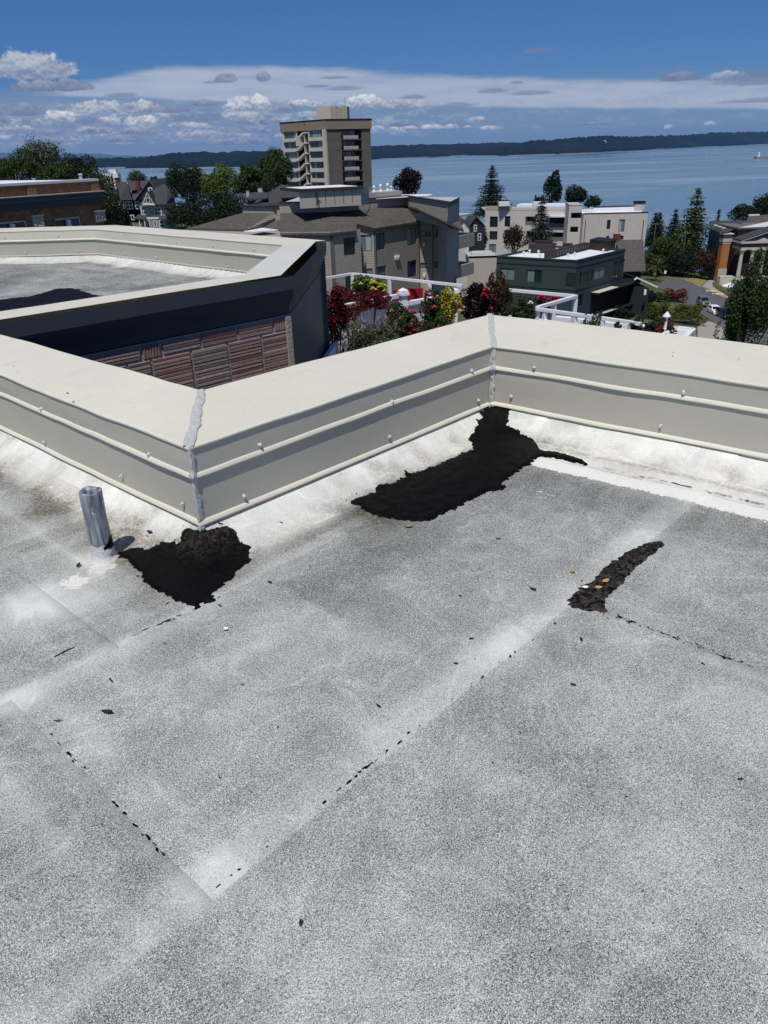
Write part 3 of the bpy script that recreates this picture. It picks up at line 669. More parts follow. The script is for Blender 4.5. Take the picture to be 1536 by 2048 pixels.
# seam closers half way along the long legs
for (i, px, py) in ((2, 1495, 700),):
    pass
wall_o = MB().prism([OUT[0], OUT[1], OUT[2], OUT[3], (9.0, -6.6), (-9.6, -6.6)], -23, -0.42).build('outer_wall', M['slate2'], par)
# core of the parapet below the coping
for i in range(3):
    a, b, c, d_ = IN[i] - MI[i] * .02, IN[i + 1] - MI[i + 1] * .02, IN[i + 1] + (OUT[i + 1] - IN[i + 1]) * .97, IN[i] + (OUT[i] - IN[i]) * .97
    MB().prism([a, b, c, d_], -0.41, 0.46).build('parapet_core', M['slate'], par)

# ------------------------------------------------------------------ tar patches
def inside(P, poly):
    x, y = P[:, 0], P[:, 1]; r = np.zeros(len(P), bool); n = len(poly)
    for i in range(n):
        (x1, y1), (x2, y2) = poly[i], poly[(i + 1) % n]
        c = ((y1 > y) != (y2 > y)); xs = (x2 - x1) * (y - y1) / ((y2 - y1) if y2 != y1 else 1e-9) + x1
        r ^= c & (x < xs)
    return r
def edge_dist(P, poly):
    d = np.full(len(P), 9.0); n = len(poly); poly = np.asarray(poly)
    for i in range(n):
        a, b = poly[i], poly[(i + 1) % n]; ab = b - a; t = np.clip(((P - a) @ ab) / max(ab @ ab, 1e-12), 0, 1)
        d = np.minimum(d, np.hypot(*(P - (a + t[:, None] * ab)).T))
    return d
def densify(poly, step, rag, seed):
    out = []; n = len(poly)
    for i in range(n):
        a, b = np.array(poly[i]), np.array(poly[(i + 1) % n]); L = np.linalg.norm(b - a); k = max(1, int(L / step))
        t = unit(b - a); q = np.array([t[1], -t[0]])
        for j in range(k):
            p = a + (b - a) * j / k
            w_ = rag * (float(vnoise(p[0] * 70, p[1] * 70, 0, seed)) + .6 * float(vnoise(p[0] * 190, p[1] * 190, 3, seed)) + 3.4 * max(0, float(vnoise(p[0] * 42, p[1] * 42, 7, seed)) - 0.22) * (1 + float(vnoise(p[0] * 150, p[1] * 150, 9, seed))))
            out.append(p + q * w_)
    return out
def patch(name, label, outline, thick=0.006, rag=0.009, seed=1, zf=roofz, cell=0.018, step=0.006, dust=0.2, mat='tar', cat='tar patch', obj_parent=None, project=onroof, dustz=0.0, spatter=0):
    poly = [project(x, y)[:2] for x, y in outline]
    ar = sum(poly[i][0] * poly[(i + 1) % len(poly)][1] - poly[(i + 1) % len(poly)][0] * poly[i][1] for i in range(len(poly)))
    if ar < 0: poly = poly[::-1]
    bd = densify(poly, step, rag, seed)
    lo, hi = np.min(bd, 0), np.max(bd, 0)
    gx, gy = np.meshgrid(np.arange(lo[0], hi[0], cell), np.arange(lo[1], hi[1], cell), indexing='ij')
    g = np.stack([gx.ravel(), gy.ravel()], -1) + nrng.uniform(-0.35, 0.35, (gx.size, 2)) * cell
    g = g[inside(g, bd)]; g = g[edge_dist(g, bd) > cell * 0.35]
    pts = [Vector((float(p[0]), float(p[1]))) for p in bd] + [Vector((float(p[0]), float(p[1]))) for p in g]
    nb = len(bd)
    r = delaunay_2d_cdt(pts, [(i, (i + 1) % nb) for i in range(nb)], [], 1, 1e-5)
    P = np.array([tuple(v) for v in r[0]]); ed = edge_dist(P, bd)
    z = zf(P[:, 0], P[:, 1]) + 0.0045 + thick * np.clip(ed / 0.018, 0, 1) ** .6 + thick * .5 * fbm(P[:, 0] * 22, P[:, 1] * 22, 0, 3, seed) * np.clip(ed / 0.01, 0, 1)
    z = np.where(ed < 1e-4, z - 0.006, z)
    V = np.column_stack([P, z]); F = np.array([f for f in r[2] if len(f) == 3])
    if spatter:
        r2 = random.Random(seed); Vx, Fx = [V], [F]; nv = len(V)
        for q in range(spatter):
            c = np.array(bd[r2.randrange(len(bd))]); c = c + unit(c - np.mean(bd, 0)) * r2.uniform(.002, .02) + np.array([r2.gauss(0, .008), r2.gauss(0, .008)]); rr = r2.uniform(.0015, .004); k = 7; th = r2.uniform(0, 3.1); asp = r2.uniform(1.5, 5)
            ring = np.array([c + np.array([math.cos(th), math.sin(th)]) * math.cos(6.283 * j / k) * rr * asp * r2.uniform(.6, 1.2) + np.array([-math.sin(th), math.cos(th)]) * math.sin(6.283 * j / k) * rr * r2.uniform(.6, 1.2) for j in range(k)])
            rz = zf(ring[:, 0], ring[:, 1]) + .007; cz_ = float(zf(c[0], c[1])) + .0095
            Vx.append(np.vstack([np.column_stack([ring, rz]), [[c[0], c[1], cz_]]])); Fx.append(np.array([(nv + j, nv + (j + 1) % k, nv + k) for j in range(k)])); nv += k + 1
        V, F = np.vstack(Vx), np.vstack(Fx); P = V[:, :2]
    o = raw_mesh(name, V, F, M[mat], obj_parent, True, dict(dust=np.clip(dust + dustz * np.clip(zf(P[:, 0], P[:, 1]) / .05, 0, 1), 0, 1.4)))
    if label: tag(o, label, cat)
    return o
o8 = lambda pts, ox, oy, s: [(ox + x / s, oy + y / s) for x, y in pts]
P1 = o8([(440, 565), (520, 530), (600, 508), (650, 540), (760, 480), (865, 490), (868, 440), (880, 405), (930, 372), (978, 408), (1060, 395), (1170, 368), (1235, 405), (1270, 450), (1295, 500), (1380, 520), (1330, 548), (1345, 590),
         (1385, 582), (1330, 635), (1260, 690), (1225, 735), (1165, 775), (1080, 825), (1115, 872), (1075, 890), (1010, 905), (1005, 950), (940, 925), (850, 890), (800, 855), (735, 890), (770, 848), (700, 815),
         (615, 750), (600, 690), (560, 650), (520, 610)], 100, 940, 3.339)
patch('tar_patch', 'heart-shaped black tar patch under the near parapet corner beside the pipe', P1, 0.008, 0.008, 2, dust=0.04, dustz=.5, spatter=14)
P2 = o8([(165, 452), (210, 458), (238, 450), (250, 485), (245, 575), (300, 610), (370, 650), (410, 700), (500, 715), (600, 745), (665, 785), (570, 765), (440, 735), (400, 735), (280, 815), (200, 870), (235, 895), (150, 910), (60, 950)], 920, 620, 2.4935) + \
     o8([(1130, 1000), (1080, 1020), (1000, 1015), (930, 1000), (820, 990), (770, 950), (715, 940), (760, 905), (850, 882), (840, 852), (930, 840), (1000, 800), (1100, 770), (1200, 730), (1290, 690), (1280, 640), (1300, 600), (1330, 540), (1362, 480)], 380, 600, 2.2925)
patch('tar_patch', 'largest black tar patch spreading from the inside parapet corner', P2, 0.009, 0.011, 5, dust=0.0, dustz=.12, spatter=18)
P3 = o8([(235, 520), (290, 470), (350, 420), (400, 390), (440, 345), (560, 260), (640, 200), (720, 155), (840, 132), (910, 150), (830, 200), (780, 240), (720, 290), (640, 370), (630, 400), (550, 460), (520, 500), (510, 550), (540, 590), (490, 605), (380, 595), (290, 570)], 1050, 1040, 3.16)
patch('tar_patch', 'long narrow hockey-stick shaped tar patch with dry leaves on it', P3, 0.003, 0.005, 9, dust=0.9, spatter=4)

# ------------------------------------------------------------------ vent pipe
vp = thing('vent_pipe', 'short lead-wrapped vent pipe with white collar standing on the roof', 'pipe', (*PIPE, 0.0))
PR, PH = 0.048, 0.335
V = []; K = 40; hs = np.linspace(0.0, PH, 22)
for h in hs:
    for k in range(K):
        a = 2 * math.pi * k / K
        r = PR * (1 + 0.008 * math.cos(5 * a + 1) * min(1, h * 5) + 0.035 * float(vnoise(math.cos(a) * 3, math.sin(a) * 3, h * 14, 4)))
        r *= 1.0 + 0.10 * max(0, h - 0.30) * 3
        V.append((PIPE[0] + r * math.cos(a), PIPE[1] + r * math.sin(a), h + 0.003 * math.sin(3 * a + 1) * (h / PH) ** 6))
for (rr, dz) in ((0.97, 0.005), (0.84, 0.002), (0.66, -0.010), (0.52, -0.03), (0.46, -0.09)):      # lead folded down into the bore
    for k in range(K):
        a = 2 * math.pi * k / K; r = PR * rr * (1 + 0.12 * math.cos(5 * a + rr * 9) * (1 - rr) * 4)
        V.append((PIPE[0] + r * math.cos(a), PIPE[1] + r * math.sin(a), PH + dz + 0.003 * math.sin(3 * a + 1)))
V = np.array(V).reshape(-1, K, 3); nr = V.shape[0]
idx = np.arange(nr * K).reshape(nr, K); nx = np.roll(idx, -1, 1)
raw_mesh('lead_sleeve', V.reshape(-1, 3), np.stack([idx[:-1], nx[:-1], nx[1:], idx[1:]], -1).reshape(-1, 4), M['lead'], vp, True)
MB().lathe((*PIPE, PH - 0.10), [(PR * 0.6, 0.0), (PR * 0.6, 0.01)], 16).build('bore', M['hollow_shade'], vp)  # black disc painting the shade deep in the pipe
V = []
for h in np.linspace(-0.004, 0.075, 9):
    for k in range(K):
        a = 2 * math.pi * k / K; t = h / 0.075
        r = PR * (1.10 + 0.55 * max(0, 0.35 - t) ** 1.5 * 3 + 0.05 * float(vnoise(a * 3, h * 60, 0, 8)))
        top = 0.022 * float(vnoise(math.cos(a) * 2.2, math.sin(a) * 2.2, 0, 31)) * max(t, 0)
        V.append((PIPE[0] + r * math.cos(a), PIPE[1] + r * math.sin(a), h + top))
V = np.array(V).reshape(9, K, 3); idx = np.arange(9 * K).reshape(9, K); nx = np.roll(idx, -1, 1)
raw_mesh('collar', V.reshape(-1, 3), np.stack([idx[:-1], nx[:-1], nx[1:], idx[1:]], -1).reshape(-1, 4), M['caulk'], vp, True)
V = []
for h in np.linspace(0.066, 0.125, 7):                   # smear of tar up the side
    for k in range(9):
        a = R(-62) + R(70) * k / 8; lim = 0.075 + 0.05 * (k / 8) + 0.006 * float(vnoise(k * 1.3, 0, 0, 3)); hh = min(h, lim)
        r = PR * 1.045 + 0.002
        V.append((PIPE[0] + r * math.cos(a), PIPE[1] + r * math.sin(a), hh))
grid_mesh('tar_smear', V, 7, 9, M['tar'], vp, True)

# ------------------------------------------------------------------ leaves, twigs and chips on the roof
def leaf_at(px, py, size, mat, name, label, cat, group=None, rot=None, curl=0.3, asp=0.55):
    p = onroof(px, py); rot = rng.uniform(0, 6.28) if rot is None else rot
    V = []; nx_, ny_ = 6, 4
    for i in range(nx_):
        s = i / (nx_ - 1); wd_ = math.sin(math.pi * min(0.97, s * 0.94 + 0.04)) * asp * size / 2 * rng.uniform(0.8, 1.2)
        for j in range(ny_):
            t = j / (ny_ - 1) * 2 - 1
            x = (s - 0.5) * size; y = t * wd_; z = 0.009 + size * curl * (t * t * 0.5 + (s - 0.5) ** 2 * 0.8 * rng.uniform(0.4, 1.2))
            V.append((p[0] + x * math.cos(rot) - y * math.sin(rot), p[1] + x * math.sin(rot) + y * math.cos(rot), p[2] + z))
    return tag(grid_mesh(name, V, nx_, ny_, mat, None, True), label, cat, group)
leaf_at(1145, 1147, .034, M['dryleaf'], 'dry_leaf', 'tan dry leaf lying left of the narrow tar patch', 'leaf', rot=1.0)
leaf_at(1211, 1167, .042, M['dryleaf'], 'dry_leaf', 'larger tan dry leaf in the middle of the narrow tar patch', 'leaf', rot=.6)
leaf_at(1196, 1180, .034, M['dryleaf'], 'dry_leaf', 'tan dry leaf just below the larger one on the narrow tar patch', 'leaf', rot=.1, asp=.7)
leaf_at(818, 1057, .045, M['dryleaf'], 'dry_leaf', 'brown dry leaf at the lower edge of the largest tar patch', 'leaf', rot=.2, asp=.35)
leaf_at(1036, 931, .03, M['dryleaf'], 'dry_leaf', 'pale dry leaf lying on the largest tar patch', 'leaf', rot=2.2)
leaf_at(1170, 1179, .028, M['chip'], 'paint_chip', 'white paint chip at the elbow of the narrow tar patch', 'chip', asp=.8)
leaf_at(452, 1262, .022, M['chip'], 'paint_chip', 'small white paint chip below the heart-shaped tar patch', 'chip', asp=.9)
leaf_at(300, 1068, .035, M['deadleaf'], 'dead_leaf', 'curled grey leaf between the vent pipe and the parapet corner', 'leaf', asp=.6)
DARK = [(485, 1373, .018), (222, 1365, .025), (216, 1430, .045), (117, 1446, .03), (556, 1458, .018), (757, 1417, .026), (920, 1195, .02), (912, 1331, .022), (942, 1282, .022), (1066, 1183, .035), (1162, 1284, .03),
        (1146, 1374, .024), (1405, 1332, .02), (1480, 1563, .022), (1285, 1787, .012), (602, 1852, .022), (996, 1081, .03), (562, 1048, .03), (158, 1135, .045), (1252, 1598, .010), (1120, 1776, .008), (1480, 1782, .012), (540, 1168, .03),
        (1215, 1240, .016), (1100, 1905, .012), (950, 1322, .010), (1384, 1255, .012), (1310, 1138, .012), (295, 1075, .02), (440, 1215, .022), (620, 1135, .02), (60, 1170, .012), (740, 1165, .014), (1060, 1110, .012), (815, 1225, .012), (330, 1290, .02), (700, 1330, .012), (985, 1530, .012), (1040, 1470, .012), (1320, 1500, .010), (440, 1560, .014)]
for (x, y, s) in DARK:
    leaf_at(x, y, s * .85, M['deadleaf'], 'leaf_bit', 'small dark withered leaf bit lying loose on the grey roof', 'debris', 'dark leaf bits scattered over the roof', asp=rng.uniform(.18, .45), curl=rng.uniform(.1, .5))
for (x, y, s) in ((28, 735, .018), (68, 762, .012), (137, 790, .03), (262, 808, .010), (364, 842, .008), (1020, 735, .016), (1346, 708, .02), (1478, 718, .018), (905, 690, .008), (640, 735, .008), (1190, 690, .008), (250, 745, .009), (560, 790, .007)):
    q = onz(x, y, .545); rot = rng.uniform(0, 6.28); V = []
    for i in range(5):
        for j in (-1, 0, 1):
            t = i / 4; xx = (t - .5) * s; yy = j * s * .18 * math.sin(math.pi * (t * .9 + .05)); V.append((q[0] + xx * math.cos(rot) - yy * math.sin(rot), q[1] + xx * math.sin(rot) + yy * math.cos(rot), .552 + .02 * abs(j) * s + (t - .5) ** 2 * s * .8))
    tag(grid_mesh('leaf_bit', V, 5, 3, M['deadleaf'], None, True), 'tiny dark leaf crumb lying on the cream coping', 'debris', 'leaf crumbs on the coping')
for (x0, y0, x1, y1, lab) in ((110, 1318, 150, 1298, 'straight dark twig lying left of the heart-shaped tar patch'), (1336, 690, 1346, 704, None)):
    if lab is None: continue
    a, b = onroof(x0, y0), onroof(x1, y1); mid = (a + b) / 2 + (0, 0, .012)
    tag(MB().tube([a + (0, 0, .009), mid, b + (0, 0, .008)], .0025, 5).build('twig', M['deadleaf']), lab, 'twig')

# ------------------------------------------------------------------ the next bay of the building
BO, BI = 0.54, 0.53
N0, N1, N2, N3, N4 = [onz(x, y, BO)[:2] for x, y in ((0, 645), (587, 551), (652, 481), (230, 450), (0, 456.5))]
BOUT = [N1 + (N0 - N1) * 1.9, N1, N2, N3, N3 + (N4 - N3) * 1.8]
BT = [unit(BOUT[i + 1] - BOUT[i]) for i in range(4)]
BN = [np.array([-t[1], t[0]]) for t in BT]                # inwards
BM = miters(BN); BW = 0.55
BIN = [p + m * BW for p, m in zip(BOUT, BM)]
bay = thing('roof_bay', 'neighbouring roof bay with cream coping and dark slate cornice', 'building', (*((N1 + N3) / 2), -13.0))
bcop = [((1.0,), BO - 0.14), ((1.0,), BO)] + [((f,), BI + (BO - BI) * f) for f in (.75, .5, .25, .03)] + [(0.006, BI - .006), (0.006, BI - .016), (0, BI - .016), (0, .374), (.013, .366), (.016, .362), (.016, .349), (0, .349)]
bfl = [(-.004, .36), (-.003, .2), (-.002, .118), (.012, .111), (.015, .107), (.015, .094), (-.004, .094)]
for i in range(4):
    c_ = sweep_leg('coping', i, bcop[2:] if i < 2 else bcop[1:], M['greycap'] if i == 1 else M['coping'], bay, .12, .003, 12, BIN, BM, BOUT)
    f_ = sweep_leg('counter_flashing', i, bfl, M['shaded_cream'], bay, .15, .004, 13, BIN, BM, BOUT)
    if i >= 2:
        L = np.linalg.norm(BIN[i + 1] - BIN[i])
        for z in (.43, .16):
            for s in np.arange(.35 + (z > .3) * .3, L, .95):
                p = np.array([*(BIN[i] + BT[i] * s), z]); q = np.array([*BN[i], 0])
                MB().tube([p - q * .003, p + q * .004, p + q * .012, p + q * .014], [.012, .011, .008, .002], 8).build('fastener', M['caulk'], f_)
# roof surface of the bay with its cant
pin = [tuple(p) for p in BIN]
gx, gy = np.meshgrid(np.arange(-9.5, 0.5, 0.09), np.arange(5.0, 17.5, 0.09), indexing='ij')
def bsd(x, y):
    d = np.full(np.shape(x), 99.0)
    for i in range(4): d = np.minimum(d, (x - BIN[i][0]) * BN[i][0] + (y - BIN[i][1]) * BN[i][1])
    return d
bd_ = bsd(gx, gy); zz = 0.10 * np.clip((0.24 - bd_) / 0.24, 0, 1) ** 1.4 + 0.01 * fbm(gx, gy, 0, 3, 21)
nn1, nn2 = fbm(gx * 1.2, gy * 1.2, 0, 4, 22), fbm(gx * 3, gy * 3, 0, 3, 23)
idx = np.arange(gx.size).reshape(gx.shape)
F = np.stack([idx[:-1, :-1], idx[1:, :-1], idx[1:, 1:], idx[:-1, 1:]], -1).reshape(-1, 4)
F = F[(bd_.ravel()[F] > -0.12).all(1)]
used, inv = np.unique(F, return_inverse=True)
coat_ = 1.2 * (bd_ < .27 + .05 * nn1) + .35 * nn1 * (bd_ > .27); dark_ = .35 + np.where((bd_ > .8 + .1 * nn2) & (bd_ < .95 + .1 * nn2), 1.0, .2) + np.clip(-nn1, 0, 1)
V = np.stack([gx, gy, zz], -1).reshape(-1, 3)[used]
raw_mesh('bay_roof', V, inv.reshape(-1, 4), M['roof'], bay, True, dict(coat=coat_.ravel()[used], dirt=(np.exp(-((bd_ - .3) / .12) ** 2) * (.7 + nn2)).ravel()[used], dark=np.clip(dark_, 0, 1).ravel()[used], paint=np.full(len(used), -1.0)))
zb = lambda x, y: 0.012 + 0.01 * fbm(x, y, 0, 3, 21)
patch('tar_patch', 'wide flat black tar sheet on the neighbouring roof bay', [(-40, 604), (60, 593), (110, 579), (136, 576.5), (155, 579), (185, 588), (212, 592), (240, 604), (160, 640), (-40, 690)], 0.006, 0.012, 14, zf=zb, cell=.12, step=.07, dust=.1, project=lambda x, y: onz(x, y, 0.01))
# outside of the bay: cornice, tile wall, slate-clad end
WO = 0.085                                                  # wall lies this far in from the edge of the coping
corn = [(0.0, BO - .002), (0.0, BO - .13), (.008, BO - .135), (.008, BO - .16), (.015, BO - .19), (.035, BO - .235), (.06, BO - .275), (.075, BO - .32), (.078, BO - .37), (.092, BO - .385), (.092, BO - .40), (.16, BO - .405)]
for i in (0, 1): sweep_leg('cornice', i, corn, M['slate'], bay, .3, .002, 15, BOUT, BM, BIN)
BWL = [p + m * WO for p, m in zip(BOUT, BM)]
MB().prism([BWL[1], BWL[2], BWL[2] + BN[1] * .2, BWL[1] + BN[1] * .2], -23.0, BO - .40).build('end_cladding', M['slate2'], bay)
for i in (2, 3): MB().prism([BOUT[i] + BM[i] * .03, BOUT[i + 1] + BM[i + 1] * .03, BOUT[i + 1] + BM[i + 1] * .2, BOUT[i] + BM[i] * .2], -23, BO - .01).build('outer_wall', M['slate2'], bay)
# ribbed hollow clay tiles
M['mortar'] = plain('mortar', C(168, 160, 146), .95, .25, 8, bs=.5, bscale=40)
m_, n_, b_ = newmat('clay_tile')
rn = n_.n('ShaderNodeObjectInfo').outputs['Random']; cr_ = n_.n('ShaderNodeValToRGB'); n_.put(cr_.inputs[0], rn)
el_ = cr_.color_ramp.elements; el_[0].color = C(160, 128, 116); el_[1].color = C(142, 102, 94)
for q, c in ((.3, C(162, 134, 120)), (.55, C(150, 132, 124)), (.8, C(152, 116, 105))): el_.new(q).color = c
gr = n_.noise(pos(n_), 22, 5, .7); k_ = n_.m('MULTIPLY_ADD', gr, .9, .55)
n_.put(b_.inputs['Base Color'], n_.mix(1.0, cr_.outputs[0], n_.comb(k_, k_, k_), 'MULTIPLY')); b_.inputs['Roughness'].default_value = .85
bump(n_, b_, n_.noise(pos(n_), 90, 4, .7), .5, .006); M['tile'] = m_
bw = MB().prism([BWL[0], BWL[1], BWL[1] + BN[0] * .2, BWL[0] + BN[0] * .2], -23.0, BO - .39).build('tile_wall', M['mortar'], bay)
def tile_sz(px, py):
    d = ray(px, py); t = (BWL[1] @ BN[0]) / (d[:2] @ BN[0]); q = d[:2] * t
    return (BWL[1] - q) @ BT[0], EYE + d[2] * t           # distance back from the corner, height
def tile(s0, s1, z0, z1, vertical=False):
    b = MB(); o = -BN[0]; depth = .010; nrib = max(3, int(round(((s1 - s0) if vertical else (z1 - z0)) / .031)))
    g = .008
    pt = lambda s, z, h: (*(BWL[1] - BT[0] * s + o * h), z)
    prof = [(0.0, 0.002)]
    for k in range(nrib):
        a, c = k / nrib, (k + 1) / nrib; e = g / ((s1 - s0) if vertical else (z1 - z0)) / 2
        prof += [(a + e * rng.uniform(.5, 1.3), .003 if k else .009), (a + e * 1.5, depth + rng.uniform(-.003, .003)), (c - e * 1.5, depth + rng.uniform(-.003, .003)), (c - e * rng.uniform(.5, 1.3), .003 if k < nrib - 1 else .009)]
    prof += [(1.0, .002)]
    for (a, ha), (c, hc) in zip(prof[:-1], prof[1:]):
        if vertical: b.add((pt(s0 + (s1 - s0) * a, z0, ha), pt(s0 + (s1 - s0) * c, z0, hc), pt(s0 + (s1 - s0) * c, z1, hc), pt(s0 + (s1 - s0) * a, z1, ha)))
        else: b.add((pt(s0, z0 + (z1 - z0) * a, ha), pt(s1, z0 + (z1 - z0) * a, ha), pt(s1, z0 + (z1 - z0) * c, hc), pt(s0, z0 + (z1 - z0) * c, hc)))
    b.build('tile', M['tile'], bw)
def tile_px(x0, x1, yt, yb, vert=False, ox=150, oy=560, s=3.072):
    sa, za = tile_sz(ox + x0 / s, oy + (yt + yb) / 2 / s); sb, zb_ = tile_sz(ox + x1 / s, oy + (yt + yb) / 2 / s)
    sm_, zt = tile_sz(ox + (x0 + x1) / 2 / s, oy + yt / s); _, z0 = tile_sz(ox + (x0 + x1) / 2 / s, oy + yb / s)
    return sb, sa, z0, zt
zr1 = np.mean([tile_px(*q)[2] for q in ((535, 765, 360, 443), (775, 990, 310, 396), (1005, 1210, 275, 341))])
zr2 = np.mean([tile_px(*q)[2] for q in ((945, 1145, 385, 612),)])
M_J = .022
r1 = [(90, 395, 0), (410, 520, 1), (535, 765, 0), (775, 990, 0), (1005, 1210, 0), (1225, 1340, 1)]
for (x0, x1, vt) in r1:
    a = tile_px(x0, x1, 440 - x0 * .15, 520 - x0 * .15); tile(max(.02, a[0]), a[1], zr1 + .01, BO - .40 - .004, bool(vt))
r2 = [(95, 320, 0), (330, 465, 0), (478, 712, 0), (724, 938, 0), (948, 1143, 0), (1155, 1343, 0)]
ext = [tile_px(x0, x1, 560 - x0 * .15, 640 - x0 * .15)[:2] for x0, x1, _ in r2]
zrows = [(zr2 + .01, zr1 - .012)] + [(zr2 - .012 - .4 * k - .378, zr2 - .012 - .4 * k) for k in range(3)]
for ri, (z0, z1) in enumerate(zrows):
    sh = 0.0 if ri % 2 == 0 else .21
    for (a, b) in ext: tile(max(.02, a + sh), b + sh, z0, z1)
MB().prism([BWL[1] - BN[0] * .03 - BT[0] * .06, BWL[1] - BN[0] * .03 + BN[1] * -.004, BWL[1] + BN[0] * .02, BWL[1] - BT[0] * .06 + BN[0] * .02], -23, BO - .405).build('corner_trim', M['mortar'], bay)

# ------------------------------------------------------------------ ground, water, far shores
WATER = -60.0
def sstep(t, a, b):
    k = np.clip((np.asarray(t, float) - a) / (b - a), 0, 1); return k * k * (3 - 2 * k)
def gz(x, y):
    xc = np.clip(x, -150, 150)
    z = -21.5 - 0.12 * xc + 0 * np.asarray(y) - 40 * sstep(np.asarray(y) + 0.1 * xc, 225, 450)
    return z
def onground(px, py):
    d = ray(px, py); ts = np.linspace(15, 520, 6000); X, Y, Z = d[0] * ts, d[1] * ts, EYE + d[2] * ts
    i = int(np.argmax(Z < gz(X, Y))); return np.array([X[i], Y[i], Z[i]])
m_, n_, b_ = newmat('ground_cover')
p_ = pos(n_); a_ = n_.noise(p_, .08, 6, .65); f_ = n_.noise(p_, 1.2, 4, .7)
n_.put(b_.inputs['Base Color'], n_.mix(n_.step(a_, .4, .62), n_.mix(f_, C(44, 62, 30), C(78, 92, 46)), n_.mix(f_, C(112, 104, 66), C(84, 84, 52)))); b_.inputs['Roughness'].default_value = .95
bump(n_, b_, f_, .6, .2); M['ground'] = m_
gx, gy = np.meshgrid(np.arange(-520, 521, 8.0), np.arange(-160, 561, 8.0), indexing='ij')
g_o = grid_mesh('ground', np.stack([gx, gy, gz(gx, gy)], -1), *gx.shape, M['ground'], None, True); tag(g_o, kind='structure')

m_, n_, b_ = newmat('sound_water')
sp = n_.n('ShaderNodeSeparateXYZ'); n_.put(sp.inputs[0], pos(n_))
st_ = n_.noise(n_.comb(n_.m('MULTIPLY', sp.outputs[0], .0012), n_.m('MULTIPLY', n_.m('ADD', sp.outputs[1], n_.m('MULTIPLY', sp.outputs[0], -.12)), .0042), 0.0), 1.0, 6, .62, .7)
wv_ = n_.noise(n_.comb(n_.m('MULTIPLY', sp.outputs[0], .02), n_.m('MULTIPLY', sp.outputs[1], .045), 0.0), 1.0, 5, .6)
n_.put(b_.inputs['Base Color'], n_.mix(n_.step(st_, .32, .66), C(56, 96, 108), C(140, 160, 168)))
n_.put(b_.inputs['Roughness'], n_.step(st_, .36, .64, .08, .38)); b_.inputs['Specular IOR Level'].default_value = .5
bump(n_, b_, n_.m('ADD', wv_, n_.m('MULTIPLY', n_.noise(pos(n_), .12, 3, .6), .2)), .32, 1.6); M['water'] = m_
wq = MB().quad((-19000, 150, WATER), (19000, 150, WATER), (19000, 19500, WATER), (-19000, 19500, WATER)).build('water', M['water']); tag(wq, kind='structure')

def forestmat(name, c1, c2):
    m, n, b = newmat(name); p = pos(n)
    a = n.noise(p, .02, 5, .7); big = n.noise(p, .0016, 4, .6)
    c = n.mix(n.step(a, .35, .65), c1, c2); c = n.mix(n.m('MULTIPLY', n.step(big, .52, .68), .35), c, C(52, 58, 40))
    n.put(b.inputs['Base Color'], c); b.inputs['Roughness'].default_value = .95; b.inputs['Specular IOR Level'].default_value = .1
    bump(n, b, a, 1.0, 12.0); return m
M['forest'] = forestmat('far_forest', C(12, 22, 24), C(24, 36, 34)); M['bluff'] = plain('bluff', C(150, 132, 104), .95, .2, .02)
M['mount'] = plain('hazed_far_ridge', C(70, 92, 116), .95, .1, .001); M['beach'] = plain('beach', C(128, 124, 112), .95, .2, .01)  # blue of the distance haze is put into the ridge colour
def shore(name, top, basel, dscale=1.14, mat='forest', rough=9.0, seed=1, depth=1.3, dist=None, beach=True):
    xs = np.arange(top[0][0], top[-1][0] + .1, 2.5); ty = np.interp(xs, *zip(*top)); by = np.interp(xs, *zip(*basel))
    rows = 13; V = np.zeros((len(xs), rows, 3))
    for i, x in enumerate(xs):
        B = onz(x, by[i], WATER) if dist is None else at0(x, by[i], dist)
        T = at0(x, ty[i], B[1] * dscale); K = B.copy(); K[:2] = B[:2] * depth
        zt = max(T[2], WATER + 1)
        for j in range(rows):
            if j < 9:
                t = j / 8.0; p = B + (T - B) * t; p[2] = WATER - .5 + (zt - WATER) * t ** .55
                if j == 1: p = B + (T - B) * .012; p[2] = WATER + 3.5
                if j == 2: p = B + (T - B) * .03; p[2] = WATER + 3.5 + min(16, (zt - WATER) * .3)
            else:
                t = (j - 8) / 4.0; p = T + (K - T) * t; p[2] = zt + (WATER - zt) * t * t
            V[i, j] = p
    nzv = fbm(V[..., 0] * .02, V[..., 1] * .006, 0, 3, seed) * rough + vnoise(V[..., 0] * .05, V[..., 1] * .01, 0, seed + 3) * rough * .6
    nzv[:, :2] = 0; hgt = np.clip((V[..., 2] - WATER) / 30, 0, 1); V[..., 2] += nzv * hgt
    o = grid_mesh(name, V, len(xs), rows, M[mat], None, False)
    if beach:
        o.data.materials.append(M['beach']); nf = rows - 1
        mi = np.zeros(len(o.data.polygons), np.int32); r = np.random.default_rng(seed)
        mi.reshape(len(xs) - 1, nf)[:, 0] = (vnoise(np.arange(len(xs) - 1) * .09, 0, 0, seed) > -.35)
        o.data.polygons.foreach_set('material_index', mi)
    return tag(o, kind='structure')
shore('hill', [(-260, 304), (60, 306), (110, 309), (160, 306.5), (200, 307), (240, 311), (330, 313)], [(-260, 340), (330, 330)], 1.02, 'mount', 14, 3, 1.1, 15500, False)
shore('hill', [(-120, 318), (197, 316.5), (260, 315.5), (330, 316)], [(-120, 346), (197, 336.5), (330, 333)], 1.12, 'forest', 10, 4)
shore('hill', [(250, 335), (256, 326), (268, 317), (300, 312), (350, 305.5), (430, 304), (512, 302), (600, 298.5), (742, 292.5), (822, 289), (902, 288), (972, 285.5), (1040, 284)],
      [(250, 338.5), (350, 337), (490, 333.3), (600, 327), (745, 319), (840, 315), (952, 310), (1040, 307)], 1.14, 'forest', 8, 5)
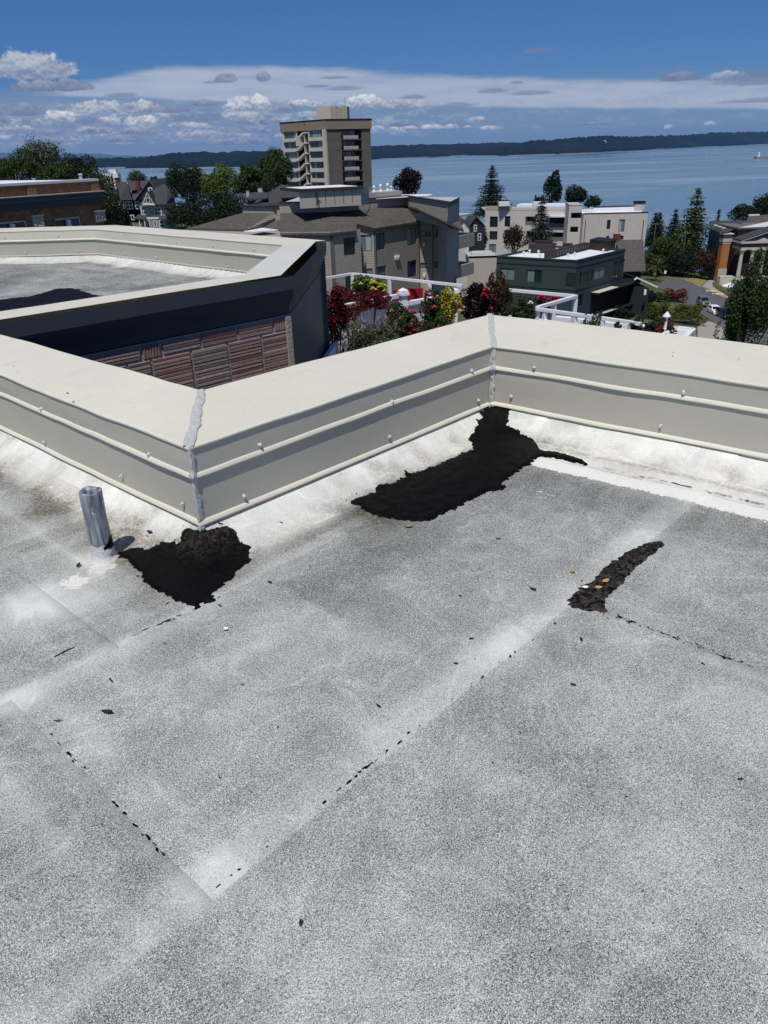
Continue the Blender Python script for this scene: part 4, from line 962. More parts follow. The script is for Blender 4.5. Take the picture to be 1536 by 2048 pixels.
shore('hill', [(948, 310), (960, 303), (972, 298), (1024, 290), (1064, 280), (1120, 278), (1204, 271.5), (1274, 273), (1317, 271.7), (1407, 268), (1424, 265), (1480, 264), (1560, 263), (1800, 258)],
      [(948, 312), (1024, 311.5), (1100, 309), (1190, 306), (1334, 297), (1440, 292.5), (1536, 288.5), (1800, 281)], 1.10, 'forest', 11, 6)
# pale houses on the far shore, too small to tell apart
fh = MB()
for _ in range(60):
    x = rng.choice((rng.uniform(960, 1380), rng.uniform(300, 560), rng.uniform(840, 952), rng.uniform(1180, 1360)))
    by = np.interp(x, [250, 350, 490, 600, 745, 840, 952, 960, 1024, 1100, 1190, 1334, 1440], [338.5, 337, 333.3, 327, 319, 315, 310, 312, 311.5, 309, 306, 297, 292.5])
    p = onz(x, by, WATER); s = rng.uniform(10, 24); fh.box((p[0] * 1.012, p[1] * 1.012, WATER + 9), (s, s, rng.uniform(6, 12)), rng.uniform(0, 3))
tag(fh.build('shore_houses', M['white']), 'scattered pale houses along the far shoreline across the water', 'houses', kind='stuff')
for x, y, s in ((1205, 283, 1), (1208, 285, .7), (1200, 286, .8), (1195, 286, .5)):
    p = at0(x, y, onz(x, 305, WATER)[1] * 1.06)
    tag(MB().prism([(p[0] - 22 * s, p[1] - 18), (p[0] + 22 * s, p[1] - 18), (p[0] + 22 * s, p[1] + 18), (p[0] - 22 * s, p[1] + 18)], p[2] - 30, p[2] + 9 * s).build('hillside_house', M['white']), {1: 'largest white house high on the far wooded hillside', .7: 'white house right of the largest one on the far hillside', .8: 'white house just left of the largest one on the far hillside', .5: 'leftmost small white house on the far hillside'}[s], 'house')
# sand spit with its lighthouse
sp0 = onz(1512, 317, WATER)
spit = MB().prism([(sp0[0], sp0[1]), (sp0[0] + 60, sp0[1] - 25), (sp0[0] + 330, sp0[1] - 10), (sp0[0] + 330, sp0[1] + 120), (sp0[0] + 20, sp0[1] + 60)], WATER - 3, WATER + 5).build('spit', M['beach']); tag(spit, kind='structure')
lh = at0(1517, 315, sp0[1] + 15); lho = thing('lighthouse', 'tiny white lighthouse on the sand spit at the right edge', 'lighthouse', (lh[0], lh[1], WATER + 5))
MB().lathe((lh[0], lh[1], WATER + 5), [(4, 0), (3.2, 9), (4, 9.3), (4, 10)], 10).build('tower', M['white'], lho)
MB().lathe((lh[0], lh[1], WATER + 15), [(2.4, 0), (2.4, 3), (.2, 5)], 10).build('lantern', M['white'], lho)

# ------------------------------------------------------------------ plants
def quads(Cn, nrm, size, asp=1.0, rs=nrng, droop=0.0):
    N = len(Cn); a = rs.normal(size=(N, 3)); a -= (a * nrm).sum(1, keepdims=True) * nrm; a[:, 2] -= droop; a /= np.linalg.norm(a, axis=1, keepdims=True) + 1e-9
    b = np.cross(nrm, a); b /= np.linalg.norm(b, axis=1, keepdims=True) + 1e-9
    s = (np.asarray(size) * rs.uniform(.6, 1.3, N))[:, None] * .5
    V = np.stack([Cn - a * s, Cn + b * s * asp * .8 - a * s * .1, Cn + a * s, Cn - b * s * asp * .8 + a * s * .1], 1)
    V[:, 1] += nrm * s * .25; V[:, 3] += nrm * s * .25
    return V.reshape(-1, 3)
def leafobj(name, V, mat, parent):
    n = len(V) // 4
    return raw_mesh(name, V, np.arange(n * 4).reshape(n, 4), mat, parent, False)
def rdir(N, rs): v = rs.normal(size=(N, 3)); return v / np.linalg.norm(v, axis=1, keepdims=True)
def broad_crown(c, rx, ry, rz, n, leaf, seed, lobes=16, bottom=.35):
    rs = np.random.default_rng(seed); d = rdir(lobes, rs); d[:, 2] = np.where(d[:, 2] < -bottom, -d[:, 2] * .5, d[:, 2])
    Lc = d * rs.uniform(.45, .78, (lobes, 1)); Lr = rs.uniform(.26, .46, lobes)
    Lc = np.vstack([Lc, [[0, 0, 0]]]); Lr = np.append(Lr, .62)
    pr = Lr ** 2; k = rs.choice(len(Lr), n, p=pr / pr.sum()); u = rdir(n, rs)
    P = Lc[k] + u * (Lr[k] * rs.uniform(.55, 1.08, n) ** .6)[:, None]
    gap = fbm(P[:, 0] * 3.2, P[:, 1] * 3.2, P[:, 2] * 3.2, 2, seed); keep = gap > -.28
    P, u = P[keep], u[keep]
    nr = u * .8 + rdir(len(P), rs) * .75; nr /= np.linalg.norm(nr, axis=1, keepdims=True)
    return quads(P * (rx, ry, rz) + c, nr, np.full(len(P), leaf), .8, rs)
def conifer_crown(base, h, r, seed, whorls=24, leaf=.5, per=10, droop=.25, rag=.25, powr=.85, start=.06):
    rs = np.random.default_rng(seed); Cs, Ns = [], []
    for wv in range(whorls):
        t = start + (1 - start) * (wv + rs.uniform(-.3, .3)) / whorls; t = min(max(t, 0), .985)
        R_ = r * (1 - t) ** powr * rs.uniform(1 - rag, 1 + rag * .6) + leaf * .25
        nb = max(4, int(per * (0.5 + (1 - t))))
        a0 = rs.uniform(0, 6.28)
        for b in range(nb):
            a = a0 + 6.283 * b / nb + rs.uniform(-.25, .25); L = R_ * rs.uniform(.7, 1.15); m = max(3, int(L / (leaf * .38)))
            s = (np.arange(m) + rs.uniform(0, 1, m)) / m
            x = np.cos(a) * L * s; y = np.sin(a) * L * s; z = t * h - droop * L * s ** 1.4 + .12 * L * np.maximum(0, s - .75)
            jit = rs.normal(size=(m, 3)) * (leaf * .28); jit[:, 2] *= .5
            Cs.append(np.stack([x, y, z], -1) + jit)
            nn = np.tile([math.cos(a) * .3, math.sin(a) * .3, 1.0], (m, 1)) + rs.normal(size=(m, 3)) * .55; Ns.append(nn)
    Cs = np.vstack(Cs); Ns = np.vstack(Ns); Ns /= np.linalg.norm(Ns, axis=1, keepdims=True)
    return quads(Cs + base, Ns, np.full(len(Cs), leaf), .6, rs)
LM = {}
def lm(nm, c, c2=None, tr=.22):
    if nm not in LM: LM[nm] = leafmat('leaf_' + nm, c, c2, tr)
    return LM[nm]
GREENS = {'dark': (C(46, 66, 34), C(14, 24, 12)), 'mid': (C(84, 108, 42), C(26, 42, 18)), 'light': (C(122, 142, 48), C(44, 64, 22)), 'willow': (C(96, 106, 52), C(30, 40, 20)), 'silver': (C(128, 140, 116), C(38, 50, 36)),
          'conifer': (C(52, 74, 40), C(14, 24, 16)), 'bluespruce': (C(84, 98, 92), C(28, 36, 34)), 'yellowconifer': (C(104, 118, 44), C(34, 46, 20)), 'purple': (C(52, 26, 36), C(16, 10, 16)), 'maple': (C(124, 36, 36), C(58, 16, 22)), 'rust': (C(132, 62, 40), C(66, 28, 22)),
          'hedge': (C(120, 128, 42), C(48, 58, 20)), 'rose': (C(74, 96, 48), C(26, 38, 20)), 'yellow': (C(206, 190, 62), C(120, 124, 36)), 'greygreen': (C(124, 128, 96), C(58, 64, 46)), 'palm': (C(150, 148, 84), C(50, 60, 26)), 'bronze': (C(96, 70, 40), C(36, 30, 18))}
def G(nm): return lm(nm, *GREENS[nm])
def tree(label, px, ytop, dist, wpx, kind, mat, seed, base=None, name=None, n=3200, leaf=None, group=None, trunkfrac=.28, cat='tree', ybot=None, **kw):
    T = at(px, ytop, dist); z0 = float(gz(T[0], T[1])) if base is None else base
    r = wpx / 2 / FS * dist * 1.03; h = T[2] - z0
    if ybot is not None: cb = at(px, ybot, dist)[2]
    else: cb = z0 + h * trunkfrac
    o = thing(name or {'broad': 'broadleaf_tree', 'conifer': 'conifer_tree', 'willow': 'drooping_tree', 'column': 'broadleaf_tree', 'loose': 'broadleaf_tree'}[kind], label, cat, (T[0], T[1], z0), 0, group)
    rs = random.Random(seed)
    tk = MB(); tr_ = max(.1, h * .016)
    if kind == 'conifer':
        tk.tube([(T[0], T[1], z0 - .5), (T[0], T[1], z0 + h * .5), (T[0], T[1], T[2] - .1)], [tr_, tr_ * .6, .03], 7)
        if ybot is None: cb = z0 + .08 * h
        V = conifer_crown((T[0], T[1], cb), T[2] - cb, r, seed, leaf=leaf or max(.3, .0034 * dist), **kw)
    else:
        mid = (T[0] + rs.uniform(-.04, .04) * h, T[1], z0 + (cb - z0) * .9 + .2)
        tk.tube([(T[0], T[1], z0 - .5), mid, (T[0], T[1], (cb + T[2]) / 2)], [tr_ * 1.3, tr_, tr_ * .4], 7)
        for q in range(7):
            a = rs.uniform(0, 6.28); zq = cb + (T[2] - cb) * rs.uniform(.3, .85); rr = r * rs.uniform(.45, .85)
            tk.tube([mid, (T[0] + math.cos(a) * rr * .5, T[1] + math.sin(a) * rr * .5, (mid[2] + zq) / 2 + .3), (T[0] + math.cos(a) * rr, T[1] + math.sin(a) * rr, zq)], [tr_ * .6, tr_ * .35, .03], 5)
        rz = (T[2] - cb) / 2; c = (T[0], T[1], cb + rz); lf = leaf or max(.22, .0032 * dist)
        V = broad_crown(np.array(c), r, r * .9, rz, n, lf, seed, kw.get('lobes', 18))
        if kind == 'willow':
            r2 = np.random.default_rng(seed + 1); Cs, Ns = [], []
            for q in range(170):
                a = r2.uniform(0, 6.28); s = r2.uniform(.35, 1.0) ** .6; x, y = T[0] + math.cos(a) * r * s, T[1] + math.sin(a) * r * s * .9
                zt = cb + rz + rz * math.sqrt(max(0, 1 - s * s)) * r2.uniform(.5, 1); L = r2.uniform(.5, 1.3) * rz; m = max(4, int(L / (lf * .6)))
                t = np.linspace(0, 1, m); Cs.append(np.stack([x + .1 * t * math.cos(a) * r, y + 0 * t, zt - L * t], -1) + r2.normal(size=(m, 3)) * lf * .2); Ns.append(r2.normal(size=(m, 3)))
            Cs, Ns = np.vstack(Cs), np.vstack(Ns); Ns /= np.linalg.norm(Ns, axis=1, keepdims=True)
            V = np.vstack([V, quads(Cs, Ns, np.full(len(Cs), lf * 1.2), .4, r2, droop=2.0)])
        if kind == 'loose':
            r2 = np.random.default_rng(seed + 1); Cs = []
            for q in range(130):
                a = r2.uniform(0, 6.28); el = r2.uniform(.5, 1.5); L = r2.uniform(.75, 1.12); t = np.linspace(.35, 1, 16)[:, None]
                dv = np.array([math.cos(a) * math.cos(el) * r, math.sin(a) * math.cos(el) * r, math.sin(el) * rz])
                Cs.append(np.array(c) + dv * L * t + r2.normal(size=(16, 3)) * lf * .6)
            Cs = np.vstack(Cs); V = np.vstack([V[: len(V) // 6 * 4], quads(Cs, rdir(len(Cs), r2), np.full(len(Cs), lf), .45, r2)])
    tk.build('trunk', M['bark'], o)
    leafobj('crown', V, G(mat), o)
    return o
def shrub(label, px, ytop, ybot, wpx, dist, mat, seed, n=900, leaf=.07, name='shrub', flowers=None, nfl=0, group=None, stems=True, fsize=.09, cat='shrub', depth=1.0, z0=None):
    T, B = at(px, ytop, dist), at(px, ybot, dist); r = wpx / 2 / FS * dist; zb = B[2] if z0 is None else z0
    o = thing(name, label, cat, (B[0], B[1], zb), 0, group); rz = (T[2] - B[2]) / 2; c = np.array([(T[0] + B[0]) / 2, T[1], B[2] + rz])
    if stems:
        s = MB(); rs = random.Random(seed)
        for q in range(6):
            a = rs.uniform(0, 6.28); s.tube([(B[0], B[1], zb - .05), (c[0] + math.cos(a) * r * .4, c[1] + math.sin(a) * r * .4, c[2]), (c[0] + math.cos(a) * r * .7, c[1] + math.sin(a) * r * .7, c[2] + rz * rs.uniform(.2, .8))], [.02, .012, .005], 5)
        s.build('stem', M['bark'], o)
    V = broad_crown(c, r, r * depth, rz, n, leaf, seed, 14, .9); leafobj('foliage', V, G(mat), o)
    if flowers:
        r2 = random.Random(seed + 5)
        for q in range(nfl):
            a = r2.uniform(-3.0, -.15); e = r2.uniform(-.3, 1.2)
            fp = c + np.array([math.cos(a) * math.cos(e) * r, math.sin(a) * math.cos(e) * r * depth, math.sin(e) * rz]) * r2.uniform(.85, 1.05)
            flower(fp, fsize * r2.uniform(.7, 1.15), r2.choice(flowers), o, r2)
    return o
FM = {k: plain('petal_' + k, c, .6, .15, 30) for k, c in dict(red=C(196, 40, 52), pink=C(216, 96, 104), magenta=C(186, 30, 88), coral=C(226, 128, 96), orange=C(214, 150, 70), cream=C(236, 226, 190), yellow=C(232, 222, 96), dark=C(140, 26, 40), white=C(240, 240, 238)).items()}
def flower(p, s, colr, parent, r2):
    b = MB()
    for ring, (k, rr, h) in enumerate(((7, 1.0, .0), (6, .68, .22), (4, .36, .38))):
        for q in range(k):
            a = 6.283 * q / k + ring; d = np.array([math.cos(a), math.sin(a), 0]); t = np.array([-math.sin(a), math.cos(a), 0]); w_ = s * rr * .42
            c0 = p + np.array([0, 0, s * (h * .4 - .1)]); tip = p + d * s * .5 * rr + np.array([0, 0, s * h])
            b.add((c0, (c0 + tip) / 2 + t * w_ - np.array([0, 0, s * .08]), tip, (c0 + tip) / 2 - t * w_ - np.array([0, 0, s * .08])))
    return b.build('flower', FM[colr], parent)

# ------------------------------------------------------------------ building helpers
class Wall:
    """upright wall from p0 to p1, left to right as seen from outside"""
    def __init__(s, p0, p1):
        s.p0, s.p1 = np.array(p0[:2], float), np.array(p1[:2], float); s.L = np.linalg.norm(s.p1 - s.p0); s.t = unit(s.p1 - s.p0); s.n = np.array([s.t[1], -s.t[0]]); s.ang = math.atan2(s.t[1], s.t[0])
    def pt(s, a, z, n=0.0): q = s.p0 + s.t * a + s.n * n; return (q[0], q[1], z)
    def sz(s, px, py):
        d = ray(px, py); t = (s.p0 @ s.n) / (d[:2] @ s.n); return float((d[:2] * t - s.p0) @ s.t), float(EYE + d[2] * t)
    def rect(s, x0, y0, x1, y1):
        ym, xm = (y0 + y1) / 2, (x0 + x1) / 2
        return s.sz(x0, ym)[0], s.sz(x1, ym)[0], s.sz(xm, y1)[1], s.sz(xm, y0)[1]
    def quad(s, mb, a0, a1, z0, z1, n=0.0): mb.add((s.pt(a0, z0, n), s.pt(a1, z0, n), s.pt(a1, z1, n), s.pt(a0, z1, n)), [(a0, z0), (a1, z0), (a1, z1), (a0, z1)])
    def box(s, mb, a0, a1, z0, z1, n0, n1):
        P = [s.pt(a, z, n) for n in (n0, n1) for z in (z0, z1) for a in (a0, a1)]      # n-major
        for q, uv in (((4, 5, 7, 6), 1), ((1, 0, 2, 3), 1), ((0, 4, 6, 2), 0), ((5, 1, 3, 7), 0), ((6, 7, 3, 2), 0), ((0, 1, 5, 4), 0)):
            if uv: mb.add([P[i] for i in q], [(a0, z0), (a1, z0), (a1, z1), (a0, z1)])
            else: mb.quad(*[P[i] for i in q])
        return mb
    def facade(s, parent, z0, z1, openings, mat, depth=.14, name='wall', a0=0.0, a1=None, n=0.0):
        a1 = s.L if a1 is None else a1; mb = MB()
        xs = sorted({a0, a1} | {min(max(v, a0), a1) for o in openings for v in o[:2]}); zs = sorted({z0, z1} | {min(max(v, z0), z1) for o in openings for v in o[2:4]})
        for i in range(len(xs) - 1):
            for j in range(len(zs) - 1):
                cx, cz = (xs[i] + xs[i + 1]) / 2, (zs[j] + zs[j + 1]) / 2
                if xs[i + 1] - xs[i] < 1e-4 or zs[j + 1] - zs[j] < 1e-4: continue
                if any(o[0] < cx < o[1] and o[2] < cz < o[3] for o in openings): continue
                s.quad(mb, xs[i], xs[i + 1], zs[j], zs[j + 1], n)
        for (u0, u1, v0, v1) in [o[:4] for o in openings]:
            for a, b in (((u0, v0), (u1, v0)), ((u1, v0), (u1, v1)), ((u1, v1), (u0, v1)), ((u0, v1), (u0, v0))):
                mb.quad(s.pt(*a, n), s.pt(*b, n), s.pt(*b, n - depth), s.pt(*a, n - depth))
        return mb.build(name, M[mat], parent)
    def window(s, parent, r, cols=1, rows=1, frame='bronze', glass='glass_d', fw=.06, n=-.10, name='window', proud=.05, sill=None):
        a0, a1, z0, z1 = r; mb = MB()
        s.box(mb, a0, a1, z0, z0 + fw, n, n + proud); s.box(mb, a0, a1, z1 - fw, z1, n, n + proud)
        s.box(mb, a0, a0 + fw, z0 + fw, z1 - fw, n, n + proud); s.box(mb, a1 - fw, a1, z0 + fw, z1 - fw, n, n + proud)
        for c in range(1, cols): x = a0 + (a1 - a0) * c / cols; s.box(mb, x - fw * .4, x + fw * .4, z0 + fw, z1 - fw, n, n + proud * .9)
        for q in range(1, rows): z = z0 + (z1 - z0) * q / rows; s.box(mb, a0 + fw, a1 - fw, z - fw * .4, z + fw * .4, n, n + proud * .8)
        o = mb.build(name, M[frame], parent)
        for c in range(cols):
            for q in range(rows):
                b = MB(); s.quad(b, a0 + (a1 - a0) * c / cols + .01, a0 + (a1 - a0) * (c + 1) / cols - .01, z0 + (z1 - z0) * q / rows + .01, z0 + (z1 - z0) * (q + 1) / rows - .01, n + .012); b.build('pane', M[glass], o)
        if sill: b = MB(); s.box(b, a0 - .08, a1 + .08, z0 - .1, z0 - .002, 0.002, .09); b.build('sill', M[sill], o)
        return o
def hit(K, deg, px, py=300):
    d = ray(px, py)[:2]; t = np.array([math.cos(R(deg)), math.sin(R(deg))]); A = np.array([[t[0], -d[0]], [t[1], -d[1]]]); return K[:2] + t * np.linalg.solve(A, -K[:2])[0]
def flatroof(parent, poly, z, mat, name='roof', th=.3): return MB().prism(poly, z - th, z).build(name, M[mat], parent)

# ------------------------------------------------------------------ high-rise
K = at(655, 300, 204); KR, KL = hit(K, 24, 742), hit(K, 131, 566)
zt = at(655, 240.5, 204)[2]; zb_ = at(655, 258.6, 204)[2]; ground_t = float(gz(K[0], K[1])) - 1
tw = thing('apartment_tower', 'tall concrete apartment tower with zigzag outside stair and stacked balconies', 'building', (*K[:2], ground_t))
back = KL + (KR - K[:2])
WL, WR = Wall(KL, K[:2]), Wall(K[:2], KR); WB, WS = Wall(KR, back), Wall(back, KL)
cen = (KL + KR) / 2
grow = lambda P, f: [cen + (np.array(p) - cen) * f for p in P]
MB().prism(grow([K[:2], KR, back, KL], 1.03), zb_, zt).build('roof_band', M['tan'], tw)
MB().prism(grow([K[:2], KR, back, KL], 1.04), zt, zt + .35).build('roof_edge', M['dark'], tw)
fl = 2.9; floors = [zb_ - fl * (k + 1) for k in range(9)]
cx = lambda W_, x, y=315: W_.sz(x, y)[0]
a_l0, a_l1, a_s0, a_s1, a_r0, a_r1 = [cx(WL, x) for x in (571, 595, 596.5, 619, 621, 648.5)]
opl = [(a_s0, a_s1, ground_t + 1, zb_)]
for z in floors: opl += [(a_l0, a_l1, z + .95, z + 2.75), (a_r0, a_r1, z + .95, z + 2.75)]
WL.facade(tw, ground_t, zb_, opl, 'spandrel', .3)
for k, z in enumerate(floors):
    for (a, b) in ((a_l0, a_l1), (a_r0, a_r1)):
        WL.window(tw, (a, b, z + .95, z + 2.75), 5 if a == a_r0 else 4, 1, 'bronze', 'glass_t', .09, -.28)
        bb = MB(); WL.box(bb, a - .15, b + .15, z - .05, z + .9, .02, .42); bb.build('spandrel', M['spandrel'], tw)
bb = MB(); WL.quad(bb, a_s0, a_s1, ground_t, zb_, -2.2); bb.build('stair_wall', M['aggregate'], tw)
for k, z in enumerate(floors[:8]):
    bb = MB(); am = a_s0 + (a_s1 - a_s0) * .12; an = a_s0 + (a_s1 - a_s0) * .66
    P = [WL.pt(a, zz, n) for n in (-.5, .7) for a, zz in ((am, z + .2), (an, z + 1.85), (an, z + 2.5), (am, z + .85))]
    for q in ((4, 5, 6, 7), (3, 2, 1, 0), (0, 1, 5, 4), (2, 3, 7, 6), (1, 2, 6, 5), (3, 0, 4, 7)): bb.quad(*[P[i] for i in q])
    WL.box(bb, a_s0 - .7, am, z + .2, z + .55, -.5, .7); WL.box(bb, an, a_s1 + .1, z + 2.15, z + 2.5, -.5, .55)
    bb.build('stair_flight', M['spandrel'], tw)
    bb = MB(); WL.box(bb, an + .1, an + .4, z - .8, z + 2.2, -.4, .3); bb.build('stair_post', M['cream'], tw)
bb = MB(); WL.box(bb, a_s0 + .1, a_s0 + (a_s1 - a_s0) * .42, floors[1] + 1.6, floors[0] + 1.5, -.4, .65); bb.build('stair_screen', M['cream'], tw)
bb = MB(); WL.box(bb, cx(WL, 649.5), WL.L + .02, ground_t, zb_ - .02, -.3, .55); bb.build('pier', M['cream'], tw)
b0, b1 = cx(WR, 684), cx(WR, 725)
WR.facade(tw, ground_t, zb_, [(b0, b1, ground_t + 1, zb_ - .1)], 'aggregate', 2.2)
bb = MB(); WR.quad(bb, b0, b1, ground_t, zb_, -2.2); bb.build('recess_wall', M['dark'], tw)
for k, z in enumerate(floors):
    WR.window(tw, (b0 + .9, b1 - 1.5, z + .3, z + 2.5), 6, 1, 'bronze', 'glass_t', .07, -2.15)
    bb = MB(); WR.box(bb, b0 - .05, b1 + .05, z - .12, z + .08, -2.2, .08); bb.build('balcony_slab', M['aggregate'], tw)
    rail = MB(); WR.box(rail, b0 + .75, b1 - 1.25, z + .2, z + 1.15, -.05, .12); rr_ = rail.build('balcony_rail', M['balcony'], tw)
    for q in range(1, 5):
        a = b0 + .75 + (b1 - b0 - 2.0) * q / 5; bb = MB(); WR.box(bb, a - .03, a + .03, z + .22, z + 1.13, .121, .16); bb.build('rail_post', M['trimgrey'], rr_)
for z in floors:
    for a, b in ((.05, b0 - .05), (b1 + .05, WR.L - .05)):
        bb = MB(); WR.box(bb, a, b, z + .02, z + .10, .004, .03); bb.build('panel_joint', M['trimgrey'], tw)
WB.facade(tw, ground_t, zb_, [], 'aggregate'); WS.facade(tw, ground_t, zb_, [], 'aggregate')
d_ = 209.0
for (x0, x1, yt, lab) in ((633, 662.5, 213.5, 0), (663, 674, 213, 1), (674.5, 682, 216, 0), (682.5, 695, 212.5, 1)):
    p, q = at(x0, 235, d_), at(x1, 235, d_ + (.6 if lab == 0 else 0)); zt2 = at((x0 + x1) / 2, yt, d_)[2]
    MB().prism([p[:2], q[:2], q[:2] + (.5, 5), p[:2] + (.5, 5)], zt, zt2).build('penthouse', M['cream' if lab == 0 else 'concrete'], tw)
p = at(690, 212, 210); MB().tube([p, p + (0, 0, 2.4)], .05, 5).build('antenna', M['black'], tw)
p = at(608, 244, 210); MB().tube([p - (0, 0, 1), p + (0, 0, 1.3), p + (.8, 0, 1.4)], .07, 5).build('roof_davit', M['black'], tw)

# ------------------------------------------------------------------ grey stepped apartment building
ZE, ZR, ZP = -4.95, -3.62, -2.75
gpt = lambda x, y, z: onz(x, y, z)[:2]
E0, E1_, S1_, S2_, E2_, S3_, S4_, E3_ = [gpt(x, y, ZE + dz) for x, y, dz in ((660, 466, 0), (712, 460.7, 0), (714, 447.5, .42), (748.4, 456.3, 0), (834.7, 443, 0), (836.5, 433, .42), (865.7, 442, 0), (914.4, 434, 0))]
EL_ = gpt(560, 467, ZE)
gb = thing('apartment_building', 'long grey shingled apartment building with stepped bays and brown hipped roof', 'building', (*E0, -17.5))
GZ0 = -24
over = .13
def inset(a, b, c, k): return None
segs = [(EL_, E0), (E0, E1_), (S1_, S2_), (S2_, E2_), (S3_, S4_), (S4_, E3_)]
gw = []
for a, b in segs: w_ = Wall(a, b); off = -w_.n * over; gw.append(Wall(a + off, b + off))
def wall_join(i, j):                                        # let neighbouring walls meet
    A, B = gw[i], gw[j]; Mx = np.array([[A.t[0], -B.t[0]], [A.t[1], -B.t[1]]]); s_ = np.linalg.solve(Mx, B.p0 - A.p0); p = A.p0 + A.t * s_[0]; gw[i] = Wall(A.p0, p); gw[j] = Wall(p, B.p1)
wall_join(0, 1); wall_join(2, 3); wall_join(4, 5)
gw[1] = Wall(gw[1].p0, gw[1].p1 + gw[1].t * .6); gw[3] = Wall(gw[3].p0, gw[3].p1 + gw[3].t * .5)
g7 = lambda x, y: (620 + x / 4.518, 360 + y / 4.518)
def wpx(W_, x0, y0, x1, y1): return W_.rect(*g7(x0, y0), *g7(x1, y1))
specs = {0: [], 1: [(305, 520, 410, 680, 2, 'glass_d'), (320, 835, 425, 990, 2, 'glass_d')],
         2: [(430, 495, 557, 642, 2, 'glass_g'), (440, 800, 567, 930, 2, 'glass_g')],
         3: [(592, 478, 677, 632, 2, 'glass_g'), (877, 440, 962, 588, 2, 'glass_g'), (600, 778, 688, 915, 2, 'glass_g'), (880, 728, 963, 875, 3, 'glass_b')],
         4: [(977, 466, 1092, 508, 2, 'glass_g'), (980, 748, 1094, 798, 2, 'glass_g')],
         5: [(1115, 458, 1155, 515, 1, 'glass_d'), (1245, 392, 1322, 530, 2, 'glass_d'), (1115, 737, 1155, 795, 1, 'glass_d'), (1243, 662, 1322, 805, 2, 'glass_d'), (1118, 1005, 1158, 1040, 1, 'glass_d'), (1268, 935, 1322, 985, 1, 'glass_d')]}
for i, W_ in enumerate(gw):
    rects = [(wpx(W_, *q[:4]), q[4], q[5]) for q in specs[i]]
    rects = [((max(r[0], .08), min(r[1], W_.L - .05), r[2], r[3]), c, g) for r, c, g in rects]
    W_.facade(gb, GZ0, ZE + .1, [r for r, _, _ in rects], 'clapboard' if i in (2, 4) else 'siding', .12)
    for r, c, g in rects: W_.window(gb, r, c, 1, 'bronze', g, .055, -.11)
    bb = MB(); W_.box(bb, -.02, .16, GZ0, ZE, .0, .05); bb.build('corner_board', M['trimgrey'], gb)
for (x, y, i) in ((770, 695, 3), (793, 690, 3), (1033, 575, 4), (1037, 855, 4)):
    a, z = gw[i].sz(*g7(x, y)); bb = MB(); gw[i].box(bb, a - .12, a + .12, z - .12, z + .12, .0, .2); gw[i].box(bb, a - .08, a + .08, z - .28, z - .122, .02, .17); bb.build('wall_vent', M['white'], gb)
# downpipes
for i, x in ((1, 205), (3, 582), (5, 1325)):
    a, _ = gw[i].sz(*g7(x, 600)); p = gw[i].pt(min(max(a, .1), gw[i].L - .1), 0, .07); MB().tube([(p[0], p[1], GZ0), (p[0], p[1], ZE + .05)], .05, 6).build('downpipe', M['trimgrey'], gb)
# shingled roof slopes up to the parapet band
RT = [gpt(x, y, ZR) for x, y in ((560, 426), (662, 424), (812.6, 411), (832.5, 416.4), (928, 437))]
def slope(name, pts, mat='shingle', parent=gb, th=.16):
    mb = MB(); pts = [np.array(p, float) for p in pts]; n = len(pts)
    e = unit(pts[1] - pts[0]); uv = [((p - pts[0]) @ e, float(np.linalg.norm((p - pts[0]) - ((p - pts[0]) @ e) * e))) for p in pts]
    mb.add(pts, uv); low = [p - np.array([0, 0, th]) for p in pts]; mb.add(low[::-1])
    for i in range(n): j = (i + 1) % n; mb.quad(low[i], low[j], pts[j], pts[i])
    return mb.build(name, M[mat], parent)
p3 = lambda q, z: np.array([q[0], q[1], z])
sl_mid = slope('roof_slope', [p3(EL_, ZE), p3(E0, ZE), p3(RT[1], ZR), p3(RT[0], ZR)])
RTm = RT[1] + (RT[2] - RT[1]) * .36; U = ZE + .42
for pts in ((p3(E0, ZE), p3(E1_, ZE), p3(RTm, ZR), p3(RT[1], ZR)), (p3(E1_, ZE), p3(S1_, U), p3(RTm, ZR)), (p3(S1_, U), p3(S2_, ZE), p3(RTm, ZR)), (p3(S2_, ZE), p3(E2_, ZE), p3(RT[2], ZR), p3(RTm, ZR)), (p3(E2_, ZE), p3(S3_, U), p3(RT[2], ZR)),
            (p3(S3_, U), p3(S4_, ZE), p3(RT[3], ZR)), (p3(S3_, U), p3(RT[3], ZR), p3(RT[2], ZR)), (p3(S4_, ZE), p3(E3_, ZE), p3(RT[4], ZR - .9), p3(RT[3], ZR))): slope('roof_slope', pts)
MB().prism([gw[0].p0 + (0, .4), gw[1].p0 + (0, .5), gw[1].p1 + (-.1, .4), gw[2].p0 + (.1, .4), gw[3].p0 + (0, .5), gw[3].p1 + (-.1, .3), gw[4].p0 + (.1, .4), gw[5].p0 + (0, .5), gw[5].p1 + (-.2, .3), gw[5].p1 + (0, 8), gw[0].p0 + (0, 12)], GZ0, ZE - .3).build('inner_wall', M['siding'], gb)
for a, b, za in ((EL_, E0, ZE), (E0, E1_, ZE), (S2_, E2_, ZE), (S4_, E3_, ZE)):
    w_ = Wall(a, b); bb = MB(); w_.box(bb, 0, w_.L, ZE - .26, ZE - .165, -.02, .10); bb.build('gutter', M['bronze'], gb)
for a, b in ((S1_, S2_), (S3_, S4_)):
    w_ = Wall(a, b); bb = MB()
    P = [w_.pt(s_, z, n) for n in (-.05, .06) for s_, z in ((0, ZE + .10), (w_.L, ZE - .32), (w_.L, ZE + .02), (0, ZE + .44))]
    for q in ((4, 5, 6, 7), (3, 2, 1, 0), (0, 1, 5, 4), (2, 3, 7, 6), (1, 2, 6, 5), (3, 0, 4, 7)): bb.quad(*[P[i] for i in q])
    bb.build('rake_board', M['bronze'], gb)
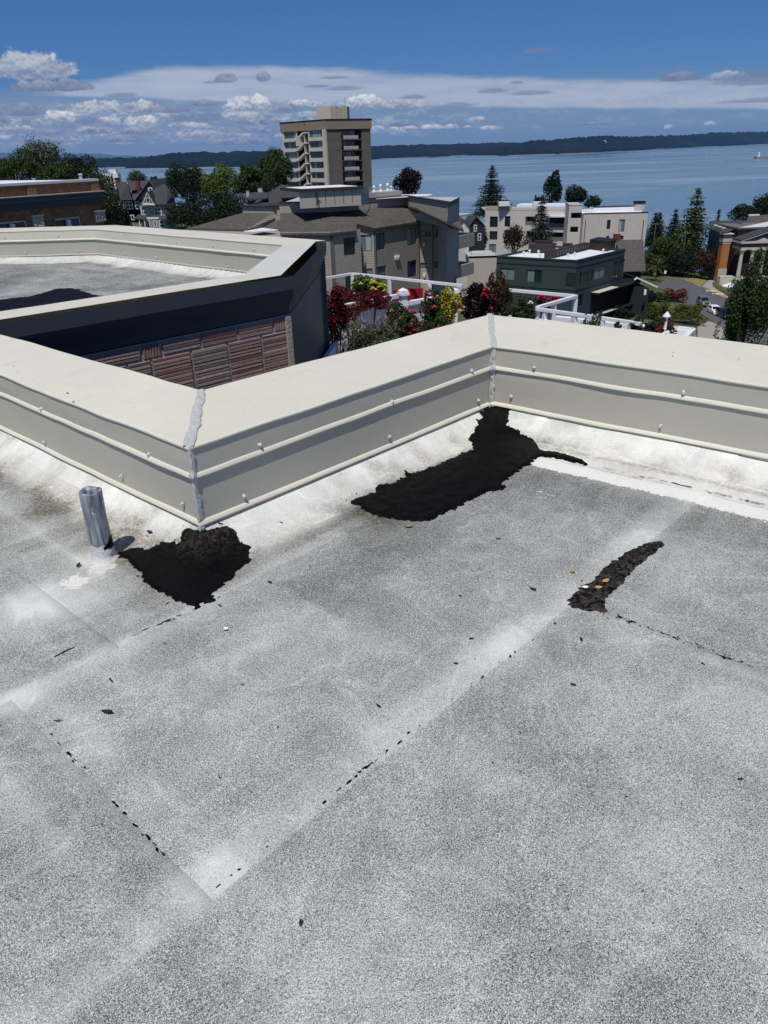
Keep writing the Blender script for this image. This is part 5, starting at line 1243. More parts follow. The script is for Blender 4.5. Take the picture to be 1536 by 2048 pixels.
# gable fill above the two turned faces
for i, (a, b) in ((2, (S1_, S2_)), (4, (S3_, S4_))):
    W_ = gw[i]; bb = MB(); bb.add((W_.pt(0, ZE), W_.pt(W_.L, ZE), W_.pt(W_.L, ZE + .05), W_.pt(0, ZE + .4)), [(0, 0), (W_.L, 0), (W_.L, .05), (0, .4)]); bb.build('gable', M['clapboard'], gb)
PB = [gpt(x, y, ZP) for x, y in ((560, 409), (662, 411.5), (812.6, 399.5), (881, 393))]
for a, b, m_ in ((0, 1, 'clapboard'), (1, 2, 'clapboard'), (2, 3, 'clapboard')):
    A, B = RT[a], RT[b] if b < 3 else gpt(895, 427, ZR)
    w_ = Wall(A, B); w_.facade(gb, ZR - 1.2, ZP + .02, [], m_, name='parapet_band', n=.02); bb = MB(); w_.box(bb, -.1, w_.L + .1, ZP, ZP + .12, -.3, .14); bb.build('parapet_cap', M['bronze'], gb)
hi = [np.array(RT[0]), np.array(RT[1]), np.array(RT[2]), np.array(gpt(895, 427, ZR))]
flatroof(gb, [hi[0], hi[1], hi[2], hi[3], hi[3] + (2, 9), hi[0] + (1, 13)], ZP - .05, 'greyroof', 'flat_roof', .4)
w_ = Wall(hi[3], hi[3] + (2, 9)); w_.facade(gb, -10, ZP, [], 'clapboard')
flatroof(gb, [gpt(752, 398, ZP) , gpt(858, 391.6, ZP), gpt(866, 389, ZP), gpt(800, 389.5, ZP)], ZP + .03, 'whiteroof', 'white_roof_patch', .05)
bxw = Wall(gpt(812, 405, ZR + .3), gpt(833, 403.5, ZR + .3)); bb = MB(); bxw.box(bb, 0, bxw.L, ZR - .5, ZP - .08, .05, .14); bb.build('band_panel', M['panel'], gb)
# roof-top penthouse of beige panels
pw0, pw1 = onz(600, 410.5, ZP), onz(722.5, 403.5, ZP); pw = Wall(pw0, pw1); zp1 = pw.sz(660, 380)[1]
pw.facade(gb, ZP - .3, zp1, [], 'panel', name='penthouse'); Wall(pw1[:2], pw1[:2] + (1.0, 5)).facade(gb, ZP - .3, zp1, [], 'panel', name='penthouse')
for x in (632, 651, 669.5, 687, 704.5): a, _ = pw.sz(x, 395); bb = MB(); pw.box(bb, a - .02, a + .02, ZP - .1, zp1 - .1, .0, .02); bb.build('panel_joint', M['bronze'], gb)
bb = MB(); pw.box(bb, -.2, pw.L + .2, zp1 - .05, zp1 + .2, -5, .2); bb.build('penthouse_cap', M['bronze'], gb)
bb = MB(); pw.box(bb, .3, pw.L - .3, zp1 + .19, zp1 + .23, -4.6, -.1); bb.build('penthouse_roof', M['whiteroof'], gb)
_a, _z = pw.sz(634, 398); pv = np.array(pw.pt(_a, _z, .1)); MB().tube([pv + (0, -.12, -.5), pv + (0, -.12, .45), pv + (.2, -.14, .5)], .06, 6).build('pipe', M['bronze'], gb)
lw0, lw1 = onz(723, 400, ZP), onz(803, 393.5, ZP); lw = Wall(lw0, lw1); zl = lw.sz(760, 384)[1]; bb = MB(); lw.box(bb, 0, lw.L, ZP - .2, zl, -3, 0); bb.build('roof_curb', M['panel'], gb)
for x, y, s in ((733, 381, 1), (741, 381, 1), (748, 377, .9), (759, 375, 1.3), (772, 372, 1.5), (786, 372, 1.6), (793, 376, 1)):
    p = lw.pt(lw.sz(x, 385)[0], zl, -.8); MB().lathe((p[0], p[1], zl), [(.14 * s, 0), (.14 * s, .08), (.06 * s, .13), (.06 * s, .3 * s), (.12 * s, .33 * s), (.10 * s, .42 * s), (.02, .47 * s)], 10).build('roof_vent', M['whiteroof'], gb)
# left wing
lwz = -3.75
A, B, Cc, D = gpt(377, 456, ZE), gpt(494, 459, ZE), gpt(547, 426.5, lwz), gpt(487, 425, lwz)
slope('roof_slope', [p3(A, ZE), p3(B, ZE), p3(Cc, lwz), p3(D, lwz)])
slope('roof_slope', [p3(gpt(524, 455, ZE), ZE), p3(gpt(600, 462, ZE), ZE), p3(gpt(640, 424, lwz), lwz), p3(gpt(583, 423, lwz), lwz)])
wv = Wall(gpt(494, 458.5, ZE), gpt(524, 456, ZE)); bb = MB(); bb.quad(p3(B, ZE + .0), p3(gpt(524, 455, ZE), ZE + .0), p3(gpt(583, 423, lwz), lwz + .02), p3(Cc, lwz + .02)); bb.build('valley_board', M['clapboard'], gb)
wv = Wall(gpt(486, 425, lwz), gpt(548, 426.5, lwz)); wv.facade(gb, lwz - 1, lwz + .52, [], 'clapboard', name='parapet_band', n=.03); bb = MB(); wv.box(bb, -.2, wv.L + .3, lwz + .52, lwz + .68, -3, .2); bb.build('parapet_cap', M['bronze'], gb)
wv = Wall(gpt(546, 426.5, lwz), gpt(664, 424, lwz)); wv.facade(gb, lwz - 1, lwz + .6, [], 'clapboard', name='parapet_band'); bb = MB(); wv.box(bb, -.2, wv.L, lwz + .6, lwz + .75, -3, .15); bb.build('parapet_cap', M['bronze'], gb)
MB().prism([gpt(377, 457, ZE), gpt(560, 469, ZE), gpt(640, 440, ZE), gpt(520, 430, ZE)], GZ0, ZE - .2).build('wall', M['siding'], gb)
bb = MB().prism([gpt(487, 462.5, ZE + .2), gpt(508, 463, ZE + .2), gpt(557, 459.5, ZE + .2), gpt(525, 455.5, ZE + .2)], ZE + .12, ZE + .2).build('white_skylight', M['white'], gb)
pv = onz(598, 433, ZR - .4); MB().tube([pv - (0, 0, .3), pv + (0, 0, .25)], .07, 6).build('roof_vent', M['whiteroof'], gb)
# balconies at the far right end
p0 = gw[5].p1; bw_ = Wall(p0 + gw[5].t * .02, p0 + gw[5].t * 4.2)
for (yt, yb) in ((507, 625), (777, 885)):
    z1_ = gw[5].sz(*g7(1345, yt))[1]; z0_ = gw[5].sz(*g7(1345, yb))[1]; bb = MB(); bw_.box(bb, 0, bw_.L, z0_, z1_, -2.2, 0.0); bb.build('balcony', M['siding'], gb)
bb = MB(); bw_.box(bb, .1, bw_.L, GZ0, gw[5].sz(*g7(1345, 507))[1] - .3, -4.5, -2.3); bb.build('end_wall', M['siding'], gb)
bb = MB(); bw_.box(bb, -.2, 3.4, ZE - .05, ZE + .12, -2.4, .1); bb.build('balcony_roof', M['greyroof'], gb)

# ------------------------------------------------------------------ pale apartment block
wbk = thing('apartment_block', 'pale brick apartment block with dark recessed balconies in front of the water', 'building', (*at(1100, 430, 145)[:2], -24))
z8 = lambda x, y: (930 + x / 3.938, 320 + y / 3.938)
A, B = at(*z8(160, 395), 154), at(*z8(365, 395), 151.5); ZW = (A[2] + B[2]) / 2
W1 = Wall(A, B); B2 = at(*z8(550, 400), 150); W2 = Wall(B, at(*z8(845, 405), 147)); W3 = Wall(at(*z8(935, 425), 138.5), at(*z8(1443, 415), 137.5)); ZW3 = W3.sz(*z8(1190, 420))[1]
GW = -32
def do(W_, zs, rects, mat, **k):
    rr = [W_.rect(*z8(*q[:2]), *z8(*q[2:4])) for q in rects]; W_.facade(wbk, *zs, rr, mat, k.get('depth', .2))
    for r, q in zip(rr, rects): W_.window(wbk, r, q[4], q[5], 'bronze', q[6], .08, -.18)
do(W1, (GW, ZW), [(195, 445, 258, 530, 2, 2, 'glass_d'), (312, 442, 356, 525, 1, 2, 'glass_d'), (192, 560, 255, 628, 2, 2, 'glass_d'), (310, 553, 352, 622, 1, 2, 'glass_d'), (190, 662, 245, 725, 2, 1, 'glass_g')], 'palewall')
rec = [W2.rect(*z8(475, 445), *z8(560, 515)), W2.rect(*z8(660, 450), *z8(810, 530)), W2.rect(*z8(640, 570), *z8(810, 640)), W2.rect(*z8(480, 560), *z8(560, 640))]
W2.facade(wbk, GW, ZW, rec, 'palewall', 2.2)
for r in rec:
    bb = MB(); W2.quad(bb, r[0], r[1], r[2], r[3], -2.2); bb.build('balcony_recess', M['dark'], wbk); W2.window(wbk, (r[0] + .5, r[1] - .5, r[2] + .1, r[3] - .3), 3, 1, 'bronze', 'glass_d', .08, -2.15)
    bb = MB(); W2.box(bb, r[0], r[1], r[2], r[2] + .9, -.12, -.05); bb.build('balcony_rail', M['trimgrey'], wbk)
a, z = W2.sz(*z8(740, 425)); bb = MB(); W2.box(bb, a - 3, a + 2.6, z - .6, z - .2, .05, 1.4); bb.build('awning', M['white'], wbk)
do(W3, (GW, ZW3), [(1117, 472, 1145, 545, 1, 1, 'glass_d'), (1210, 468, 1257, 565, 2, 1, 'glass_g'), (1112, 598, 1136, 625, 1, 1, 'glass_d'), (1215, 595, 1248, 628, 1, 1, 'glass_d')], 'whitebrick')
Wr = Wall(W3.p1, W3.p1 - W3.n * 14); Wr.facade(wbk, GW, ZW3, [], 'whitebrick'); Wl = Wall(W3.p0 + (1.5, 13), W3.p0); Wl.facade(wbk, GW, ZW3, [], 'palewall')
flatroof(wbk, [W3.p0 + (.2, .25), W3.p1 + (-.2, .25), W3.p1 + (1.3, 14), W3.p0 + (1.7, 14)], ZW3 - .1, 'whiteroof')
bb = MB(); W3.box(bb, -.05, W3.L + .05, ZW3, ZW3 + .16, -.25, .06); bb.build('roof_edge', M['dark'], wbk)
flatroof(wbk, [W1.p0 + (.2, .3), W1.p1 + (0, .3), W2.p1 + (0, .3), W2.p1 + (1, 12), W1.p0 + (.5, 12)], ZW - .1, 'greyroof')
bb = MB(); W1.box(bb, -.05, W1.L, ZW, ZW + .9, -.3, .04); bb.build('roof_parapet', M['concrete'], wbk); bb = MB(); W2.box(bb, 0.01, W2.L, ZW, ZW + .5, -.3, .04); bb.build('roof_parapet', M['palewall'], wbk)
bb = MB(); W2.box(bb, .5, W2.L - .5, ZW + .55, ZW + 1.0, -8, -3); bb.build('roof_curb', M['white'], wbk)
Wm = Wall(at(*z8(822, 350), 141), at(*z8(925, 350), 140.5)); zm = Wm.sz(*z8(870, 352))[1]
rr = [Wm.rect(*z8(835, 415), *z8(920, 460)), Wm.rect(*z8(828, 525), *z8(890, 570))]
Wm.facade(wbk, GW, zm, rr, 'palewall', 1.6); Wall(Wm.p1, Wm.p1 + (1, 8)).facade(wbk, GW, zm, [], 'palewall'); Wall(Wm.p0 + (1, 8), Wm.p0).facade(wbk, GW, zm, [], 'palewall')
flatroof(wbk, [Wm.p0, Wm.p1, Wm.p1 + (1, 8), Wm.p0 + (1, 8)], zm - .02, 'greyroof')
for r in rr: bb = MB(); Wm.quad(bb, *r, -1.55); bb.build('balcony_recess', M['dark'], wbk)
wsk = Wall(at(*z8(1015, 372), 143), at(*z8(1350, 370), 143)); bb = MB(); wsk.box(bb, 0, wsk.L, ZW3 - .1, ZW3 + .75, -3.5, 0); bb.build('roof_skylight', M['whiteroof'], wbk)
bb = MB(); wsk.box(bb, .2, wsk.L - .2, ZW3 + .76, ZW3 + .84, -3.3, -.2); bb.build('skylight_edge', M['dark'], wbk)
ch = at(*z8(1370, 375), 143); MB().box((ch[0], ch[1], ch[2] - .4), (2.0, 1.6, 2.4)).build('chimney', M['stone'], wbk); MB().box((ch[0], ch[1], ch[2] + 1.1), (2.2, 1.8, .5)).build('chimney_cap', M['dark'], wbk)
for x, y in ((305, 345), (575, 345)): p = at(*z8(x, y), 152); MB().box((p[0], p[1], p[2]), (2.4, 2, .9)).build('roof_box', M['whiteroof'], wbk)
for x in (950, 1408): a, z = W3.sz(*z8(x, 470)); q = W3.pt(a, 0, .09); MB().tube([(q[0], q[1], GW), (q[0], q[1], z), (q[0], q[1], z + .01)], .08, 6).build('downpipe', M['bronze'], wbk)
for _ in range(10):
    p = at(*z8(rng.uniform(940, 1020), 398), 142 + rng.random() * 3); MB().box((p[0], p[1], ZW3 + .2), (.6, .5, .5)).build('roof_unit', M['whiteroof'], wbk)

# ------------------------------------------------------------------ dark green building
ZG = -15.35; GG = -29
c0, c1, c2 = [gpt(*z8(x, y), ZG) for x, y in ((247, 765), (880, 800), (1260, 710))]
c3 = c0 + (c2 - c1) * 1.0
gn = thing('office_building', 'dark green stucco building with flat white roof and brown roof ducts', 'building', (*c1, GG))
V1, V2 = Wall(c0, c1), Wall(c1, c2)
def dog(W_, rects, extra=()):
    rr = [W_.rect(*z8(*q[:2]), *z8(*q[2:4])) for q in rects]; W_.facade(gn, GG, ZG, rr + list(extra), 'green', .18)
    for r, q in zip(rr, rects): W_.window(gn, r, q[4], 1, 'black', q[5], .07, -.16)
dog(V1, [(278, 852, 388, 945, 2, 'glass_gr'), (487, 865, 603, 965, 2, 'glass_gr')])
e0 = V2.rect(*z8(985, 1015), *z8(1250, 1170)); e1 = V2.rect(*z8(985, 1180), *z8(1250, 1280))
dog(V2, [(898, 888, 920, 985, 1, 'glass_gr'), (930, 872, 1010, 962, 2, 'glass_gr'), (1020, 845, 1105, 935, 2, 'glass_gr'), (1165, 790, 1250, 930, 3, 'glass_d'), (880, 1060, 930, 1150, 1, 'glass_d')], [])
r = V1.rect(*z8(797, 892), *z8(868, 988)); V1.window(gn, r, 1, 1, 'black', 'glass_gr', .07, .0)
for zz, m_ in ((ZG - .5, 'greentrim'),):
    for W_ in (V1, V2): bb = MB(); W_.box(bb, -.04, W_.L + .04, ZG - .02, ZG + .22, -.3, .08); bb.build('roof_edge', M['greentrim'], gn); bb = MB(); W_.box(bb, -.03, W_.L + .03, ZG - .95, ZG - .8, .0, .07); bb.build('string_course', M['greentrim'], gn)
for W_ in (V1, V2):
    z = V1.sz(*z8(600, 1005))[1]; bb = MB(); W_.box(bb, -.03, W_.L + .03, z - .12, z, 0, .07); bb.build('string_course', M['greentrim'], gn)
Wall(c2, c3).facade(gn, GG, ZG, [], 'green'); Wall(c3, c0).facade(gn, GG, ZG, [], 'green')
flatroof(gn, [c0 + (.3, .1), c1 + (0, .35), c2 + (-.3, .1), c3], ZG - .12, 'whiteroof')
for W_ in (Wall(c2, c3), Wall(c3, c0)): bb = MB(); W_.box(bb, -.04, W_.L + .04, ZG - .02, ZG + .22, -.3, .06); bb.build('roof_edge', M['greentrim'], gn)
# terraces with pale slabs; flat black panels on the wall paint their shade
for q in (((985, 1012), (1255, 1010), 1172), ((985, 1180), (1240, 1180), 1300)):
    r = V2.rect(*z8(990, q[0][1]), *z8(1255, q[2])); bb = MB(); V2.box(bb, r[0], r[1] + 4, r[2], r[3], .02, .06); bb.build('terrace_shade_panel', M['hollow_shade'], gn)
    bb = MB(); V2.box(bb, r[0] - .4, r[1] + 4.2, r[3] - .02, r[3] + .22, .0, 1.6); bb.build('terrace_slab', M['dark'], gn); bb = MB(); V2.box(bb, r[0] - .3, r[0] + 7, r[3] + .221, r[3] + .26, .15, 1.55); bb.build('slab_top', M['cream'], gn)
    for k in range(9):
        a = r[0] + 4 + k * .75; bb = MB(); V2.box(bb, a - .02, a + .02, r[2] + .1, r[2] + 1.1, 1.3, 1.34); bb.build('rail_baluster', M['black'], gn)
# ducts and hatches on the roof
zr = ZG - .12
for (x0, x1, yt, yb, d, dep) in ((497, 712, 668, 735, 121, 1.8), (622, 715, 715, 775, 116, 2.2), (548, 680, 640, 672, 127, 1.5), (770, 845, 660, 690, 125, 1.2)):
    p, q = onz(*z8(x0, yb), zr), onz(*z8(x1, yb), zr); W_ = Wall(p, q); zt_ = W_.sz(*z8((x0 + x1) / 2, yt))[1]; bb = MB(); W_.box(bb, 0, W_.L, zr, max(zt_, zr + .5), -dep, 0); bb.build('roof_duct', M['duct'], gn)
a, b = gpt(*z8(715, 772), zr), gpt(*z8(978, 708), zr); W_ = Wall(a, b); bb = MB(); W_.box(bb, 0, W_.L, zr + .3, zr + 1.25, -1.0, 0); bb.build('roof_duct', M['duct'], gn)
for k in range(12): aa = W_.L * (k + .5) / 12; bb = MB(); W_.box(bb, aa - .15, aa + .15, zr + .45, zr + 1.1, .002, .03); bb.build('duct_rib', M['trimgrey'], gn)
a, b, c = gpt(*z8(978, 705), zr), gpt(*z8(1115, 722), zr), gpt(*z8(1182, 700), zr)
zt_ = Wall(a, b).sz(*z8(1050, 640))[1]
d = a + (c - b); MB().prism([a, b, c, d], zr, zt_).build('roof_house', M['duct'], gn); cm = (a + c) / 2; MB().prism([cm + (p - cm) * 1.06 for p in (a, b, c, d)], zt_, zt_ + .15).build('roof_house_cap', M['dark'], gn)
for x, y in ((508, 740), (578, 745), (612, 722), (810, 772), (862, 762), (588, 775), (1180, 690), (1088, 735), (460, 755)):
    p = onz(*z8(x, y), zr); MB().lathe((p[0], p[1], zr), [(.16, 0), (.16, .5), (.22, .52), (.22, .68), (.05, .75)], 8).build('roof_vent', M['whiteroof'], gn)
# ------------------------------------------------------------------ shingled house right of it
hs = thing('shingled_house', 'small dark house with steep brown shingled roof beside the green building', 'house', (*at(1290, 540, 122)[:2], GG - 1))
a, b, c, d = at(*z8(1190, 630), 128), at(*z8(1405, 628), 128), at(*z8(1424, 872), 119), at(*z8(1250, 875), 119)
slope('roof_slope', [d, c, b, a], 'shingle', hs)
slope('roof_slope', [a + (0, .2, 0), b + (0, .2, 0), b + (0, 8, -4.5), a + (0, 8, -4.5)], 'shingle', hs)
MB().prism([d[:2] + (0, .6), c[:2] + (-.6, .6), c[:2] + (-.6, 15), d[:2] + (0, 15)], GG - 2, c[2] - .3).build('wall', M['darkhouse'], hs)
R1 = lambda x, y: (1250 + x / 5.37, 360 + y / 5.37)
p, q, r_ = at(*R1(95, 1080), 112), at(*R1(130, 1060), 112), at(*R1(350, 1160), 110)
for s0_, s1_ in ((p, q), (q, r_)):
    bb = MB(); e = unit(s1_ - s0_); u_ = np.array([0, 0, .28]); o_ = np.array([0, -.12, 0])
    bb.quad(s0_ + o_, s1_ + o_, s1_ + o_ + u_, s0_ + o_ + u_); bb.quad(s0_ + u_ + o_, s1_ + u_ + o_, s1_ + u_ - o_, s0_ + u_ - o_); bb.build('barge_board', M['white'], hs)
slope('porch_roof', [q + (0, 0, .25), r_ + (0, 0, .25), r_ + (-.6, 7, .25), q + (-.6, 7, .25)], 'shingle', hs)
MB().prism([p[:2] + (0, .8), r_[:2] + (-1.2, .8), r_[:2] + (-1.6, 7), p[:2] + (0, 7)], GG - 2, r_[2] - .1).build('porch', M['darkhouse'], hs)
ch = at(*z8(1197, 590), 128); MB().box((ch[0], ch[1], ch[2] - 1.5), (1.2, 1.0, 3.4)).build('chimney', M['redbrick'], hs)
p = at(*R1(215, 1205), 110); MB().box(p, (.4, .3, .9)).build('porch_lamp', M['white'], hs)
# low block between the grey and green buildings
lb = thing('low_building', 'low tan-walled building seen between the grey and green buildings', 'building', (*at(965, 520, 100)[:2], -26))
W_ = Wall(at(*z8(30, 755), 100), at(*z8(250, 755), 100)); z = W_.sz(*z8(140, 755))[1]; W_.facade(lb, -28, z, [], 'panel'); flatroof(lb, [W_.p0, W_.p1, W_.p1 + (0, 7), W_.p0 + (0, 7)], z - .02, 'greyroof')
W_ = Wall(at(*z8(-60, 595), 118), at(*z8(98, 595), 118)); z = W_.sz(*z8(50, 595))[1]; W_.facade(lb, -28, z, [], 'palewall', name='rear_wall'); flatroof(lb, [W_.p0, W_.p1, W_.p1 + (0, 8), W_.p0 + (0, 8)], z - .02, 'greyroof', 'rear_roof')
p = at(*z8(105, 742), 101); MB().box(p, (2.2, 1.2, .6)).build('roof_unit', M['greycap'], lb)

# ------------------------------------------------------------------ brown brick building at the left edge
q4 = lambda x, y: (x / 3.84, 270 + y / 3.84)
A, B = at(-90, 372, 33.2), at(*q4(742, 352), 39.0); BB = Wall(A, B); ZB = at(*q4(742, 352), 39.0)[2]
bk = thing('brick_building', 'brown brick building with white roof edge and carved stone blocks at left', 'building', (*B[:2], -14))
c4 = lambda *q: BB.rect(*q4(q[0], q[1]), *q4(q[2], q[3]))
wins = [c4(430, 635, 628, 720), c4(-20, 665, 215, 740)]
BB.facade(bk, -24, ZB, wins, 'brown', .2); Wall(BB.p1, BB.p1 - BB.n * 13).facade(bk, -24, ZB, [], 'brown')
for r in wins:
    BB.window(bk, r, 2, 1, 'white', 'glass_d', .07, -.16); a = (r[0] + r[1]) / 2; bb = MB(); BB.box(bb, a - .11, a + .11, r[2], r[3] - .12, -.14, .04); bb.build('mullion', M['white'], bk)
    bb = MB(); L_ = r[1] - r[0]
    for k in range(int(L_ / .085)): BB.box(bb, r[0] + k * .085 + .006, r[0] + k * .085 + .079, r[3] + .01, r[3] + .26, .0, .025)
    bb.build('soldier_course', M['brown'], bk)
bb = MB(); BB.box(bb, -.1, BB.L + .05, ZB - .005, ZB + .12, -.45, .14); bb.build('roof_edge', M['whiteroof'], bk)
flatroof(bk, [BB.p0 - BB.n * .3, BB.p1 - BB.n * .3, BB.p1 - BB.n * 13, BB.p0 - BB.n * 13], ZB + .06, 'whiteroof')
for q in ((200, 395, 272, 472), (692, 365, 757, 440)): r = c4(*q); bb = MB(); BB.box(bb, r[0], r[1], r[2] - .1, ZB - .02, .002, .12); bb.build('pilaster', M['brown'], bk)
z0_, z1_ = c4(100, 465, 600, 560)[2], c4(100, 480, 600, 570)[3]
bb = MB(); BB.box(bb, -.2, BB.L + .12, z0_, z0_ + .38, .0, .16); BB.box(bb, -.2, BB.L + .22, z0_ + .381, z0_ + .64, .0, .30); bb.build('cornice', M['slate'], bk)
bb = MB(); BB.box(bb, -.2, BB.L + .24, z0_ + .641, z0_ + .69, .0, .33); bb.build('cornice_cap', M['stone'], bk)
for q in ((247, 622, 330, 720), (722, 587, 800, 665)):
    r = c4(*q); bb = MB(); BB.box(bb, r[0], r[1], r[2], r[3], .0, .14); o_ = bb.build('carved_block', M['carved'], bk); bb = MB(); BB.box(bb, r[0] - .04, r[1] + .04, r[3] + .001, r[3] + .07, .0, .2); bb.build('abacus', M['stone'], o_)
    for k in range(14):
        a, z = rng.uniform(r[0] + .04, r[1] - .04), rng.uniform(r[2] + .04, r[3] - .04); p = np.array(BB.pt(a, z, .14)); MB().lathe(p, [(.01, -.05), (.045, -.02), (.05, .02), (.01, .05)], 6).build('carving', M['carved'], o_)

# ------------------------------------------------------------------ houses on the left slope
q3 = lambda x, y: (200 + x / 8.533, 330 + y / 8.533)
def gable_roof(parent, apex, fl, fr, depth, mat, name='gable_roof', over=.0):
    """front triangle apex/foot-left/foot-right, ridge running back by the vector depth"""
    d = np.array(depth, float); apex, fl, fr = [np.array(v, float) for v in (apex, fl, fr)]
    slope(name, [fl, apex, apex + d, fl + d][::-1], mat, parent); slope(name, [apex, fr, fr + d, apex + d][::-1], mat, parent)
dh = thing('victorian_house', 'dark grey gabled wooden house with white window frames and red chimney', 'house', (*at(270, 420, 172)[:2], -16)); DH = 172.0
p = lambda x, y, d=DH: at(*q3(x, y), d)
ez = p(600, 588)[2]
FW = Wall(p(370, 700), p(1050, 700)); FW.facade(dh, -22, ez, [], 'darkhouse')
for (x0, y0, x1, y1, c, r_) in ((430, 622, 562, 757, 2, 2), (598, 618, 678, 752, 1, 2), (480, 850, 586, 940, 2, 1), (352, 618, 412, 748, 1, 2)):
    r = FW.rect(*q3(x0, y0), *q3(x1, y1)); FW.window(dh, r, c, r_, 'white', 'glass_d', .16, .02)
GA, GL, GR_ = p(835, 247, DH - 1), p(585, 592, DH - 1), p(1085, 585, DH - 1)
gw_ = Wall(GL[:2], GR_[:2]); bb = MB(); bb.add((GL + (0, .3, 0), GR_ + (0, .3, 0), GA + (0, .3, -.3)), [(0, 0), (gw_.L, 0), (gw_.L / 2, 5)]); bb.build('gable', M['darkhouse'], dh)
gable_roof(dh, GA, GL, GR_, (1.5, 11, 0), 'shingledark')
for a_, b_2 in ((GL, GA), (GA, GR_)):
    bb = MB(); o_ = np.array([0, -.12, 0]); u_ = np.array([0, 0, -.3]); bb.quad(a_ + o_ + u_, b_2 + o_ + u_, b_2 + o_, a_ + o_); bb.build('barge_board', M['trimgrey'], dh)
r = gw_.rect(*q3(820, 385), *q3(897, 447)); gw_.window(dh, r, 1, 1, 'white', 'glass_d', .22, .05)
slope('roof_slope', [p(265, 600, DH - .5), p(600, 592, DH - .5), p(830, 262, DH + 5), p(300, 292, DH + 5)], 'shingledark', dh)
slope('roof_slope', [p(300, 292, DH + 5), p(1000, 275, DH + 5), p(1000, 275, DH + 11) - (0, 0, 4), p(300, 292, DH + 11) - (0, 0, 4)], 'shingledark', dh)
ap = p(468, 305, DH); 
for a_, b_2 in ((p(368, 590, DH - 1.2), p(545, 590, DH - 1.2)), (p(545, 590, DH - 1.2), p(580, 575, DH + 2)), (p(330, 575, DH + 2), p(368, 590, DH - 1.2))): slope('turret_roof', [a_, b_2, ap], 'shingledark', dh)
MB().tube([ap - (0, 0, .9), ap + (0, 0, .2)], [.16, .05], 6).build('finial', M['white'], dh)
r = FW.rect(*q3(488, 450), *q3(540, 532)); dd = Wall(p(485, 500, DH + 1.2), p(545, 500, DH + 1.2)); dd.facade(dh, r[2] - .3, r[3] + .2, [], 'white', name='dormer'); dd.window(dh, dd.rect(*q3(490, 452), *q3(540, 530)), 1, 2, 'white', 'glass_d', .14, .02)
slope('dormer_roof', [p(530, 430, DH + 1), p(640, 415, DH + 1), p(640, 400, DH + 4), p(530, 415, DH + 4)], 'shingledark', dh)
for x0, x1, yt, yb, d in ((628, 690, 238, 412, DH + 1.5), (272, 330, 226, 300, DH + 5)):
    c_ = p((x0 + x1) / 2, yb, d); zt_ = p((x0 + x1) / 2, yt, d)[2]; wd_ = (x1 - x0) / 8.533 / FS * d; MB().box((c_[0], c_[1], (c_[2] + zt_) / 2 - .5), (wd_, wd_, zt_ - c_[2] + 1)).build('chimney', M['redbrick'], dh); MB().box((c_[0], c_[1], zt_), (wd_ * 1.25, wd_ * 1.25, .25)).build('chimney_cap', M['dark'], dh)
MB().prism([p(370, 700)[:2], p(1050, 700)[:2], p(1050, 700)[:2] + (1, 11), p(370, 700)[:2] + (1, 11)], -22, ez - .1).build('body', M['darkhouse'], dh)

sh = thing('victorian_house', 'sage green wooden house with white trim, little front gable and porch', 'house', (*at(310, 440, 161)[:2], -16)); SH = 161.0
p = lambda x, y, d=SH: at(*q3(x, y), d)
SW = Wall(p(690, 800), p(1110, 800)); sez = p(900, 690)[2]; SW.facade(sh, -20, sez, [], 'sage')
S2 = Wall(p(1110, 800), p(1180, 790, SH + 3)); S2.facade(sh, -20, sez, [], 'sage')
MB().prism([SW.p0 + (0, .05), SW.p1 + (-.05, .05), S2.p1 + (-.1, .05), S2.p1 + (0, 8), SW.p0 + (0, 10)], -20, sez - .05).build('body', M['sage'], sh)
for (x0, y0, x1, y1, c, r_) in ((705, 700, 808, 850, 3, 2), (925, 725, 1047, 862, 2, 2), (832, 715, 888, 772, 1, 1), (1012, 938, 1100, 1075, 1, 2), (800, 940, 850, 1060, 1, 1), (920, 945, 965, 1050, 1, 1)):
    SW.window(sh, SW.rect(*q3(x0, y0), *q3(x1, y1)), c, r_, 'white', 'glass_d', .15, .02)
S2.window(sh, (.1, S2.L - .2, *SW.rect(*q3(1010, 760), *q3(1100, 862))[2:]), 1, 2, 'white', 'glass_d', .14, .02)
RA, RB = p(830, 462, SH + 3), p(1130, 440, SH + 3)
TOPA, TOPB = p(985, 420, SH + 7), p(1110, 318, SH + 8)
slope('roof_slope', [p(680, 672, SH - .5), p(1130, 668, SH - .5), p(1150, 450, SH + 4), p(805, 455, SH + 4)], 'shingledark', sh)
slope('roof_slope', [p(1130, 668, SH - .5), p(1100, 735, SH + 2), p(1290, 435, SH + 7), p(1150, 450, SH + 4)], 'shingledark', sh)
slope('roof_slope', [p(805, 455, SH + 4), p(1150, 450, SH + 4), TOPB, p(960, 425, SH + 7)], 'shingledark', sh)
slope('roof_slope', [p(1150, 450, SH + 4), p(1290, 435, SH + 7), TOPB + (0, .5, 0)], 'shingledark', sh)
GA, GL, GR_ = p(803, 463, SH - 1), p(722, 680, SH - 1), p(938, 688, SH - 1)
bb = MB(); bb.add((GL + (0, .15, 0), GR_ + (0, .15, 0), GA + (0, .15, -.1))); bb.build('gable', M['sage'], sh)
for a_, b_2, wd_ in ((GL, GA, .28), (GA, GR_, .28), (GL, GR_, .45)):
    bb = MB(); o_ = np.array([0, -.08, 0]); u_ = np.array([0, 0, wd_]); bb.quad(a_ + o_, b_2 + o_, b_2 + o_ + u_ * (1 if wd_ > .3 else -1), a_ + o_ + u_ * (1 if wd_ > .3 else -1)); bb.build('gable_trim', M['white'], sh)
gable_roof(sh, GA + (0, 0, .08), GL + (-.2, 0, .05), GR_ + (.2, 0, .05), (0, 5, 0), 'shingledark', 'gable_roof')
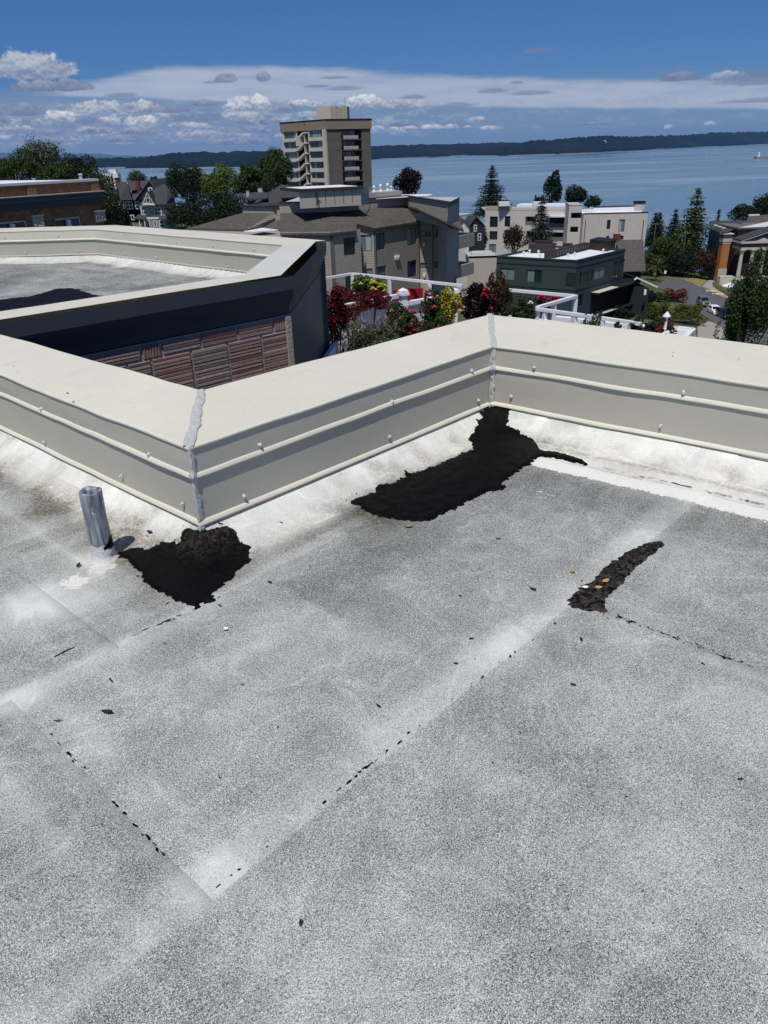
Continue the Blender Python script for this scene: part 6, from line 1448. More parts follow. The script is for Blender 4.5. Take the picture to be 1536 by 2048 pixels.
GWm = Wall(GL[:2], GR_[:2]); GWm.window(sh, GWm.rect(*q3(790, 560), *q3(850, 640)), 1, 1, 'white', 'glass_d', .1, .0)
slope('porch_roof', [p(570, 915, SH - 3), p(780, 925, SH - 3), p(775, 850, SH), p(650, 840, SH)], 'shingledark', sh)
slope('bay_roof', [p(985, 925, SH - 1.4), p(1150, 920, SH - 1.4), p(1125, 868, SH), p(1020, 868, SH)], 'shingledark', sh)
for x in (668, 755): a_ = p(x, 925, SH - 2.8); MB().tube([(a_[0], a_[1], -20), a_], .13, 6).build('porch_post', M['white'], sh)
bb = MB(); SW.box(bb, 1.2, SW.L, SW.rect(*q3(800, 890), *q3(900, 925))[2], SW.rect(*q3(800, 895), *q3(900, 925))[3], .02, .12); bb.build('belt_course', M['white'], sh)

hh = thing('hip_roofed_house', 'house with big dark hipped roof and dormers behind the grey apartments', 'house', (*at(560, 400, 112)[:2], -18)); HH = 112.0
q5 = lambda x, y: (340 + x / 5.12, 270 + y / 5.12); p = lambda x, y, d=HH: at(*q5(x, y), d)
ap0, ap1 = p(1130, 512, HH + 3), p(1190, 512, HH + 3)
slope('roof_slope', [p(930, 700, HH - 3), p(1450, 690, HH - 3), ap1, ap0], 'shingledark', hh); slope('roof_slope', [p(850, 690, HH + 6), p(930, 700, HH - 3), ap0], 'shingledark', hh); slope('roof_slope', [p(1450, 690, HH - 3), p(1440, 600, HH + 6), ap1], 'shingledark', hh)
slope('dormer_roof', [p(1130, 640, HH - 3.4), p(1425, 628, HH - 3.4), p(1265, 552, HH - .5), p(1140, 552, HH - .5)], 'shingledark', hh)
bb = MB(); bb.quad(p(1140, 645, HH - 3.2), p(1415, 632, HH - 3.2), p(1415, 690, HH - 3.2), p(1160, 690, HH - 3.2)); bb.build('dormer_front', M['dark'], hh)
slope('dormer_roof', [p(770, 655, HH - 3), p(1000, 645, HH - 3), p(1000, 588, HH), p(850, 585, HH)], 'shingledark', hh)
slope('roof_slope', [p(640, 640, HH + 4), p(840, 660, HH + 2), p(870, 590, HH + 7), p(680, 600, HH + 8)], 'shingledark', hh)
MB().prism([p(900, 700, HH - 2)[:2], p(1430, 700, HH - 2)[:2], p(1430, 700, HH + 7)[:2], p(800, 700, HH + 7)[:2]], -22, p(1000, 700, HH - 2)[2] - .1).build('wall', M['darkhouse'], hh)
for x0, x1, yt, yb in ((905, 952, 535, 605), (785, 815, 565, 625)):
    c_ = p((x0 + x1) / 2, yb, HH + 3); zt_ = p((x0 + x1) / 2, yt, HH + 3)[2]; wd_ = (x1 - x0) / 5.12 / FS * HH; MB().box((c_[0], c_[1], (c_[2] + zt_) / 2 - .4), (wd_, wd_, zt_ - c_[2] + .9)).build('chimney', M['stone'], hh); MB().box((c_[0], c_[1], zt_ + .05), (wd_ * 1.2, wd_ * 1.2, .16)).build('chimney_cap', M['dark'], hh)

# cottages between the grey building and the pale block
for k, (x0, x1, ye, ya, yb, dd_, lab, m_) in enumerate(((916, 938, 455, 440, 476, 104, 'small white gabled cottage at the end of the grey apartments', 'palewall'), (938, 968, 452, 433, 480, 112, 'dark roofed cottage left of the pale apartment block', 'darkhouse'))):
    a, b = at(x0, yb, dd_), at(x1, yb, dd_); e = at((x0 + x1) / 2, ye, dd_)[2]; ap_ = at((x0 + x1) / 2, ya, dd_)
    o = thing('cottage', lab, 'house', (*((a + b) / 2)[:2], -24)); W_ = Wall(a, b); W_.facade(o, -26, e, [], m_); bb = MB(); bb.add((p3(a, e), p3(b, e), ap_)); bb.build('gable', M[m_], o)
    gable_roof(o, ap_ + (0, -.2, .1), p3(a, e - .2) - (.3, .2, 0), p3(b, e - .2) + (.3, -.2, 0), (0, 9, 0), 'shingledark'); W_.window(o, (W_.L * .3, W_.L * .5, e - .9, e + .2), 1, 2, 'white', 'glass_d', .1, .03); W_.window(o, (W_.L * .58, W_.L * .8, e - 2.4, e - 1.2), 1, 2, 'white', 'glass_d', .1, .03)
ws = thing('white_chimney_house', 'bright white weathered house top peeking behind the drooping tree', 'house', (*at(224, 352, 200)[:2], -12)); a = at(224, 352, 200)
MB().box((a[0], a[1], a[2] - 4), (4.4, 3, 9.5)).build('tower', M['white'], ws); MB().box((a[0] + .6, a[1], a[2] + 1.2), (2.2, 2, 1.2)).build('tower_cap', M['whiteroof'], ws)
ws2 = thing('white_vent_stack', 'slim white chimney stack among the dark trees at left', 'chimney', (*at(161, 352, 90)[:2], at(161, 358, 90)[2])); a = at(161, 352, 90)
MB().box((a[0], a[1], a[2] - .5), (.42, .4, 1.3)).build('stack', M['white'], ws2); MB().box((a[0], a[1], a[2] + .2), (.6, .55, .2)).build('stack_cap', M['white'], ws2)

# ------------------------------------------------------------------ columned building at the right edge
q2 = lambda x, y: (1390 + x / 10.52, 420 + y / 10.52)
CH = 160.0; GC = -31.5
cb_ = thing('columned_building', 'orange brick building with white columned portico at the right edge', 'building', (*at(1490, 540, CH)[:2], GC)); p = lambda x, y, d=CH: at(*q2(x, y), d)
PW = Wall(p(540, 1000, 165), p(697, 1000, 165)); zA, zB_, zC = PW.sz(*q2(650, 715))[1], PW.sz(*q2(650, 597))[1], PW.sz(*q2(660, 480))[1]
bb = MB(); PW.box(bb, 0, PW.L, GC - 1, zA, -2.2, 0); bb.build('brick_pier', M['orange'], cb_)
bb = MB(); PW.box(bb, -.05, PW.L + .05, zA, zA + .55, -2.2, .06); PW.box(bb, -.15, PW.L + .2, zA + .551, zB_, -2.2, .18); bb.build('pier_capital', M['stone'], cb_)
bb = MB(); PW.box(bb, -.2, PW.L + .3, zB_ + .002, zC - .45, -2.2, .2); bb.build('entablature', M['slate'], cb_); bb = MB(); PW.box(bb, -.3, PW.L + .5, zC - .449, zC - .2, -2.2, .35); bb.build('cornice', M['stone'], cb_)
bb = MB(); PW.box(bb, -.15, PW.L + .1, GC - 1, PW.sz(*q2(600, 1240))[1], .0, .25); bb.build('pier_base', M['stone'], cb_)
WK = Wall(at(*q2(310, 400), 176), PW.p0 + PW.n * -.2); WK.facade(cb_, GC - 1, zC - .5, [], 'slate', name='side_wall')
for k in range(5):
    a = WK.L * (k + .6) / 5.6; WK.window(cb_, (a - .5, a + .5, zC - 5.2, zC - 2.2), 1, 1, 'slate2', 'glass_d', .1, .02)
bb = MB(); WK.box(bb, -.2, WK.L + .2, zC - .5, zC - .1, -.5, .4); bb.build('cornice', M['slate'], cb_)
ev0, ev1 = p3(WK.p0 + WK.n * .3, zC), p3(PW.p1 + PW.n * .2, zC)
slope('wing_roof', [ev0, p3(PW.p0 + PW.n * .3, zC), p(1000, 330, 170), p(1000, 210, 178), p(300, 232, 182)], 'shingledark', cb_)
for x, y in ((435, 322), (520, 348), (600, 378)): a = p(x, y, 170.5); MB().box(a, (.75, .9, .22), .3).build('skylight', M['white'], cb_)
for x, y in ((450, 375), (530, 405), (590, 430)): a = p(x, y, 169); MB().tube([a - (0, 0, .6), a + (0, 0, .25), a + (1.1, -.6, .05)], .05, 5).build('roof_guard', M['black'], cb_)
AW = Wall(p(905, 500, 166), p(2600, 470, 166)); z0_, z1_ = AW.sz(*q2(1150, 560))[1], AW.sz(*q2(1150, 440))[1]
bb = MB(); AW.box(bb, 0, AW.L, GC, z0_ - .5, -12, -.02); bb.build('main_wall', M['darkbrown'], cb_)
bb = MB(); AW.box(bb, 0, AW.L, z0_ - .49, z0_, -12, .12); bb.build('attic_base', M['stone'], cb_); bb = MB(); AW.box(bb, 0.02, AW.L, z0_ + .001, z1_, -12, 0); bb.build('attic_wall', M['orange'], cb_)
bb = MB(); AW.box(bb, -.3, AW.L, z1_ + .001, z1_ + .55, -12, .5); AW.box(bb, -.5, AW.L, z1_ + .551, z1_ + .9, -12, .8); bb.build('attic_cornice', M['trimgrey'], cb_)
slope('glazed_roof', [p3(AW.p0 + AW.n * .3, z1_ + .95), p3(AW.p1 + AW.n * .3, z1_ + .95), p(2600, 60, 176), p(1500, 250, 172)], 'greycap', cb_)
slope('rear_roof', [p(1060, 262, 184), p(2600, 200, 184), p(2600, 40, 190), p(1140, 118, 190)], 'shingle', cb_)
a, b = p(1130, 118, 189.8), p(1352, 114, 189.8); bb = MB(); Wall(a, b).box(bb, 0, np.linalg.norm(b - a), a[2] - .15, a[2] + .3, -.4, .2); bb.build('ridge_cap', M['white'], cb_)
# portico
PT = Wall(p(975, 800, CH), p(2300, 800, CH)); zs = [PT.sz(*q2(1250, y))[1] for y in (832, 780, 700, 655)]
bb = MB(); PT.box(bb, 0, PT.L, zs[0], zs[1], -5, 0); bb.build('architrave', M['stone'], cb_); bb = MB(); PT.box(bb, .05, PT.L, zs[1] + .002, zs[2], -5, -.06); bb.build('frieze', M['slate'], cb_)
bb = MB(); PT.box(bb, -.4, PT.L, zs[2] + .002, zs[3], -5, .45); bb.build('cornice', M['stone'], cb_)
apx = np.array(PT.pt(11.4, zs[3] + 3.6, .35)); f0, f1 = np.array(PT.pt(-.4, zs[3] + .02, .35)), np.array(PT.pt(23.2, zs[3] + .02, .35))
bb = MB(); bb.add((np.array(PT.pt(0, zs[3], -.2)), np.array(PT.pt(22.8, zs[3], -.2)), np.array(PT.pt(11.4, zs[3] + 3.4, -.2)))); bb.build('tympanum', M['slate'], cb_)
bb = MB(); bb.add((np.array(PT.pt(3.6, zs[3] + .05, -.1)), np.array(PT.pt(7, zs[3] + .05, -.1)), np.array(PT.pt(5.3, zs[3] + .75, -.1)))); bb.build('tympanum_relief', M['stone'], cb_)
for a_, b_2 in ((f0, apx), (apx, f1)):
    bb = MB(); u_ = np.array([0, 0, .32]); k_ = np.array([*(-PT.n * .9), 0]); bb.quad(a_, b_2, b_2 + u_, a_ + u_); bb.quad(a_ + u_, b_2 + u_, b_2 + u_ + k_, a_ + u_ + k_); bb.quad(a_ + k_, b_2 + k_, b_2, a_); bb.build('raking_cornice', M['stone'], cb_)
gable_roof(cb_, apx + (0, 0, .34), f0 + (0, 0, .34), f1 + (0, 0, .34), (*(-PT.n * 5.5), 0), 'shingledark', 'portico_roof')
cz = PT.sz(*q2(930, 1440))[1]
for k in range(6):
    a = .55 + k * 2.8; c_ = PT.pt(a, cz, -.45); H_ = zs[0] - cz
    o_ = MB().lathe(c_, [(.62, 0), (.62, .17), (.55, .25), (.50, .37), (.47, H_ * .5), (.41, H_ - 1.15)], 16).build('column', M['stone'], cb_, smooth=True)
    bb = MB(); bb.lathe((c_[0], c_[1], zs[0] - 1.15), [(.43, 0), (.42, .12), (.52, .43), (.57, .74), (.69, .95)], 10); bb.box((c_[0], c_[1], zs[0] - .1), (1.3, 1.3, .19), PT.ang); bb.build('capital', M['carved'], o_)
bb = MB(); PT.box(bb, -.3, PT.L, GC - 1, cz - .002, -5, .6); PT.box(bb, .2, PT.L, GC - 1, cz - .5, .601, 1.3); PT.box(bb, .6, PT.L, GC - 1, cz - .95, 1.301, 2.2); bb.build('steps', M['stone'], cb_)
bb = MB(); a0, z0_ = PT.sz(*q2(705, 1300)); PT.box(bb, -4.2, -.8, GC - 1, cz + .6, -1.5, .2); bb.build('stair_wall', M['stone'], cb_)
for k in range(3): bb = MB(); PT.box(bb, 3 + k * 4.4, 4.5 + k * 4.4, cz, cz + 3, -4.99, -4.9); bb.build('door', M['wood'], cb_)

# ------------------------------------------------------------------ street, kerbs, pavements, lawns
GP = lambda x, y: onground(x, y)
def drape(name, outline, mat, lift, cell=3.0, kind='structure', proj=None):
    o = patch(name, None, outline, 0.0, 0.0, 3, zf=lambda x, y: gz(x, y) + lift, cell=cell, step=2.0, mat=mat, project=proj or (lambda x, y: GP(x, y)))
    if kind: tag(o, kind=kind)
    return o
drape('road', [(1312, 572), (1330, 560), (1362, 559.5), (1380, 566), (1405, 576.5), (1436, 592.5), (1470, 607.5), (1560, 645), (1600, 700), (1470, 680), (1420, 640), (1385, 618), (1352, 598), (1330, 583)], 'asphalt', .06)
drape('pavement', [(1404, 574), (1410, 568), (1418, 561), (1432, 554), (1446, 549), (1452, 551), (1436, 560), (1424, 567), (1426, 574), (1440, 584), (1462, 596), (1500, 612), (1500, 618), (1470, 605.5), (1437, 590.5), (1420, 581)], 'pave', .14)
drape('lawn', [(1364, 558), (1384, 557), (1408, 559), (1416, 561), (1408, 568), (1402, 574), (1382, 565)], 'drygrass', .11)
drape('lawn', [(1426, 569), (1440, 562), (1462, 566), (1480, 590), (1478, 600), (1452, 588), (1430, 576)], 'ground', .12)
drape('pavement', [(1382, 556), (1400, 553), (1420, 556), (1418, 559), (1400, 557.5)], 'pave', .16)
drape('pavement', [(1395, 655), (1412, 643), (1425, 646), (1450, 660), (1470, 672), (1395, 690)], 'pave', .14)
kb = MB(); kp = [GP(x, y) for x, y in ((1362, 559), (1382, 566), (1404.6, 576.5), (1420, 584), (1436, 592), (1452, 600), (1470, 607.5), (1500, 620))]
for a, b in zip(kp[:-1], kp[1:]):
    w_ = Wall(a, b); zc = (a[2] + b[2]) / 2; bb = MB(); w_.box(bb, 0, w_.L - .02, zc - .3, zc + .2, -.15, .15); tag(bb.build('kerb', M['kerb']), kind='structure')
for x, y in ((1422, 583.5), (1435.5, 589.5)):
    a = GP(x, y); bb = MB(); bb.box((a[0], a[1], a[2] + .19), (2.4, 1.4, .05), -.5); tag(bb.build('kerb_ramp', M['yellow']), kind='structure')

def car(label, px, py, ang, L, Wd, H, body, boxy=False, group='cars on the street'):
    g = GP(px, py); o = thing('parked_car', label, 'car', (g[0], g[1], g[2] + .08), ang, group); h = Wd / 2
    if boxy: low = [(-L / 2, .45), (-L / 2, H * .58), (L * .08, H * .58), (L * .1, H * .60), (L / 2 - .1, H * .56), (L / 2, H * .5), (L / 2, .45)]; cab = [(-L / 2 + .03, H * .58), (-L / 2 + .08, H), (L * .05, H), (L * .13, H * .585)]
    else: low = [(-L / 2, .35), (-L / 2 - .02, H * .55), (-L * .44, H * .64), (L * .2, H * .62), (L * .42, H * .54), (L / 2, H * .42), (L / 2, .3)]; cab = [(-L * .46, H * .63), (-L * .38, H * .97), (-L * .1, H), (L * .06, H * .96), (L * .22, H * .61)]
    def ext(poly, hw, top=1.0):
        b = MB(); zs_ = [z for _, z in poly]; zl, zh = min(zs_), max(zs_)
        hwz = lambda z: hw * (1 - (1 - top) * (z - zl) / (zh - zl + 1e-6))
        Lf = [(x, -hwz(z), z) for x, z in poly]; Rt = [(x, hwz(z), z) for x, z in poly]
        b.add(Lf[::-1]); b.add(Rt)
        for i in range(len(poly)): j = (i + 1) % len(poly); b.add((Lf[i], Lf[j], Rt[j], Rt[i]))
        return b
    bd = ext(low, h).build('body', M[body], o, local=True); cbn = ext(cab, h * .96, .82).build('cabin', M[body], o, local=True)
    zl, zh = min(z for _, z in cab), max(z for _, z in cab); c_x = sum(x for x, _ in cab) / len(cab); c_z = (zl + zh) / 2
    for s in (-1, 1):                                     # side glass in two panes
        xa, xb = min(x for x, _ in cab) + .35, max(x for x, _ in cab) - .45
        for k in range(2):
            x0, x1 = xa + (xb - xa) * k / 2 + .04, xa + (xb - xa) * (k + 1) / 2 - .04; za, zb2 = zl + .1, zh - .12
            f = lambda z: s * (h * .96 * (1 - .18 * (z - zl) / (zh - zl)) + .012)
            b = MB(); b.add(((x0, f(za), za), (x1, f(za), za), (x1 - (.18 if k else 0), f(zb2), zb2), (x0 + (0 if k else .15), f(zb2), zb2))); b.build('side_window', M['carglass'], cbn, local=True)
    (x0, z0), (x1, z1) = cab[-1], cab[-2]; nx_, nz_ = unit(np.array([z1 - z0, -(x1 - x0)])); nx_, nz_ = (nx_, nz_) if nx_ > 0 else (-nx_, -nz_)
    b = MB(); q = lambda t, y: (x0 + (x1 - x0) * t + nx_ * .02, y, z0 + (z1 - z0) * t + nz_ * .02); b.add((q(.12, -h * .82), q(.12, h * .82), q(.9, h * .72), q(.9, -h * .72))); b.build('windscreen', M['carglass'], cbn, local=True)
    wr = .34 if not boxy else .4
    for sx in (-1, 1):
        for sy in (-1, 1):
            b = MB(); yc = sy * (h - .1); b.tube([(sx * L * .31, yc - .11, wr), (sx * L * .31, yc + .11, wr)], wr, 14); wh = b.build('wheel', M['tyre'], o, local=True)
            b = MB(); b.tube([(sx * L * .31, yc + sy * .112, wr), (sx * L * .31, yc + sy * .125, wr)], wr * .62, 12); b.build('rim', M['chrome'], wh, local=True)
    for sy in (-1, 1): b = MB(); b.box((L / 2 + .0, sy * h * .68, H * (.48 if boxy else .43)), (.08, .26, .18)); b.build('headlight', M['lamplens'], o, local=True)
    for sy in (-1, 1): b = MB(); b.box((cab[-1][0] - .1, sy * (h + .1), zl + .14), (.12, .2, .14)); b.build('wing_mirror', M[body], o, local=True)
    b = MB(); b.box((L / 2 + .01, 0, .42), (.14, Wd * .92, .2)); b.build('bumper', M['black'] if boxy else M[body], o, local=True)
    b = MB(); b.box((L / 2 + .012, 0, H * (.5 if boxy else .42)), (.04, Wd * .45, .16)); b.build('grille', M['black'], o, local=True)
    return o
k0, k1 = GP(1404.6, 577), GP(1468, 607.5); ca = math.atan2(k1[1] - k0[1], k1[0] - k0[0])
car('boxy olive off-road car parked on the street', 1406, 613, ca, 4.0, 1.85, 1.9, 'car_olive', True)
car('white car parked just behind the dark one', 1428, 628, ca, 4.4, 1.8, 1.55, 'car_white')
car('dark blue estate car parked nearest the leafy tree', 1446, 636, ca, 4.7, 1.85, 1.7, 'car_blue')
car('slate grey van half hidden by the leafy tree', 1464, 632, ca, 4.9, 1.9, 1.95, 'car_slate', True)

def lamp(label, px, py, dist, h=None, r=.26):
    t = at(px, py, dist); g = float(gz(t[0], t[1])); o = thing('street_lamp', label, 'lamp', (t[0], t[1], g), 0, 'globe lamps by the columned building')
    MB().lathe((t[0], t[1], g), [(.16, 0), (.16, .3), (.06, .45), (.05, t[2] - g - r - .12), (.12, t[2] - g - r - .08), (.12, t[2] - g - r + .02)], 8).build('post', M['black'], o)
    MB().lathe((t[0], t[1], t[2] - r), [(.02, 0), (r * .7, r * .3), (r, r), (r * .7, r * 1.7), (.02, r * 2)], 10).build('globe', M['globe'], o, smooth=True); return o
lamp('globe street lamp at the corner of the lawn by the dark trees', 1393, 533.5, 172); lamp('tallest globe lamp in front of the orange brick pier', 1449.5, 523.5, 176)
lamp('low globe lamp at the foot of the orange brick pier', 1447, 540, 175); lamp('globe lamp beside the path above the white awning', 1446.5, 554.5, 166); lamp('small globe lamp left of the corner lamp', 1389, 545, 173, r=.16)
for x, y, lab in ((1418, 560, 'left bollard across the path to the columned building'), (1426, 562, 'middle bollard across the path to the columned building'), (1430, 559.5, 'right bollard across the path to the columned building')):
    g = GP(x, y); tag(MB().lathe((g[0], g[1], g[2]), [(.11, 0), (.11, .85), (.13, .88), (.13, .95), (.03, 1.05)], 8).build('bollard', M['black']), lab, 'bollard', 'bollards across the path')
# scalloped white parasol
u0 = at(1461, 567, 158); um = thing('parasol', 'white scalloped parasol by the columned building', 'parasol', (u0[0], u0[1], float(gz(u0[0], u0[1]))))
b = MB(); n = 16; rr_ = 2.0; rim = [(u0[0] + rr_ * math.cos(2 * math.pi * k / n), u0[1] + rr_ * math.sin(2 * math.pi * k / n), u0[2] - .55) for k in range(n)]
for k in range(n):
    a_, c_ = rim[k], rim[(k + 1) % n]; b.add(((u0[0], u0[1], u0[2] + .25), a_, c_)); mid = ((a_[0] + c_[0]) / 2, (a_[1] + c_[1]) / 2, a_[2] - .36); b.add((a_, (a_[0], a_[1], a_[2] - .12), mid, (c_[0], c_[1], c_[2] - .12), c_))
b.build('canopy', M['white'], um); MB().tube([(u0[0], u0[1], float(gz(u0[0], u0[1]))), (u0[0], u0[1], u0[2] + .35)], .04, 6).build('pole', M['trimgrey'], um)
def pole(label, px, ytop, dist, arm=True, mat='wood', r=.13, armw=2.4):
    t = at(px, ytop, dist); g = float(gz(t[0], t[1])); o = thing('utility_pole', label, 'pole', (t[0], t[1], g)); MB().tube([(t[0], t[1], g - .3), (t[0], t[1], t[2])], [r * 1.2, r * .8], 8).build('post', M[mat], o)
    if arm:
        MB().box((t[0], t[1], t[2] - .3), (armw, .12, .14), .1).build('crossarm', M[mat], o)
        for k in range(4): MB().lathe((t[0] + armw * (k / 3 - .5) * .9, t[1], t[2] - .22), [(.05, 0), (.07, .06), (.03, .16)], 6).build('insulator', M['stone'], o)
    return o
pole('wooden utility pole with crossarm in front of the tall conifer', 1372.5, 463, 171); pole('wooden utility pole with crossarm right of the pale block', 1312, 446, 171)
pole('thin bare pole standing by the lower pavement', 1416, 640, 118, False, r=.09); pole('thin sign post by the bend in the street', 1407, 586, 136, False, 'trimgrey', .04)
sg = thing('street_sign', 'small pale sign on a post at the far end of the street', 'sign', (*GP(1328, 563)[:2], GP(1328, 563)[2])); g = GP(1328, 563)
MB().tube([g, g + (0, 0, 2.6)], .04, 6).build('post', M['trimgrey'], sg); MB().box(g + (0, -.06, 2.3), (.6, .03, .75)).build('sign_plate', M['white'], sg)

# ------------------------------------------------------------------ roof terrace below the parapet
ZD = -2.25
tb_ = thing('terrace', 'pale roof terrace with planters beyond the parapet', 'terrace', (3.5, 12, ZD))
TP = [(-.25, 9.2), (1.1, 7.4), (6.8, 4.6), (10.5, 9.0), onz(1300, 636, -1.6)[:2] + (0.2, .4), onz(1160, 597, -1.1)[:2] + (.4, .5), onz(930, 571, -1.1)[:2] + (.2, .6), onz(702, 547, -1.1)[:2] + (0, .6), (-.6, 15.5), (-.3, 12.3)]
MB().prism(TP, -22, ZD).build('deck', M['trimgrey'], tb_)
def railing(label, pts, z, mid=(), posts=(), name='railing', rr=.035, glass=False):
    P = [onz(x, y, z) for x, y in pts]; o = thing(name, label, 'railing', (P[0][0], P[0][1], ZD))
    for a, b in zip(P[:-1], P[1:]):
        w_ = Wall(a, b); bb = MB(); w_.box(bb, 0, w_.L, z - .028, z + .028, -.035, .035); bb.build('top_rail', M['white'], o)
        for m in mid: bb = MB(); w_.box(bb, 0, w_.L, z - m - .025, z - m + .025, -.03, .03); bb.build('lower_rail', M['white'], o)
    for (x, y) in posts: q = onz(x, y, z); MB().box((q[0], q[1], (z + ZD) / 2 - .02), (.075, .075, z - ZD - .045), .3).build('post', M['white'], o)
    return o
railing('white glass-panel railing along the far edge of the terrace', [(640, 559), (704, 547.5), (925, 571.5)], -1.1, (.98,), [(704, 548), (778.5, 556), (859, 565)])
railing('white railing with a sharp corner at the right of the terrace', [(945, 573), (1024, 580.5), (1153, 592.5), (1074, 615.5)], -1.1, (), [(1151, 593), (1108, 605), (1076, 615)])
railing('low white railing behind the small leafy plants', [(1073, 618), (1160, 630), (1282, 648)], -1.12, (.2,), [(1150, 628.5), (1205, 637), (1262, 645), (1090, 620)])
w_ = Wall(onz(1108, 617, -1.6), onz(1292, 636, -1.6)); bb = MB(); w_.box(bb, 0, w_.L, ZD, -1.78, -.2, 0); tag(bb.build('low_wall', M['white']), 'low white wall at the outer edge of the terrace', 'wall')
def fpost(label, px, py, zt):
    q = onz(px, py, zt); o = thing('fence_post', label, 'post', (q[0], q[1], ZD), 0, 'white fence posts'); MB().box((q[0], q[1], (zt + ZD) / 2 - .06), (.13, .13, zt - ZD - .12), .4).build('shaft', M['white'], o)
    b = MB(); b.box((q[0], q[1], zt - .095), (.20, .20, .05), .4); b.box((q[0], q[1], zt - .05), (.17, .17, .038), .4); b.lathe((q[0], q[1], zt - .03), [(.11, 0), (.02, .05)], 4); b.build('cap', M['white'], o)
fpost('white fence post with moulded cap beside the rose bush', 806, 578, -.92); fpost('white fence post with moulded cap beside the dark purple shrub', 907.5, 577, -.92)
def fence(label, a, b, z, slat=.1, horiz=False):
    A, B = onz(*a, z), onz(*b, z); w_ = Wall(A, B); o = thing('fence', label, 'fence', (A[0], A[1], ZD)); bb = MB(); w_.box(bb, 0, w_.L, z - .05, z + .03, -.05, .05); bb.build('top_rail', M['white'], o)
    bb = MB(); w_.box(bb, 0, w_.L, z - .13, z - .1, -.05, .055); bb.build('upper_rail', M['trimgrey'], o)
    if not horiz:
        k = int(w_.L / slat)
        for i in range(k): bb = MB(); w_.box(bb, w_.L * i / k + .008, w_.L * (i + 1) / k - .008, ZD + .05, z - .13, -.02, .02); bb.build('slat', M['white'], o)
    else:
        for i in range(5): bb = MB(); w_.box(bb, 0.01, w_.L - .01, z - .2 - .16 * i, z - .06 - .16 * i, -.02, .02); bb.build('slat', M['white'], o)
fence('white vertical-slat fence behind the red maple', (664, 616), (803, 589.5), -1.15); fence('white slat fence behind the rose bush', (812, 606), (890, 592), -1.2, horiz=True)
cs = onz(818, 601, -1.5); rc = thing('garden_chair', 'red cushioned chair glimpsed behind the terrace fence', 'chair', (cs[0], cs[1] + .5, ZD))
MB().box((cs[0], cs[1] + .5, -1.62), (.7, .12, .6), .2).build('backrest', M['redlens'], rc); MB().box((cs[0], cs[1] + .2, -1.85), (.7, .6, .12), .2).build('seat', M['redlens'], rc)
for dx in (-.3, .3):
    for dy in (0, .45): MB().box((cs[0] + dx, cs[1] + dy, -2.08), (.05, .05, .34)).build('leg', M['white'], rc)
# cold frame at the far right, lantern post, corner gutter
fp = [onz(x, y, -1.2) for x, y in ((1328, 668), (1352, 653.5), (1387, 657.5), (1370, 674))]; cf = thing('cold_frame', 'white framed glass cold frame at the right end of the terrace', 'frame', (*fp[0][:2], ZD))
for a, b in zip(fp, fp[1:] + fp[:1]): w_ = Wall(a, b); bb = MB(); w_.box(bb, 0, w_.L, -1.25, -1.19, -.04, .04); bb.build('frame_rail', M['white'], cf)
bb = MB(); bb.add(fp); o_ = bb.build('pane', M['greycap'], cf); o_.location.z = -.03
for q in fp: MB().box((q[0], q[1], -1.75), (.06, .06, 1.0)).build('leg', M['white'], cf)
lt = onz(1335, 621, -.86); lo = thing('garden_lantern', 'white roofed lantern on a post among the pink roses', 'lantern', (lt[0], lt[1], ZD))
MB().box((lt[0], lt[1], -1.72), (.04, .04, 1.06)).build('post', M['white'], lo); MB().lathe((lt[0], lt[1], -1.19), [(.035, 0), (.035, .03), (.025, .05), (.025, .2), (.045, .23)], 6).build('lantern_body', M['white'], lo); MB().lathe((lt[0], lt[1], -.955), [(.07, 0), (.04, .04), (.008, .08)], 6).build('lantern_roof', M['white'], lo)
ga, gb_ = onz(652, 712, -.9), onz(672, 683, -.9); w_ = Wall(ga, gb_); gt = thing('box_gutter', 'blue-grey box gutter with white edge beside the slate wall', 'gutter', (ga[0], ga[1], ZD)); bb = MB(); w_.box(bb, -.3, w_.L, -1.05, -.96, -.35, -.03); bb.build('trough', M['slate'], gt); bb = MB(); w_.box(bb, -.3, w_.L, -1.1, -.9, -.03, .03); bb.build('edge', M['white'], gt)
MB().prism([w_.p0 - w_.t * .3 - w_.n * .35, w_.p1 - w_.n * .35, w_.p1 + w_.n * .03, w_.p0 - w_.t * .3 + w_.n * .03], ZD, -1.101).build('curb', M['palewall'], gt)

S = shrub
S('red Japanese maple growing right against the slate wall', 672, 562, 716, 62, 10.6, 'maple', 101, 4200, .05, 'red_maple', z0=ZD)
S('spreading dark red maple leaning over the slat fence', 735, 578, 622, 112, 12.8, 'maple', 102, 4200, .055, 'red_maple', z0=ZD)
S('rust coloured low shrub between the two red maples', 690, 572, 612, 46, 13.4, 'rust', 103, 900, .06, z0=ZD)
S('green rhododendron with cream blossoms at the railing corner', 722, 548, 592, 62, 14.4, 'light', 104, 1500, .07, flowers=['cream'], nfl=4, z0=ZD)
S('shrub covered in yellow blossoms beside the cream-flowered one', 756, 560, 596, 40, 13.9, 'light', 105, 900, .06, flowers=['yellow'], nfl=22, fsize=.10, z0=ZD)
S('grey-green feathery bush just over the parapet', 728, 646, 740, 120, 9.0, 'greygreen', 106, 7500, .035, z0=ZD)
S('wide rose bush with coral and red blooms', 804, 610, 705, 112, 9.6, 'rose', 107, 7000, .045, 'rose_bush', ['red', 'coral', 'dark', 'orange', 'pink'], 22, fsize=.08, z0=ZD)
S('tall thin rose bush with faded blooms behind the wide one', 862, 578, 680, 52, 9.9, 'rose', 108, 2600, .042, 'rose_bush', ['pink', 'coral', 'red'], 8, fsize=.075, z0=ZD)
S('golden yellow leaved shrub left of the purple one', 897, 574, 655, 62, 10.8, 'yellow', 109, 3400, .05, z0=ZD)
